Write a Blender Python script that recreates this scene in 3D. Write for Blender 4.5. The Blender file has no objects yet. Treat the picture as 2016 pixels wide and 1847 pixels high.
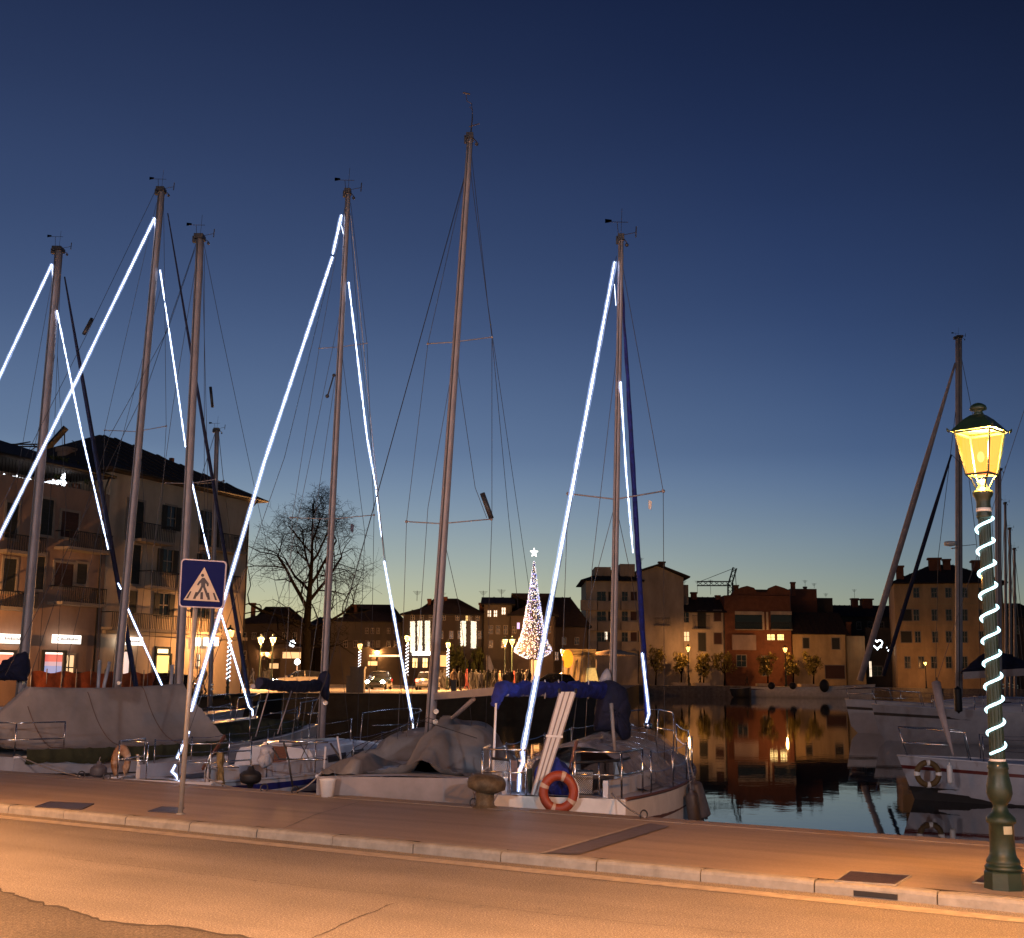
import bpy, bmesh, math, random
from math import sin, cos, pi, radians, atan2, sqrt
from mathutils import Vector, Matrix, noise
V3 = Vector
random.seed(7)
C = bpy.context.scene.collection
scene = bpy.context.scene

# ------------------------------------------------------------------ camera
CAMZ = 1.75
F = 2400.0; CX = 1007.5; CY = 923.5
cam = bpy.data.cameras.new('camera'); camo = bpy.data.objects.new('camera', cam); C.objects.link(camo)
cam.sensor_fit = 'HORIZONTAL'; cam.sensor_width = 36; cam.lens = F / 2015.0 * 36
cam.clip_start = 0.1; cam.clip_end = 4000
RC = Matrix.Rotation(radians(90 + 9.66), 4, 'X') @ Matrix.Rotation(radians(0.58), 4, 'Z')
camo.matrix_world = Matrix.Translation((0, 0, CAMZ)) @ RC
scene.camera = camo

# ------------------------------------------------------------------ sky
w = bpy.data.worlds.new('World'); scene.world = w; w.use_nodes = True
nt = w.node_tree; nt.nodes.clear()
def N(nt, t, **k):
    n = nt.nodes.new(t)
    for a, b in k.items(): setattr(n, a, b)
    return n
def L(nt, a, b): nt.links.new(a, b)
def s2l(c):
    return tuple(((x / 255) / 12.92 if x / 255 <= .04045 else ((x / 255 + .055) / 1.055) ** 2.4) for x in c)
tc = N(nt, 'ShaderNodeTexCoord'); sep = N(nt, 'ShaderNodeSeparateXYZ'); L(nt, tc.outputs['Generated'], sep.inputs[0])
ramp = N(nt, 'ShaderNodeValToRGB'); cr = ramp.color_ramp; cr.interpolation = 'B_SPLINE'
stops = [(0.0, (214, 190, 128)), (.028, (212, 200, 148)), (.055, (203, 202, 162)), (.092, (168, 182, 176)), (.135, (132, 154, 176)), (.18, (102, 126, 160)),
         (.28, (68, 89, 129)), (.40, (49, 65, 101)), (.52, (34, 47, 79)), (.8, (22, 32, 56)), (1, (15, 22, 42))]
el = cr.elements
el[0].position = 0; el[0].color = s2l(stops[0][1]) + (1,)
el[1].position = 1; el[1].color = s2l(stops[-1][1]) + (1,)
for p, c in stops[1:-1]:
    e = el.new(p); e.color = s2l(c) + (1,)
L(nt, sep.outputs['Z'], ramp.inputs[0])
# the afterglow lies left of straight ahead and fades to the right and behind
dot = N(nt, 'ShaderNodeVectorMath', operation='DOT_PRODUCT'); dot.inputs[1].default_value = (-.40, .9165, 0)
L(nt, tc.outputs['Generated'], dot.inputs[0])
mr = N(nt, 'ShaderNodeMapRange'); mr.inputs['From Min'].default_value = .55; mr.inputs['From Max'].default_value = 1.0
mr.inputs['To Min'].default_value = 0; mr.inputs['To Max'].default_value = 1; L(nt, dot.outputs['Value'], mr.inputs[0])
r2 = N(nt, 'ShaderNodeValToRGB'); c2 = r2.color_ramp
c2.elements[0].color = (.28, .31, .38, 1); c2.elements[1].color = (1, 1, 1, 1); e = c2.elements.new(.45); e.color = (.50, .57, .70, 1)
e = c2.elements.new(.8); e.color = (.88, .90, .94, 1)
L(nt, mr.outputs[0], r2.inputs[0])
mul = N(nt, 'ShaderNodeMix', data_type='RGBA', blend_type='MULTIPLY'); mul.inputs[0].default_value = 1
skn = N(nt, 'ShaderNodeTexNoise'); skn.inputs['Scale'].default_value = 2.2; skn.inputs['Detail'].default_value = 4; mpn = N(nt, 'ShaderNodeMapping'); mpn.inputs['Scale'].default_value = (1, 1, 5); L(nt, tc.outputs['Generated'], mpn.inputs[0]); L(nt, mpn.outputs[0], skn.inputs['Vector'])
skr = N(nt, 'ShaderNodeMapRange'); skr.inputs['To Min'].default_value = .93; skr.inputs['To Max'].default_value = 1.07; L(nt, skn.outputs[0], skr.inputs[0])
skm = N(nt, 'ShaderNodeMix', data_type='RGBA', blend_type='MULTIPLY'); skm.inputs[0].default_value = 1; L(nt, ramp.outputs[0], skm.inputs[6]); L(nt, skr.outputs[0], skm.inputs[7])
L(nt, skm.outputs[2], mul.inputs[6]); L(nt, r2.outputs[0], mul.inputs[7])
sky = N(nt, 'ShaderNodeTexSky', sky_type='NISHITA'); sky.sun_disc = False
sky.sun_elevation = radians(-4); sky.sun_rotation = radians(-22)
bg1 = N(nt, 'ShaderNodeBackground'); bg1.inputs[1].default_value = .02; L(nt, sky.outputs[0], bg1.inputs[0])
bg2 = N(nt, 'ShaderNodeBackground'); bg2.inputs[1].default_value = .95; L(nt, mul.outputs[2], bg2.inputs[0])
ad = N(nt, 'ShaderNodeAddShader'); L(nt, bg1.outputs[0], ad.inputs[0]); L(nt, bg2.outputs[0], ad.inputs[1])
wo = N(nt, 'ShaderNodeOutputWorld'); L(nt, ad.outputs[0], wo.inputs[0])
scene.view_settings.view_transform = 'Standard'; scene.view_settings.look = 'None'
scene.view_settings.exposure = 0; scene.view_settings.gamma = 1
scene.render.resolution_x = 1024; scene.render.resolution_y = 938

SODIUM = (1.0, .43, .13)
LEDC = (.62, .74, 1.0)

# ------------------------------------------------------------------ pixel helpers: a view ray cut at a true distance or height
def ray(u, v):
    d = RC.to_3x3() @ V3(((u - CX) / F, (CY - v) / F, -1)); return d
def at(u, v, Y):
    d = ray(u, v); t = Y / d.y; return V3((d.x * t, Y, CAMZ + d.z * t))
def G(u, v, z=0.0):
    d = ray(u, v); t = (z - CAMZ) / d.z; return V3((d.x * t, d.y * t, z))
def px(Y, n):            # metres covered by n photo units at distance Y
    return n * Y / 2434.0

# ------------------------------------------------------------------ materials
MATS = {}
def mat(name, col, rough=.6, metal=0., var=.15, scale=6., bump=0., emis=None, es=0., spec=.5, var2=None, coat=0., alpha=1., stretch=None):
    if name in MATS: return MATS[name]
    m = bpy.data.materials.new(name); m.use_nodes = True; t = m.node_tree; b = t.nodes['Principled BSDF']
    b.inputs['Roughness'].default_value = rough; b.inputs['Metallic'].default_value = metal
    b.inputs['Specular IOR Level'].default_value = spec; b.inputs['Coat Weight'].default_value = coat
    b.inputs['Alpha'].default_value = alpha
    tcn = N(t, 'ShaderNodeTexCoord'); mp = N(t, 'ShaderNodeMapping'); L(t, tcn.outputs['Object'], mp.inputs[0])
    if stretch: mp.inputs['Scale'].default_value = stretch
    no = N(t, 'ShaderNodeTexNoise'); no.inputs['Scale'].default_value = scale; no.inputs['Detail'].default_value = 6; no.inputs['Roughness'].default_value = .65
    L(t, mp.outputs[0], no.inputs['Vector'])
    rp = N(t, 'ShaderNodeValToRGB'); rp.color_ramp.elements[0].position = .3; rp.color_ramp.elements[1].position = .7
    c2_ = var2 or tuple(c * (1 - var * 1.6) for c in col)
    rp.color_ramp.elements[0].color = tuple(c2_) + (1,); rp.color_ramp.elements[1].color = tuple(min(1, c * (1 + var)) for c in col) + (1,)
    L(t, no.outputs[0], rp.inputs[0]); L(t, rp.outputs[0], b.inputs['Base Color'])
    if bump:
        bn = N(t, 'ShaderNodeBump'); bn.inputs['Strength'].default_value = bump; bn.inputs['Distance'].default_value = .03
        L(t, no.outputs[0], bn.inputs['Height']); L(t, bn.outputs[0], b.inputs['Normal'])
    if emis:
        b.inputs['Emission Color'].default_value = tuple(emis) + (1,); b.inputs['Emission Strength'].default_value = es
    MATS[name] = m; return m
def emat(name, col, s):
    if name in MATS: return MATS[name]
    m = bpy.data.materials.new(name); m.use_nodes = True; t = m.node_tree; b = t.nodes['Principled BSDF']
    b.inputs['Base Color'].default_value = (.5, .5, .5, 1)
    b.inputs['Emission Color'].default_value = tuple(col) + (1,); b.inputs['Emission Strength'].default_value = s
    MATS[name] = m; return m
def glass_emat(name, col, s, tr=.75):     # lamp panes: they glow and let the bulb's light through
    m = bpy.data.materials.new(name); m.use_nodes = True; t = m.node_tree; t.nodes.clear()
    o = N(t, 'ShaderNodeOutputMaterial'); e = N(t, 'ShaderNodeEmission'); e.inputs[0].default_value = tuple(col) + (1,); e.inputs[1].default_value = s
    tp = N(t, 'ShaderNodeBsdfTransparent'); ad = N(t, 'ShaderNodeAddShader')
    tp.inputs[0].default_value = (tr, tr, tr, 1)
    L(t, e.outputs[0], ad.inputs[0]); L(t, tp.outputs[0], ad.inputs[1]); L(t, ad.outputs[0], o.inputs[0]); MATS[name] = m; return m

# ------------------------------------------------------------------ mesh builder
class MB:
    def __init__(s): s.v = []; s.f = []; s.mi = []; s.sm = []; s.cur = 0; s.smooth = False
    def add(s, vs, fs, M=None):
        o = len(s.v)
        s.v += [tuple(M @ V3(p)) if M else tuple(p) for p in vs]
        for f in fs: s.f.append([i + o for i in f]); s.mi.append(s.cur); s.sm.append(s.smooth)
        return s
    def box(s, a, b, M=None):
        x0, y0, z0 = a; x1, y1, z1 = b
        vs = [(x0, y0, z0), (x1, y0, z0), (x1, y1, z0), (x0, y1, z0), (x0, y0, z1), (x1, y0, z1), (x1, y1, z1), (x0, y1, z1)]
        return s.add(vs, [(0, 3, 2, 1), (4, 5, 6, 7), (0, 1, 5, 4), (1, 2, 6, 5), (2, 3, 7, 6), (3, 0, 4, 7)], M)
    def cbox(s, c, d, M=None):
        return s.box([c[i] - d[i] / 2 for i in range(3)], [c[i] + d[i] / 2 for i in range(3)], M)
    def beam(s, p, q, w_, h_, up=V3((0, 0, 1))):
        p = V3(p); q = V3(q); d = (q - p)
        if d.length < 1e-6: return s
        dn = d.normalized(); side = dn.cross(up)
        if side.length < 1e-3: side = dn.cross(V3((1, 0, 0)))
        side.normalize(); u2 = side.cross(dn)
        vs = []
        for e in (p, q):
            for a, b in ((-1, -1), (1, -1), (1, 1), (-1, 1)): vs.append(e + side * a * w_ / 2 + u2 * b * h_ / 2)
        return s.add(vs, [(3, 2, 1, 0), (4, 5, 6, 7), (0, 1, 5, 4), (1, 2, 6, 5), (2, 3, 7, 6), (3, 0, 4, 7)])
    def tube(s, pts, r, n=8, caps=True, flat=1.0):
        pts = [V3(p) for p in pts]; k = len(pts)
        rs = r if isinstance(r, (list, tuple)) else [r] * k
        sm = s.smooth; s.smooth = n > 5
        o = len(s.v); prev = None
        for i, p in enumerate(pts):
            d = (pts[min(i + 1, k - 1)] - pts[max(i - 1, 0)])
            if d.length < 1e-9: d = V3((0, 0, 1))
            d.normalize()
            if prev is None:
                a = d.cross(V3((0, 0, 1)))
                if a.length < .05: a = d.cross(V3((0, 1, 0)))
            else:
                a = prev - d * prev.dot(d)
                if a.length < 1e-4: a = d.cross(V3((.3, .5, 1)))
            a.normalize(); b = d.cross(a); prev = a
            for j in range(n):
                t = 2 * pi * j / n; s.v.append(tuple(p + a * cos(t) * rs[i] + b * sin(t) * rs[i] * flat))
        for i in range(k - 1):
            for j in range(n):
                j2 = (j + 1) % n
                s.f.append([o + i * n + j, o + i * n + j2, o + (i + 1) * n + j2, o + (i + 1) * n + j]); s.mi.append(s.cur); s.sm.append(s.smooth)
        if caps:
            s.f.append([o + j for j in range(n)][::-1]); s.mi.append(s.cur); s.sm.append(False)
            s.f.append([o + (k - 1) * n + j for j in range(n)]); s.mi.append(s.cur); s.sm.append(False)
        s.smooth = sm; return s
    def lathe(s, prof, M=None, n=24, rot=0., smooth=True):
        o = len(s.v); sm = s.smooth; s.smooth = smooth
        for r, z in prof:
            for j in range(n):
                t = rot + 2 * pi * j / n; p = V3((r * cos(t), r * sin(t), z)); s.v.append(tuple(M @ p) if M else tuple(p))
        for i in range(len(prof) - 1):
            for j in range(n):
                j2 = (j + 1) % n
                s.f.append([o + i * n + j, o + i * n + j2, o + (i + 1) * n + j2, o + (i + 1) * n + j]); s.mi.append(s.cur); s.sm.append(smooth)
        s.f.append([o + j for j in range(n)][::-1]); s.mi.append(s.cur); s.sm.append(False)
        q = len(prof) - 1; s.f.append([o + q * n + j for j in range(n)]); s.mi.append(s.cur); s.sm.append(False)
        s.smooth = sm; return s
    def ball(s, c, r, n=10, m=6, sc=(1, 1, 1)):
        prof = [(max(1e-4, r * sin(pi * i / m)), -r * cos(pi * i / m)) for i in range(m + 1)]
        return s.lathe(prof, Matrix.Translation(c) @ Matrix.Diagonal((sc[0], sc[1], sc[2], 1)), n)
    def octa(s, c, r):
        c = V3(c); vs = [c + V3(d) * r for d in ((1, 0, 0), (-1, 0, 0), (0, 1, 0), (0, -1, 0), (0, 0, 1), (0, 0, -1))]
        return s.add(vs, [(0, 2, 4), (2, 1, 4), (1, 3, 4), (3, 0, 4), (2, 0, 5), (1, 2, 5), (3, 1, 5), (0, 3, 5)])
    def prism(s, pts, off):       # polygon (3-D points) extruded by vector off
        k = len(pts); pts = [V3(p) for p in pts]; off = V3(off)
        vs = pts + [p + off for p in pts]
        fs = [list(range(k))[::-1], [k + i for i in range(k)]] + [(i, (i + 1) % k, k + (i + 1) % k, k + i) for i in range(k)]
        return s.add(vs, fs)
    def grid(s, rows, closed=False):
        o = len(s.v); m = len(rows[0])
        for r in rows: s.v += [tuple(p) for p in r]
        for i in range(len(rows) - 1):
            for j in range(m if closed else m - 1):
                j2 = (j + 1) % m
                s.f.append([o + i * m + j, o + i * m + j2, o + (i + 1) * m + j2, o + (i + 1) * m + j]); s.mi.append(s.cur); s.sm.append(s.smooth)
        return s
    def torus(s, c, R, r, M=None, n=28, m=10, a0=0., a1=2 * pi):
        full = abs(a1 - a0 - 2 * pi) < 1e-6; rows = []
        for i in range(n + (0 if full else 1)):
            t = a0 + (a1 - a0) * i / n
            row = []
            for j in range(m):
                q = 2 * pi * j / m; p = V3(((R + r * cos(q)) * cos(t), r * sin(q), (R + r * cos(q)) * sin(t)))
                row.append((M @ p if M else p) + V3(c))
            rows.append(row)
        if full: rows.append(rows[0])
        sm = s.smooth; s.smooth = True; s.grid(rows, True); s.smooth = sm; return s
    def build(s, name, m, parent=None, local=False, fix=True):
        me = bpy.data.meshes.new(name)
        vs = s.v
        if parent is not None and not local:
            R = parent
            while R.parent: R = R.parent
            iv = Matrix(MW[R.name]).inverted() if R.name in MW else Matrix()
            vs = [tuple(iv @ V3(p)) for p in vs]
        me.from_pydata(vs, [], s.f)
        for x in (m if isinstance(m, (list, tuple)) else [m]): me.materials.append(x)
        me.polygons.foreach_set('material_index', s.mi); me.polygons.foreach_set('use_smooth', s.sm)
        if fix:
            bm = bmesh.new(); bm.from_mesh(me); bmesh.ops.recalc_face_normals(bm, faces=bm.faces); bm.to_mesh(me); bm.free()
        me.update()
        o = bpy.data.objects.new(name, me); C.objects.link(o)
        if parent is not None: o.parent = parent
        return o
MW = {}
def thing(name, label, cat, loc=(0, 0, 0), rz=0., group=None, scale=1.):
    o = bpy.data.objects.new(name, None); C.objects.link(o); o.empty_display_size = .3
    o.location = loc; o.rotation_euler = (0, 0, rz); o.scale = (scale,) * 3
    o['label'] = label; o['category'] = cat
    if group: o['group'] = group
    MW[o.name] = Matrix.Translation(loc) @ Matrix.Rotation(rz, 4, 'Z') @ Matrix.Scale(scale, 4)
    return o
def tag(o, label, cat, group=None, kind=None):
    o['label'] = label; o['category'] = cat
    if group: o['group'] = group
    if kind: o['kind'] = kind
    return o
def struct(o): o['kind'] = 'structure'; return o
KIDS = {}
def copy_tree(o, label=None, group=None, loc=None, rz=None, scale=None, mats=None):
    ch = {}
    for x in list(C.objects):
        if x.parent: ch.setdefault(x.parent.name, []).append(x)
    def rec(a, par):
        c = a.copy(); C.objects.link(c)
        if par is not None: c.parent = par
        for k in ch.get(a.name, []): rec(k, c)
        return c
    r = rec(o, None)
    if loc is not None: r.location = loc
    if rz is not None: r.rotation_euler = (0, 0, rz)
    if scale: r.scale = (scale,) * 3
    if label: r['label'] = label
    if group: r['group'] = group
    return r
def poly_plane(name, pts, m, parent=None):
    b = MB(); b.add(pts, [list(range(len(pts)))]); return b.build(name, m, parent)
LAMP_P = 2400.; ROAD_P = 32000.; FARK = 38.; FILL_P = 6800.
# ------------------------------------------------------------------ materials of the setting
M_metal = mat('spar_aluminium', (.27, .25, .27), .5, .15, .12, 3)
M_steel = mat('stainless_steel', (.62, .62, .64), .22, 1., .05, 8)
M_dark = mat('dark_fitting', (.03, .03, .035), .5, 0, .2, 8)
M_wire = mat('rigging_wire', (.05, .05, .06), .45, .5, .1, 8)
M_gel = mat('white_gelcoat', (.52, .54, .60), .3, 0, .09, 2.2, coat=.2)
M_gelg = mat('grey_gelcoat', (.34, .355, .41), .4, 0, .12, 2.5)
M_cream = mat('cream_gelcoat', (.70, .65, .60), .35, 0, .12, 2.5)
M_navy = mat('navy_canvas', (.004, .007, .035), .85, 0, .3, 7, bump=.8)
M_blue = mat('blue_canvas', (.007, .018, .20), .8, 0, .35, 9, bump=.9)
M_tan = mat('weathered_tan_tarpaulin', (.27, .25, .245), .85, 0, .16, 1.2, bump=.25)
M_greyt = mat('grey_tarpaulin', (.20, .20, .21), .8, 0, .2, 1.4, bump=.3)
M_green = mat('dark_green_tarpaulin', (.035, .04, .018), .8, 0, .3, 4, bump=.3)
M_black = mat('black_rubber', (.012, .012, .014), .6, 0, .2, 6)
M_wood = mat('brown_teak', (.12, .045, .025), .55, 0, .25, 9, stretch=(1, 1, 8))
M_grey = mat('grey_fender_vinyl', (.10, .095, .11), .5, 0, .2, 7)
M_orange = mat('orange_lifebuoy_plastic', (.29, .045, .015), .5, 0, .12, 8)
M_white = mat('white_plastic', (.7, .7, .7), .5, 0, .05, 6)
M_led = emat('cold_white_led', LEDC, 13.)
M_halo = glass_emat('led_halo_shell', (.45, .58, 1), .35, .85)  # see-through glowing shell added around the strings as their halo
M_led2 = emat('cold_white_led_dotted', LEDC, 4.)
M_green_iron = mat('green_painted_cast_iron', (.008, .024, .014), .5, .1, .2, 12, bump=.15, coat=.3)

# road / pavement --------------------------------------------------------
TH = radians(30.4)
D_ = V3((cos(TH), -sin(TH), 0)); N_ = V3((sin(TH), cos(TH), 0))
def ST(s, t, z=0.): return D_ * s + N_ * t + V3((0, 0, z))
def tof(p): return p.dot(N_)
def sof(p): return p.dot(D_)
ZS = .10                       # pavement height
t_line0 = tof(G(1008, 1714.5, 0)); t_line1 = tof(G(1008, 1706.5, 0)); t_kf = tof(G(1008, 1699, 0))
t_kb = tof(G(1008, 1673, ZS)); t_q = tof(G(1008, 1590.5, ZS))

def asphalt(name, c0, c1, sc=60):
    m = bpy.data.materials.new(name); m.use_nodes = True; t = m.node_tree; b = t.nodes['Principled BSDF']
    tcn = N(t, 'ShaderNodeTexCoord')
    n1 = N(t, 'ShaderNodeTexNoise'); n1.inputs['Scale'].default_value = sc; n1.inputs['Detail'].default_value = 8; n1.inputs['Roughness'].default_value = .8
    n2 = N(t, 'ShaderNodeTexNoise'); n2.inputs['Scale'].default_value = .55; n2.inputs['Detail'].default_value = 5
    vo = N(t, 'ShaderNodeTexVoronoi'); vo.inputs['Scale'].default_value = 70
    for n in (n1, n2, vo): L(t, tcn.outputs['Object'], n.inputs['Vector'])
    rp = N(t, 'ShaderNodeValToRGB'); rp.color_ramp.elements[0].position = .40; rp.color_ramp.elements[1].position = .61
    rp.color_ramp.elements[0].color = tuple(c0) + (1,); rp.color_ramp.elements[1].color = tuple(c1) + (1,)
    mx = N(t, 'ShaderNodeMix', data_type='FLOAT'); mx.inputs[0].default_value = .28; L(t, n1.outputs[0], mx.inputs[2]); L(t, n2.outputs[0], mx.inputs[3])
    L(t, mx.outputs[0], rp.inputs[0])
    # pale stone chips in the binder
    r3 = N(t, 'ShaderNodeValToRGB'); r3.color_ramp.elements[0].position = .10; r3.color_ramp.elements[0].color = (2.2, 2.1, 1.9, 1); r3.color_ramp.elements[1].position = .3; r3.color_ramp.elements[1].color = (.92, .92, .92, 1)
    L(t, vo.outputs['Distance'], r3.inputs[0])
    ml = N(t, 'ShaderNodeMix', data_type='RGBA', blend_type='MULTIPLY'); ml.inputs[0].default_value = .85; L(t, rp.outputs[0], ml.inputs[6]); L(t, r3.outputs[0], ml.inputs[7])
    mpt = N(t, 'ShaderNodeMapping'); mpt.inputs['Rotation'].default_value = (0, 0, radians(30.4)); mpt.inputs['Scale'].default_value = (1, 1, 1); L(t, tcn.outputs['Object'], mpt.inputs[0])
    mps = N(t, 'ShaderNodeMapping'); mps.inputs['Scale'].default_value = (.12, 1.5, 1); L(t, mpt.outputs[0], mps.inputs[0])
    n4 = N(t, 'ShaderNodeTexNoise'); n4.inputs['Scale'].default_value = 1.; n4.inputs['Detail'].default_value = 4; L(t, mps.outputs[0], n4.inputs['Vector'])
    r4 = N(t, 'ShaderNodeMapRange'); r4.inputs['From Min'].default_value = .35; r4.inputs['From Max'].default_value = .65; r4.inputs['To Min'].default_value = .84; r4.inputs['To Max'].default_value = 1.08; L(t, n4.outputs[0], r4.inputs[0])
    n5 = N(t, 'ShaderNodeTexNoise'); n5.inputs['Scale'].default_value = 1.6; n5.inputs['Detail'].default_value = 6; n5.inputs['Roughness'].default_value = .7; L(t, tcn.outputs['Object'], n5.inputs['Vector'])
    r5 = N(t, 'ShaderNodeMapRange'); r5.inputs['From Min'].default_value = .62; r5.inputs['From Max'].default_value = .72; r5.inputs['To Min'].default_value = 1.; r5.inputs['To Max'].default_value = .72; L(t, n5.outputs[0], r5.inputs[0])
    m45 = N(t, 'ShaderNodeMath', operation='MULTIPLY'); L(t, r4.outputs[0], m45.inputs[0]); L(t, r5.outputs[0], m45.inputs[1])
    n6 = N(t, 'ShaderNodeTexNoise'); n6.inputs['Scale'].default_value = 75; n6.inputs['Detail'].default_value = 3; n6.inputs['Roughness'].default_value = .9; L(t, tcn.outputs['Object'], n6.inputs['Vector'])
    r6 = N(t, 'ShaderNodeMapRange'); r6.inputs['From Min'].default_value = .40; r6.inputs['From Max'].default_value = .60; r6.inputs['To Min'].default_value = .45; r6.inputs['To Max'].default_value = 1.35; L(t, n6.outputs[0], r6.inputs[0])
    m46 = N(t, 'ShaderNodeMath', operation='MULTIPLY'); L(t, m45.outputs[0], m46.inputs[0]); L(t, r6.outputs[0], m46.inputs[1]); m45 = m46
    ml2 = N(t, 'ShaderNodeMix', data_type='RGBA', blend_type='MULTIPLY'); ml2.inputs[0].default_value = 1; L(t, ml.outputs[2], ml2.inputs[6]); L(t, m45.outputs[0], ml2.inputs[7])
    L(t, ml2.outputs[2], b.inputs['Base Color'])
    bn = N(t, 'ShaderNodeBump'); bn.inputs['Strength'].default_value = .9; bn.inputs['Distance'].default_value = .012; L(t, n1.outputs[0], bn.inputs['Height']); L(t, bn.outputs[0], b.inputs['Normal'])
    b.inputs['Roughness'].default_value = .75
    return m
M_road = asphalt('old_grey_asphalt', (.16, .145, .13), (.34, .31, .28))
M_road2 = asphalt('coarse_older_asphalt', (.035, .03, .028), (.17, .15, .13), 38)
def paving(name):
    m = bpy.data.materials.new(name); m.use_nodes = True; t = m.node_tree; b = t.nodes['Principled BSDF']
    tcn = N(t, 'ShaderNodeTexCoord'); mp = N(t, 'ShaderNodeMapping'); mp.inputs['Rotation'].default_value = (0, 0, TH); L(t, tcn.outputs['Object'], mp.inputs[0])
    mp2 = N(t, 'ShaderNodeMapping'); mp2.inputs['Scale'].default_value = (.25, 3.2, 1); L(t, mp.outputs[0], mp2.inputs[0])
    n1 = N(t, 'ShaderNodeTexNoise'); n1.inputs['Scale'].default_value = 1.; n1.inputs['Detail'].default_value = 5; L(t, mp2.outputs[0], n1.inputs['Vector'])
    n2 = N(t, 'ShaderNodeTexNoise'); n2.inputs['Scale'].default_value = 45; n2.inputs['Detail'].default_value = 6; L(t, tcn.outputs['Object'], n2.inputs['Vector'])
    mx = N(t, 'ShaderNodeMix', data_type='FLOAT'); mx.inputs[0].default_value = .35; L(t, n1.outputs[0], mx.inputs[2]); L(t, n2.outputs[0], mx.inputs[3])
    rp = N(t, 'ShaderNodeValToRGB'); rp.color_ramp.elements[0].position = .33; rp.color_ramp.elements[1].position = .66
    rp.color_ramp.elements[0].color = (.185, .15, .12, 1); rp.color_ramp.elements[1].color = (.30, .245, .195, 1)
    L(t, mx.outputs[0], rp.inputs[0]); L(t, rp.outputs[0], b.inputs['Base Color'])
    bn = N(t, 'ShaderNodeBump'); bn.inputs['Strength'].default_value = .25; bn.inputs['Distance'].default_value = .006; L(t, n2.outputs[0], bn.inputs['Height']); L(t, bn.outputs[0], b.inputs['Normal'])
    b.inputs['Roughness'].default_value = .6
    return m
M_pave = paving('smooth_concrete_pavement')
M_kerb = mat('pale_kerb_stone', (.27, .26, .235), .7, 0, .16, 7, bump=.35)
M_strip = mat('dark_stone_strip', (.11, .095, .10), .6, 0, .2, 10, bump=.2)
M_line = mat('worn_white_road_paint', (.40, .36, .30), .65, 0, .12, 9, var2=(.26, .23, .19))
M_crack = mat('crack_filler', (.035, .03, .028), .9, 0, .2, 9)
M_quaywall = mat('quay_wall_concrete', (.16, .14, .125), .85, 0, .3, 2.5, bump=.4)

S0, S1 = -60, 22
g = MB(); g.grid([[ST(-90, -60), ST(60, -60)], [ST(-90, t_kf + .02), ST(60, t_kf + .02)]]); struct(g.build('road', M_road))
b = MB()
# pavement as one slab with a face towards the water
b.add([ST(-90, t_kb, ZS), ST(60, t_kb, ZS), ST(60, t_q, ZS), ST(-90, t_q, ZS)], [(0, 1, 2, 3)])
struct(b.build('pavement', M_pave))
b = MB(); b.smooth = False
b.add([ST(-90, t_q, ZS - .002), ST(60, t_q, ZS - .002), ST(60, t_q + .05, -2.5), ST(-90, t_q + .05, -2.5)], [(0, 1, 2, 3)])
struct(b.build('quay_wall', M_quaywall))
# edge stones of the quay: flush, with worn open joints
b = MB(); rnd = random.Random(3); s = S0
while s < S1:
    l = 1.9 + rnd.random() * .2
    b.box((s, t_q - .30, ZS - .05), (s + l - .012, t_q + .03, ZS + .004 + rnd.random() * .004), Matrix(((D_.x, N_.x, 0, 0), (D_.y, N_.y, 0, 0), (0, 0, 1, 0), (0, 0, 0, 1)))); s += l
struct(b.build('quay_edging', M_pave))
# kerb stones, joints where the photo has them
MK = Matrix(((D_.x, N_.x, 0, 0), (D_.y, N_.y, 0, 0), (0, 0, 1, 0), (0, 0, 0, 1)))
jo = [sof(G(u, v, 0)) for u, v in ((123, 1612), (245, 1624), (367, 1637), (500, 1650), (648, 1665), (806, 1681), (975, 1699), (1160, 1719), (1363, 1741), (1587, 1765), (1833, 1790))]
step = (jo[-1] - jo[0]) / 10
jo = [jo[0] - step * k for k in range(45, 0, -1)] + jo + [jo[-1] + step * k for k in range(1, 14)]
b = MB(); rnd = random.Random(5)
for i in range(len(jo) - 1):
    a = jo[i] + .006; c = jo[i + 1] - .006; h = ZS + rnd.uniform(-.002, .006); e = rnd.uniform(-.004, .004)
    cs = [(t_kf + e, -.05), (t_kf + .004 + e, h - .035), (t_kf + .014 + e, h - .012), (t_kf + .04 + e, h), (t_kb - .002, h), (t_kb - .002, -.05)]
    n = 7; rows = []
    for q in range(n):
        ss = a + (c - a) * q / (n - 1)
        ch = (.006 if q in (0, n - 1) else 0)
        rows.append([ST(ss, t + noise.noise(V3((ss * 3, t * 9, z * 9))) * .006, z - ch + noise.noise(V3((ss * 4, 3, t * 5))) * .004) for t, z in cs])
    b.smooth = False; b.grid(rows)
    b.add(rows[0], [list(range(6))]); b.add(rows[-1], [list(range(6))[::-1]])
struct(b.build('kerb', M_kerb))
b = MB(); b.box((-90, t_kf + .03, -.02), (60, t_kb - .01, ZS - .03), MK); struct(b.build('kerb_bed', M_crack))
# gully slot under the kerb (dark opening)
b = MB(); sa = sof(G(1666, 1773, 0)); sb = sof(G(1752, 1783, 0)); b.box((sa, t_kf - .006, .008), (sb, t_kf + .03, .05), MK)
tag(b.build('kerb_drain', M_black), 'dark slot of a road drain under the pale kerb stone nearest the covers', 'drain')
# white edge line
rows = []
for i in range(220):
    s = -60 + i * .4
    w0 = noise.noise(V3((s * 3, 0, 0))) * .010; w1 = noise.noise(V3((s * 3, 9, 0))) * .010
    rows.append([ST(s, t_line0 + w0, .004), ST(s, t_line1 + w1, .004)])
b = MB(); b.grid(rows); struct(b.build('road_marking', M_line))
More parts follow.
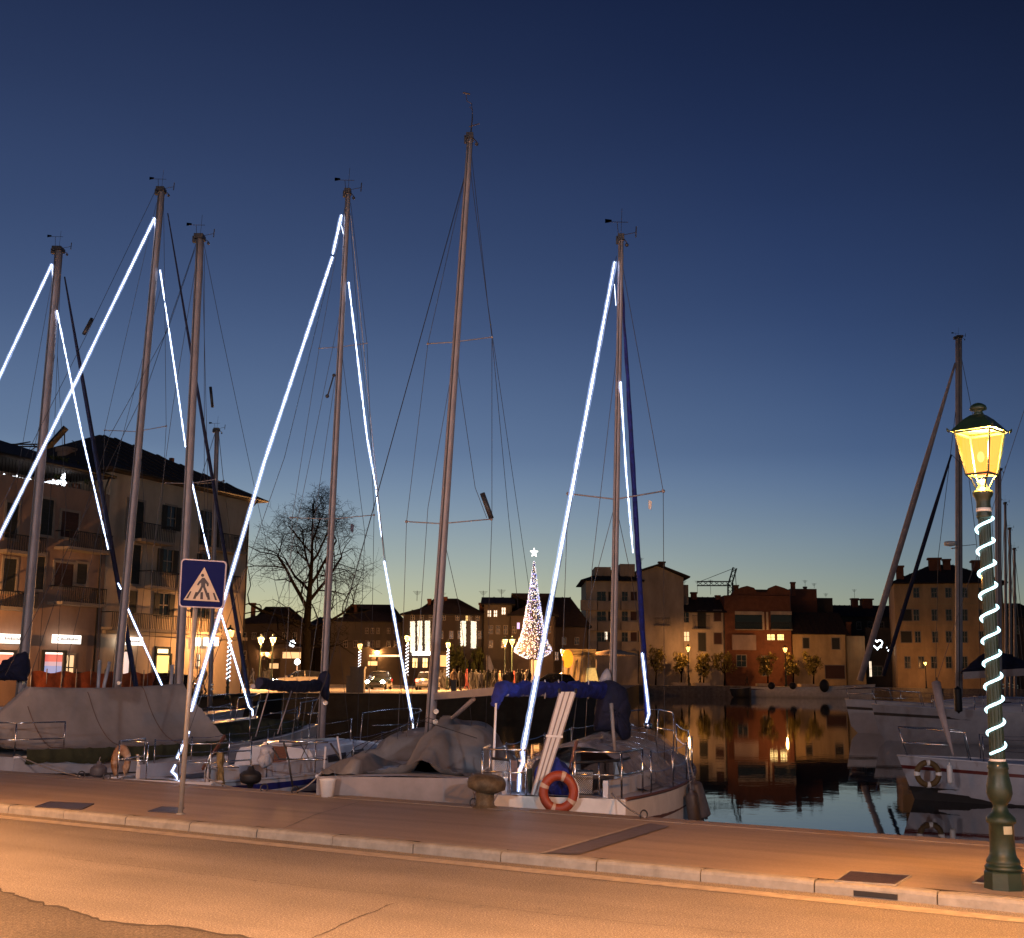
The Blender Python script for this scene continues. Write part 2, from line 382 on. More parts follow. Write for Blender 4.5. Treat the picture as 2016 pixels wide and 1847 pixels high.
# cracks
def wander(pts, z, wd, nm, m, k=40, amp=.02):
    P = [G(u, v, z) for u, v in pts]; rows = []
    for i in range(len(P) - 1):
        for q in range(k):
            t = q / k; p = P[i].lerp(P[i + 1], t); d = (P[i + 1] - P[i]).normalized(); sd = V3((-d.y, d.x, 0))
            o = noise.noise(p * 4) * amp + noise.noise(p * 17) * amp * .4; ww = wd * (.35 + 1.1 * abs(noise.noise(p * 9 + V3((5, 5, 5)))))
            c = p + sd * o; rows.append([c - sd * ww + V3((0, 0, .004)), c + sd * ww + V3((0, 0, .004))])
    bb = MB(); bb.grid(rows); return struct(bb.build(nm, m))
wander([(610, 1850), (690, 1812), (778, 1778)], 0, .007, 'road_crack', M_crack)
wander([(120, 1688), (400, 1722), (620, 1748), (830, 1768), (1000, 1790), (1250, 1818), (1500, 1840)], 0, .0045, 'road_crack', M_crack, 60, .03)
wander([(556, 1632), (620, 1604), (710, 1578)], ZS, .012, 'pavement_joint', M_strip, 30, .004)
wander([(80, 1560), (250, 1545), (370, 1528)], ZS, .008, 'pavement_joint', M_strip, 30, .004)
# worn patch bottom left
edge = [(-60, 1728), (0, 1752), (60, 1772), (130, 1790), (200, 1812), (290, 1822), (370, 1826), (450, 1842), (540, 1852), (640, 1872)]
top = []
for i in range(len(edge) - 1):
    for q in range(14):
        t = q / 14; u = edge[i][0] * (1 - t) + edge[i + 1][0] * t; v = edge[i][1] * (1 - t) + edge[i + 1][1] * t
        p = G(u, v, 0); top.append(p + V3((noise.noise(p * 9) * .05, noise.noise(p * 9 + V3((4, 1, 2))) * .06, 0)))
b = MB(); b.grid([[p + V3((0, 0, .003)) for p in top], [p + V3((-1, -7, .003)) for p in top]]); struct(b.build('asphalt_patch', M_road2))
b = MB(); rows = []
for p in top: rows.append([p + V3((0, .012 + .02 * noise.noise(p * 7), .005)), p - V3((0, .035 + .04 * noise.noise(p * 11), -.005))])
b.grid(rows); struct(b.build('patch_edge_crack', M_crack))
# dark stone band across the pavement with a pale joint beside it
def quadstrip(nm, P, m, dz=.004):
    bb = MB(); bb.add([G(u, v, ZS) + V3((0, 0, dz)) for u, v in P], [list(range(len(P)))]); return struct(bb.build(nm, m))
quadstrip('stone_band', [(1075, 1681), (1140, 1683), (1318, 1628), (1280, 1622)], M_strip, .009)
quadstrip('stone_band_joint', [(1062, 1681), (1073, 1681), (1278, 1621), (1270, 1621)], M_line, .009)
# covers
M_cover = mat('rusty_cast_iron_cover', (.055, .04, .038), .5, .3, .3, 22, bump=.3)
M_covb = mat('bluish_steel_cover', (.07, .065, .085), .45, .4, .2, 15, bump=.2)
def cover(P, m, label, nm='manhole_cover'):
    A = [G(u, v, ZS) for u, v in P]; c = sum(A, V3()) / 4
    t = thing(nm, label, 'manhole cover', (c.x, c.y, ZS), 0, 'covers let into the pavement')
    bb = MB(); q = [c + (a - c) * .96 for a in A]; bb.prism([p + V3((0, 0, .003)) for p in q], (0, 0, .005)); bb.build('cover_plate', m, t)
    bb = MB()
    for i in range(4): bb.beam(A[i] + V3((0, 0, .004)), A[(i + 1) % 4] + V3((0, 0, .004)), .016, .012)
    bb.build('frame', M_kerb if m is M_cover else m, t)
    return t
cover([(1644, 1735), (1672, 1716), (1793, 1725), (1762, 1743)], M_cover, 'rusty rectangular cover in the pavement, nearest and widest of the covers')
cover([(1915, 1738), (1938, 1720), (2040, 1728), (2016, 1748)], M_cover, 'rusty rectangular cover half hidden behind the green lamp base')
cover([(70, 1589), (98, 1579), (184, 1583), (160, 1594)], M_covb, 'bluish steel cover in the pavement left of the crossing sign')
cover([(292, 1598), (318, 1589), (362, 1591), (346, 1601)], M_covb, 'bluish steel cover just left of the foot of the crossing sign')

# water ------------------------------------------------------------------
def water_mat():
    m = bpy.data.materials.new('calm_harbour_water'); m.use_nodes = True; t = m.node_tree; b = t.nodes['Principled BSDF']
    b.inputs['Base Color'].default_value = (.007, .014, .020, 1); b.inputs['Roughness'].default_value = .018; b.inputs['IOR'].default_value = 1.33
    b.inputs['Specular IOR Level'].default_value = 1.
    tcn = N(t, 'ShaderNodeTexCoord'); n1 = N(t, 'ShaderNodeTexNoise'); n1.inputs['Scale'].default_value = 1.1; n1.inputs['Detail'].default_value = 4
    n2 = N(t, 'ShaderNodeTexNoise'); n2.inputs['Scale'].default_value = 5.; n2.inputs['Detail'].default_value = 3
    L(t, tcn.outputs['Object'], n1.inputs['Vector']); L(t, tcn.outputs['Object'], n2.inputs['Vector'])
    ad_ = N(t, 'ShaderNodeMath', operation='MULTIPLY_ADD'); ad_.inputs[1].default_value = .2; L(t, n2.outputs[0], ad_.inputs[0]); L(t, n1.outputs[0], ad_.inputs[2])
    bn = N(t, 'ShaderNodeBump'); bn.inputs['Strength'].default_value = .02; bn.inputs['Distance'].default_value = .1; L(t, ad_.outputs[0], bn.inputs['Height']); L(t, bn.outputs[0], b.inputs['Normal'])
    return m
b = MB(); b.add([(-600, -5, -1), (600, -5, -1), (600, 1200, -1), (-600, 1200, -1)], [(0, 1, 2, 3)]); struct(b.build('water', water_mat()))
b = MB(); b.add([(-600, -5, -4), (600, -5, -4), (600, 1200, -4), (-600, 1200, -4)], [(0, 1, 2, 3)]); struct(b.build('harbour_bed', M_crack))

# far land ---------------------------------------------------------------
ZP = .6; ZF = .6
def xat(u, Y): return (u - 1008) / 2434. * Y
land = [(-160, 20), (xat(-300, 56), 56), (xat(320, 66), 66), (xat(470, 73), 73), (xat(560, 79), 79), (xat(1120, 81), 81), (xat(1200, 100), 100), (xat(1240, 150), 150), (xat(1262, 199), 199)]
M_plaza = asphalt('plaza_paving', (.22, .20, .18), (.40, .37, .33), 8)
b = MB(); pts = [V3((x, y, ZP)) for x, y in land] + [V3((xat(1262, 199), 700, ZP)), V3((-500, 700, ZP)), V3((-500, 20, ZP))]
b.add(pts, [list(range(len(pts)))]); struct(b.build('harbour_square', M_plaza))
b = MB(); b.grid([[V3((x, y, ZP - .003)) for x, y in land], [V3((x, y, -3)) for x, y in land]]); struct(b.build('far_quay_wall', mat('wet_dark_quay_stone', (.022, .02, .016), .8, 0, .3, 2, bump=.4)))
l2 = [(xat(1262, 199) + .02, 199), (xat(1700, 199), 199), (xat(1760, 192), 192), (260, 186)]
b = MB(); pts = [V3((x, y, ZF)) for x, y in l2] + [V3((500, 700, ZF)), V3((l2[0][0], 700, ZF))]
b.add(pts, [list(range(len(pts)))]); struct(b.build('far_promenade', M_plaza))
b = MB(); b.grid([[V3((x, y, ZF - .003)) for x, y in l2], [V3((x, y, -3)) for x, y in l2]]); struct(b.build('far_promenade_wall', M_quaywall))
# raised edge stones
b = MB()
for i in range(len(land) - 2): b.beam(V3((*land[i], ZP + .0)), V3((*land[i + 1], ZP + .0)), .5, .05)
struct(b.build('far_quay_edging', M_kerb))
# ------------------------------------------------------------------ boats
def solve_bow(S, uB, vB, Ln):
    d = ray(uB, vB); r = d.x / d.y
    a = 1 + r * r; b_ = -2 * (r * S.x + S.y); c = S.x ** 2 + S.y ** 2 - Ln * Ln
    disc = b_ * b_ - 4 * a * c
    Y = (-b_ + sqrt(max(disc, 0))) / (2 * a); return V3((r * Y, Y, 0))
class Boat: pass
def hw(B, s):      # half beam at fraction s of the length
    if s < .42: f = B.tw + (1 - B.tw) * sin(pi / 2 * (s / .42))
    else: f = (1 - ((s - .42) / .58) ** 2.3)
    return max(.012, B.beam / 2 * f)
def sh(B, s): return B.fbs + (B.fbb - B.fbs) * s ** 1.7 - .10 * sin(pi * s)
def newboat(name, label, uS, uB, vB, Ln, beam, fbs, fbb, tw=.62, hull=None, deck=None, group='sailing boats moored stern to the quay', stripe=None, S=None, cat='sailboat', off=.45):
    B = Boat(); B.L = Ln; B.beam = beam; B.fbs = fbs; B.fbb = fbb; B.tw = tw
    if S is None:
        d = ray(uS, 1500); r = d.x / d.y; Y = (t_q + off) / (N_.x * r + N_.y); S = V3((r * Y, Y, 0))
    bow = solve_bow(S, uB, vB, Ln); al = atan2(bow.x - S.x, bow.y - S.y)
    B.S = S; B.al = al; B.root = thing(name, label, cat, (S.x, S.y, -1), -al, group)
    B.M = MW[B.root.name]; B.hullm = hull or M_gel; B.deckm = deck or M_gelg
    n = 22; secs = [(1, 1), (1.0, .80), (.985, .5), (.94, .2), (.86, 0), (.55, -.5), (.02, -.9)]
    rows = []
    for i in range(n + 1):
        s = i / n; h = hw(B, s); z = sh(B, s); yy = s * Ln
        port = []; 
        for a, q in secs:
            zz = z * q if q >= 0 else q * .45
            rake = (.35 * max(0, s - .85) / .15 * q if q > 0 else -.25 * max(0, s - .85) / .15)
            port.append((-h * a * (1 - .35 * (1 - q) * max(0, (s - .8) / .2)), yy + rake, zz))
        rows.append(port + [(-x, y, zz) for x, y, zz in port[::-1][1:]])
    m = MB(); m.smooth = True; m.grid(rows); m.smooth = False; m.add(rows[0], [list(range(len(rows[0])))])
    m.build('hull', B.hullm, B.root, local=True)
    m = MB(); m.smooth = True; dr = []
    for i in range(n + 1):
        s = i / n; h = hw(B, s) - .012; z = sh(B, s) - .03; yy = s * Ln + .35 * max(0, s - .85) / .15 - .01
        dr.append([(h * k, yy, z + .05 * (1 - k * k)) for k in (-1, -.5, 0, .5, 1)])
    m.grid(dr); m.build('deck', B.deckm, B.root, local=True)
    # toe rail / rubbing strip
    for sd, nm in ((-1, 'gunwale'), (1, 'gunwale')):
        m = MB(); m.tube([(sd * (hw(B, i / n) + .003), i / n * Ln + .35 * max(0, i / n - .85) / .15, sh(B, i / n)) for i in range(n + 1)], .022, 6); m.build(nm, M_wood if stripe == 'wood' else M_gel, B.root, local=True)
        if stripe:
            col = {'blue': mat('blue_hull_stripe', (.012, .02, .16), .35, 0, .1, 4), 'navy': M_dark, 'wood': M_wood, 'red': mat('dark_red_stripe', (.10, .015, .015), .4, 0, .1, 4)}[stripe]
            a, c_ = (.66, .93) if stripe == 'blue' else (.70, .78)
            rr = []
            for i in range(n + 1):
                s = i / n; h = hw(B, s); z = sh(B, s); e = .006
                fx = lambda q: sd * (h * (1 - .03 * (1 - q)) * (1 - .35 * (1 - q) * max(0, (s - .8) / .2)) + e)
                rk = .35 * max(0, s - .85) / .15
                rr.append([(fx(a), s * Ln + rk * a, z * a), (fx(c_), s * Ln + rk * c_, z * c_)])
            m = MB(); m.smooth = True; m.grid(rr); m.build('hull_stripe', col, B.root, local=True)
    return B
def P(B, x, y, z): return B.M @ V3((x, y, z))
def cabin(B, s0, s1, wr=.62, h=.38, winm=None, mt=None):
    m = MB(); rows = []; n = 10
    for i in range(n + 1):
        s = s0 + (s1 - s0) * i / n; k = i / n
        hh = h * (1 if k < .55 else 1 - .75 * ((k - .55) / .45) ** 1.5); w_ = hw(B, s) * wr; z = sh(B, s) - .02
        rows.append([(-w_, s * B.L, z), (-w_ * .93, s * B.L, z + hh * .72), (-w_ * .84, s * B.L, z + hh * .95), (0, s * B.L, z + hh * 1.08), (w_ * .84, s * B.L, z + hh * .95), (w_ * .93, s * B.L, z + hh * .72), (w_, s * B.L, z)])
    m.smooth = True; m.grid(rows); m.smooth = False; m.add(rows[0], [list(range(7))]); m.add(rows[-1], [list(range(7))])
    c = m.build('cabin', mt or M_gel, B.root, local=True)
    for sd in (-1, 1):
        for a, b_ in ((.14, .34), (.40, .56)):
            m = MB(); rr = []
            for i in range(5):
                s = s0 + (s1 - s0) * (a + (b_ - a) * i / 4); w_ = hw(B, s) * wr; z = sh(B, s) - .02
                rr.append([(sd * (w_ * .975 + .006), s * B.L, z + h * .26), (sd * (w_ * .945 + .006), s * B.L, z + h * .60)])
            m.grid(rr); m.build('cabin_window', winm or M_dark, c, local=True)
    # hatch with slide
    m = MB(); z = sh(B, s0 + .06) + h * 1.02; m.box((-.3, B.L * (s0 + .01), z), (.3, B.L * (s0 + .09), z + .05)); m.build('sliding_hatch', mt or M_gel, c, local=True)
    m = MB(); z0 = sh(B, s0); m.box((-.26, B.L * s0 - .012, z0 + .02), (.26, B.L * s0 + .01, z0 + h)); m.build('companionway_boards', M_wood, c, local=True)
    return c
def cockpit(B, s0, s1):
    for sd in (-1, 1):
        m = MB(); p = [];
        for i in range(7):
            s = s0 + (s1 - s0) * i / 6; p.append((sd * hw(B, s) * .66, s * B.L, sh(B, s) + .09))
        for i in range(6): m.beam(p[i], V3(p[i + 1]) + (V3(p[i + 1]) - V3(p[i])) * .01, .07, .24)
        m.build('coaming', M_gel, B.root, local=True)
    m = MB(); rr = []
    for i in range(7):
        s = s0 + .01 + (s1 - s0 - .015) * i / 6; w_ = hw(B, s) * .30; rr.append([(-w_, s * B.L, sh(B, s) + .025), (w_, s * B.L, sh(B, s) + .025)])
    m.grid(rr); m.build('dark_well_plate', M_dark, B.root, local=True)  # dark plate over the deck, shade of a sunken well put into colour
    m = MB(); y = (s0 + .45 * (s1 - s0)) * B.L; z = sh(B, s0); m.beam((0, y - .5, z + .1), (0, y + .15, z + .62), .035, .05); m.build('tiller', M_wood, B.root, local=True)
def rails(B, stern=True, pulpit=True, s_list=(.14, .28, .42, .56, .70, .83), h=.58, cut=None):
    top = {}
    for sd in (-1, 1):
        tops = []
        for s in s_list:
            if cut and cut(sd, s): continue
            b0 = V3((sd * (hw(B, s) - .05), s * B.L, sh(B, s))); t = b0 + V3((0, 0, h))
            m = MB(); m.tube([b0, t], .0125, 6); m.build('stanchion', M_steel, B.root, local=True); tops.append(t)
        if len(tops) > 1:
            for dz, nm in ((-.02, 'lifeline'), (-.28, 'lifeline')):
                m = MB()
                pp = [t + V3((0, 0, dz)) for t in tops]; q = [];
                for i in range(len(pp) - 1):
                    for k in range(6):
                        f = k / 6; q.append(pp[i].lerp(pp[i + 1], f) - V3((0, 0, .03 * sin(pi * f))))
                q.append(pp[-1]); m.tube(q, .005, 4); m.build(nm, M_steel, B.root, local=True)
    if stern:
        z = sh(B, 0); w0 = hw(B, 0) - .06; w1 = hw(B, .1) - .06
        for sd in (-1, 1):
            m = MB()
            for hz in (h, h * .5): m.tube([(sd * w1, .1 * B.L, z + hz), (sd * w0, .06, z + hz), (sd * w0 * .35, .04, z + hz)], .0135, 6)
            for x, y in ((w1, .1 * B.L), (w0, .06), (w0 * .35, .04)): m.tube([(sd * x, y, z), (sd * x, y, z + h)], .0135, 6)
            m.build('stern_rail', M_steel, B.root, local=True)
    if pulpit:
        m = MB(); s = .9; z = sh(B, 1); w1 = hw(B, .86) - .03; Lb = B.L
        m.tube([(-w1, .86 * Lb, z - .06), (-w1, .87 * Lb, z + h), (-w1 * .8, .95 * Lb, z + h + .05), (-.12, Lb + .3, z + h + .08), (.12, Lb + .3, z + h + .08), (w1 * .8, .95 * Lb, z + h + .05), (w1, .87 * Lb, z + h), (w1, .86 * Lb, z - .06)], .014, 6)
        m.tube([(-.1, Lb + .12, z), (-.12, Lb + .3, z + h + .08)], .014, 6); m.tube([(.1, Lb + .12, z), (.12, Lb + .3, z + h + .08)], .014, 6)
        m.tube([(-w1 * .9, .91 * Lb, z + h * .5), (-.1, Lb + .22, z + h * .5), (.1, Lb + .22, z + h * .5), (w1 * .9, .91 * Lb, z + h * .5)], .012, 6)
        m.build('pulpit', M_steel, B.root, local=True)
def ymast(B, u, v):
    d = ray(u, v); r = d.x / d.y; sx, sy = sin(B.al), cos(B.al)
    l = (r * B.S.y - B.S.x) / (sx - r * sy); return B.S.y + l * sy, l
def mast(B, u0, v0, u1, v1, w0, w1, Y=None, zfoot=None, m_=None, vane=True, gear=None):
    if Y is None: Y, B.lm = ymast(B, u0, v0)
    B.Ym = Y
    a = at(u0, v0, Y); t = at(u1, v1, Y)
    if zfoot is not None: a = a + (a - t) * ((a.z - zfoot) / (t.z - a.z))
    B.mt = t; B.ma = a
    mb = MB(); k = 12; pts = [a.lerp(t, i / k) for i in range(k + 1)]
    rs = [px(Y, w0) / 2 * (1 - i / k) + px(Y, w1) / 2 * (i / k) for i in range(k + 1)]
    mb.tube(pts, rs, 12, flat=1.25)
    o = mb.build('mast', m_ or M_metal, B.root)
    # sail track, masthead sheave box and winches
    mb = MB(); off = V3((-.0, -1, 0)); mb.tube([p + off * r * 1.2 + V3((-r * .3, 0, 0)) for p, r in zip(pts, rs)], [r * .16 for r in rs], 5); mb.build('sail_track', M_dark, o)
    r1 = rs[-1]; mb = MB(); mb.box((t.x - r1 * 1.25, t.y - r1 * 1.8, t.z - .06), (t.x + r1 * 1.1, t.y + r1 * 1.5, t.z + .05)); mb.box((t.x - r1 * 1.9, t.y - r1 * .6, t.z - .12), (t.x - r1 * .8, t.y + r1 * .6, t.z + .02))
    mb.ball(t + V3((r1 * 2.2, 0, -.14)), .035, 8, 5); mb.tube([t + V3((r1, 0, -.02)), t + V3((r1 * 2.2, 0, -.1))], .01, 5); mb.build('masthead', M_dark if m_ is None else m_, o)
    for q in (.06, .075):
        c = a.lerp(t, q); mb = MB(); mb.lathe([(.03, 0), (.045, .02), (.03, .06), (.045, .1)], Matrix.Translation(c + V3((rs[0] * 1.0, -rs[0], 0))) @ Matrix.Rotation(pi / 2, 4, 'X'), 10); mb.build('winch', M_steel, o)
    if vane:
        hh = px(Y, vane if vane is not True else 20); mb = MB(); p = t + V3((-r1, 0, .05)); q = p + V3((-.02, 0, hh)); mb.tube([p, q], .006, 4)
        mb.tube([q + V3((-.16, -.03, 0)), q + V3((.20, .03, .02))], .006, 4); mb.add([q + V3((-.22, -.02, -.02)), q + V3((-.10, -.02, 0)), q + V3((-.10, -.02, .045)), q + V3((-.22, -.02, .06))], [(0, 1, 2, 3), (3, 2, 1, 0)])
        mb.build('wind_vane', M_dark, o)
        mb = MB(); p = t + V3((r1, 0, .05)); mb.tube([p, p + V3((.22, 0, .05))], .006, 4); mb.tube([p + V3((.22, 0, -.04)), p + V3((.23, 0, .16))], .012, 5); mb.tube([t + V3((0, 0, .05)), t + V3((.02, 0, .55))], .004, 4); mb.build('antenna', M_dark, o)
    return o
def spreader(B, pts, r=.022, par=None, m_=None):
    mb = MB(); mb.tube([at(u, v, B.Ym + dy) for u, v, dy in pts], r, 6, flat=.6)
    for q in (pts[0], pts[-1]): mb.ball(at(q[0], q[1], B.Ym + q[2]), r * 1.6, 6, 4)
    return mb.build('spreader', m_ or M_metal, B.root)
def wires(B, lst, r=.0055, nm='stay', m_=None):
    for ln in lst:
        mb = MB(); rr = r
        pts = []
        for q in ln:
            if len(q) == 1: rr = q[0]; continue
            pts.append(at(q[0], q[1], q[2]))
        mb.tube(pts, rr, 5); mb.build(nm, m_ or M_wire, B.root)
def led(pts, r, label, m_=None, beads=False, group='strings of cold white lights along the boat stays'):
    P_ = [at(*p) for p in pts]; mb = MB(); q = []; rs = []
    rnd = random.Random(int(abs(P_[0].x) * 100))
    for i in range(len(P_) - 1):
        n = max(2, int((P_[i + 1] - P_[i]).length / .13))
        for k in range(n):
            q.append(P_[i].lerp(P_[i + 1], k / n) ); rs.append(r * (rnd.uniform(.35, 1.15) if beads and rnd.random() < .5 else rnd.uniform(.85, 1.1)))
    q.append(P_[-1]); rs.append(r * .8)
    mb.tube(q, [x * .45 for x in rs], 7); o = mb.build('light_string', m_ or M_led)
    if r > .013: mb = MB(); mb.tube(q, [x * 1.5 for x in rs], 8); mb.build('halo_shell', M_halo, o)
    return tag(o, label, 'light string', group)
def fender(p, length, r, label, m_=None, tilt=(0, 0), group='fenders hung along the hulls', line=.5):
    t = thing('fender', label, 'fender', p, 0, group)
    M = Matrix.Translation(p) @ Matrix.Rotation(tilt[0], 4, 'Y') @ Matrix.Rotation(tilt[1], 4, 'X')
    mb = MB(); n = 10; prof = [(r * .25, -length - r * .6), (r * .3, -length - r * .3)] + [(r * sin(pi / 2 * i / 4), -length - r * .3 + r * .6 * (1 - cos(pi / 2 * i / 4)) * .8) for i in range(1, 5)] + [(r, -length * .5)] + [(r * cos(pi / 2 * i / 4), -r * .6 * (1 - sin(pi / 2 * i / 4)) - .02) for i in range(0, 4)] + [(r * .28, -.0), (r * .22, .03)]
    prof = sorted(prof, key=lambda a: a[1]); mb.lathe(prof, M, 14); mb.build('fender_body', m_ or M_grey, t)
    mb = MB(); mb.tube([M @ V3((0, 0, .02)), M @ V3((0, 0, line * .5)), M @ V3((.01, .02, line))], .007, 5); mb.build('rope', M_tan, t)
    return t
def bag(pts, Y, th, m_, nm, parent, bulge=.12, res=7):     # cloth lump: outline in photo units at distance Y, given real thickness
    P_ = [at(u, v, Y) for u, v in pts]; c = sum(P_, V3()) / len(P_); k = len(P_)
    sm = []
    for i in range(k):
        for q in range(res):
            f = q / res; p0, p1, p2, p3 = P_[i - 1], P_[i], P_[(i + 1) % k], P_[(i + 2) % k]
            sm.append(.5 * ((2 * p1) + (-p0 + p2) * f + (2 * p0 - 5 * p1 + 4 * p2 - p3) * f * f + (-p0 + 3 * p1 - 3 * p2 + p3) * f ** 3))
    rows = []
    for ang in [i / 8 for i in range(9)]:
        a = -pi / 2 + pi * ang; s = max(.02, cos(a)) ** .6; dy = sin(a) * th / 2
        rows.append([c + (p - c) * s + V3((0, dy, 0)) + V3((noise.noise(p * 6 + V3((0, a * 2, 0))), noise.noise(p * 5 + V3((3, a, 0))), noise.noise(p * 7 + V3((0, a * 2, 8))))) * bulge * th for p in sm])
    mb = MB(); mb.smooth = True; mb.grid(rows, True); mb.smooth = False
    mb.add(rows[0], [list(range(len(sm)))]); mb.add(rows[-1], [list(range(len(sm)))])
    return mb.build(nm, m_, parent)
def flag(u, v, Y, w_, h_, col, label):
    p = at(u, v, Y); mb = MB(); rows = []
    for i in range(6):
        rows.append([p + V3((px(Y, w_) * i / 5 * (1 - .2 * j / 4), .03 * sin(i * 1.3), -px(Y, h_) * j / 4 - px(Y, h_) * .25 * i / 5)) for j in range(5)])
    mb.smooth = True; mb.grid(rows); r2_ = [[q + V3((0, .006, 0)) for q in r] for r in rows]; mb.grid(r2_)
    return tag(mb.build('flag', col), label, 'flag', 'small flags flown from the spreaders')
import numpy as np
def drape(B, s0, s1, n, k, ridge, extra, m_, nm, par, slack=.05, wr=1.04, it=160, seed=1, drop=.08, pin_every=4, endpin=(True, True)):
    """a sheet laid over supports and settled under its own weight; ridge(s) -> (x, height above the sheer), extra(x, s) -> other supports"""
    rs = np.random.RandomState(seed); P_ = np.zeros((n + 1, k + 1, 3)); sup = np.full((n + 1, k + 1), -9.)
    for i in range(n + 1):
        s = s0 + (s1 - s0) * i / n; w_ = hw(B, min(.97, max(s, 0))) * wr; z = sh(B, max(0, s)); xr, hr = ridge(s)
        for j in range(k + 1):
            x = -1 + 2 * j / k; f = (1 - x) / (1 - xr / w_) if x > xr / w_ else (1 + x) / (1 + xr / w_)
            P_[i, j] = (x * w_, s * B.L, z - drop + (hr + drop) * min(1, f)); P_[i, j, 2] = max(P_[i, j, 2], z + extra(x, s))
    rest = []
    E_ = [((slice(None, -1), slice(None)), (slice(1, None), slice(None)), 1.), ((slice(None), slice(None, -1)), (slice(None), slice(1, None)), 1.),
          ((slice(None, -1), slice(None, -1)), (slice(1, None), slice(1, None)), .5), ((slice(None, -1), slice(1, None)), (slice(1, None), slice(None, -1)), .5),
          ((slice(None, -2), slice(None)), (slice(2, None), slice(None)), .12), ((slice(None), slice(None, -2)), (slice(None), slice(2, None)), .12)]
    for a, b_, q in E_: rest.append(np.linalg.norm(P_[a] - P_[b_], axis=2) * (1 + slack))
    W_ = np.ones((n + 1, k + 1, 1))
    W_[::pin_every, 0] = 0; W_[::pin_every, -1] = 0
    if endpin[0]: W_[0, ::3] = 0
    if endpin[1]: W_[-1, ::3] = 0
    Q = P_.copy(); Q[..., :] += rs.randn(n + 1, k + 1, 3) * .012 * W_; prev = Q.copy()
    xx = np.zeros_like(sup); zz = np.zeros((n + 1, 1)); ss = np.linspace(s0, s1, n + 1)
    shv = np.array([sh(B, max(0, s)) for s in ss]); rv = [ridge(s) for s in ss]; wv = np.array([hw(B, min(.97, max(s, 0))) * wr for s in ss])
    for t in range(it):
        v = (Q - prev) * .93; v[..., 2] -= .0012; prev = Q.copy(); Q = Q + v * W_
        for r_ in range(4):
            for (a, b_, q), L0 in zip(E_, rest):
                d = Q[b_] - Q[a]; ln = np.linalg.norm(d, axis=2) + 1e-9; wa, wb = W_[a], W_[b_]; c = ((ln - L0) / ln)[..., None] * d * q / np.maximum(wa + wb, 1e-6)
                Qa = Q[a] + c * wa * .5; Q[a] = Qa; Q[b_] = Q[b_] - c * wb * .5
        for i in range(n + 1):
            xr, hr = rv[i]; near = np.abs(Q[i, :, 0] - xr) < .09; Q[i, near, 2] = np.maximum(Q[i, near, 2], shv[i] + hr)
            ex = np.array([extra(min(1, max(-1, x / wv[i])), ss[i]) for x in Q[i, :, 0]]) if t % 4 == 0 or t == it - 1 else exs[i]
            if t == 0 and i == 0: exs = [None] * (n + 1)
            exs[i] = ex; Q[i, :, 2] = np.maximum(Q[i, :, 2], shv[i] + ex)
    mb = MB(); mb.smooth = True; mb.grid([[V3(p) for p in row] for row in Q.tolist()]); o = mb.build(nm, m_, par, local=True); return o, Q
def cloth_roll(pts, rs, m_, nm, par, n=18, amp=.02, fr=7., flat=1.0):
    pts = [V3(p) for p in pts]; Q = []; R_ = []
    for i in range(len(pts) - 1):
        for k in range(4): f = k / 4; Q.append(pts[i].lerp(pts[i + 1], f)); R_.append(rs[i] * (1 - f) + rs[i + 1] * f)
    Q.append(pts[-1]); R_.append(rs[-1]); rows = []
    for i, p in enumerate(Q):
        d = (Q[min(i + 1, len(Q) - 1)] - Q[max(0, i - 1)]).normalized(); a = d.cross(V3((0, 0, 1))).normalized(); b_ = a.cross(d); row = []
        for j in range(n):
            t = 2 * pi * j / n; e = a * cos(t) + b_ * sin(t); q = p + e * R_[i]; w_ = noise.noise(V3((i * .9, cos(t) * 1.6, sin(t) * 1.6))) + .6 * noise.noise(q * fr)
            row.append(q + e * w_ * amp + V3((0, 0, -amp * 1.5 * max(0, -sin(t)))))
        rows.append(row)
    mb = MB(); mb.smooth = True; mb.grid(rows, True); mb.smooth = False; mb.add(rows[0], [list(range(n))]); mb.add(rows[-1], [list(range(n))]); return mb.build(nm, m_, par)
GB = 'sailing boats moored stern to the quay'

# ---- boat E: the one behind the life ring ------------------------------
E = newboat('sailboat', 'white sailboat with clear plastic tent and blue boom cover, beside the iron bollard', 1082, 1281, 1440, 9.4, 2.75, 1.22, 1.45, .72, M_cream, M_gelg, stripe='wood')
cabin(E, .36, .74, .6, .42, mt=M_gel); cockpit(E, .03, .34); rails(E, True, True)
mm = mast(E, 1205, 1400, 1222, 468, 15, 11, zfoot=.35, vane=27)
Y = E.Ym; spreader(E, [(1118, 972, .1), (1211, 983, 0), (1305, 967, -.1)])
S_E = E.S.y
wires(E, [[(1219, 520, Y), (1118, 972, Y), (1100, 1495, Y - .3)], [(1224, 520, Y), (1305, 967, Y), (1308, 1510, Y - .6)], [(1211, 990, Y), (1158, 1190, Y), (1120, 1500, Y - 1)], [(1211, 990, Y), (1245, 1150, Y), (1297, 1500, Y - .8)],
          [(1213, 700, Y), (1165, 1120, Y), (1150, 1500, Y - .5)]], .0055)
# forestay with rolled genoa in its blue strip
yb, zb = P(E, 0, E.L + .1, 0).y, 0
mb = MB(); a = at(1224, 560, Y); q = at(1275, 1425, yb); n = 26
mb.tube([a.lerp(q, i / n) + V3((noise.noise(V3((i * .7, 0, 0))) * .012, 0, 0)) for i in range(n + 1)], [.018 + .022 * min(1, i / 8) + .018 * (i / n) + .004 * sin(i * 2.1) for i in range(n + 1)], 10); mb.build('furled_genoa', M_blue, E.root)
mb = MB(); mb.tube([at(1226, 500, Y), a], .006, 5); mb.lathe([(.05, 0), (.09, .02), (.09, .10), (.05, .12)], Matrix.Translation(q + V3((0, 0, -.1))), 12); mb.build('furling_drum', M_steel, E.root)
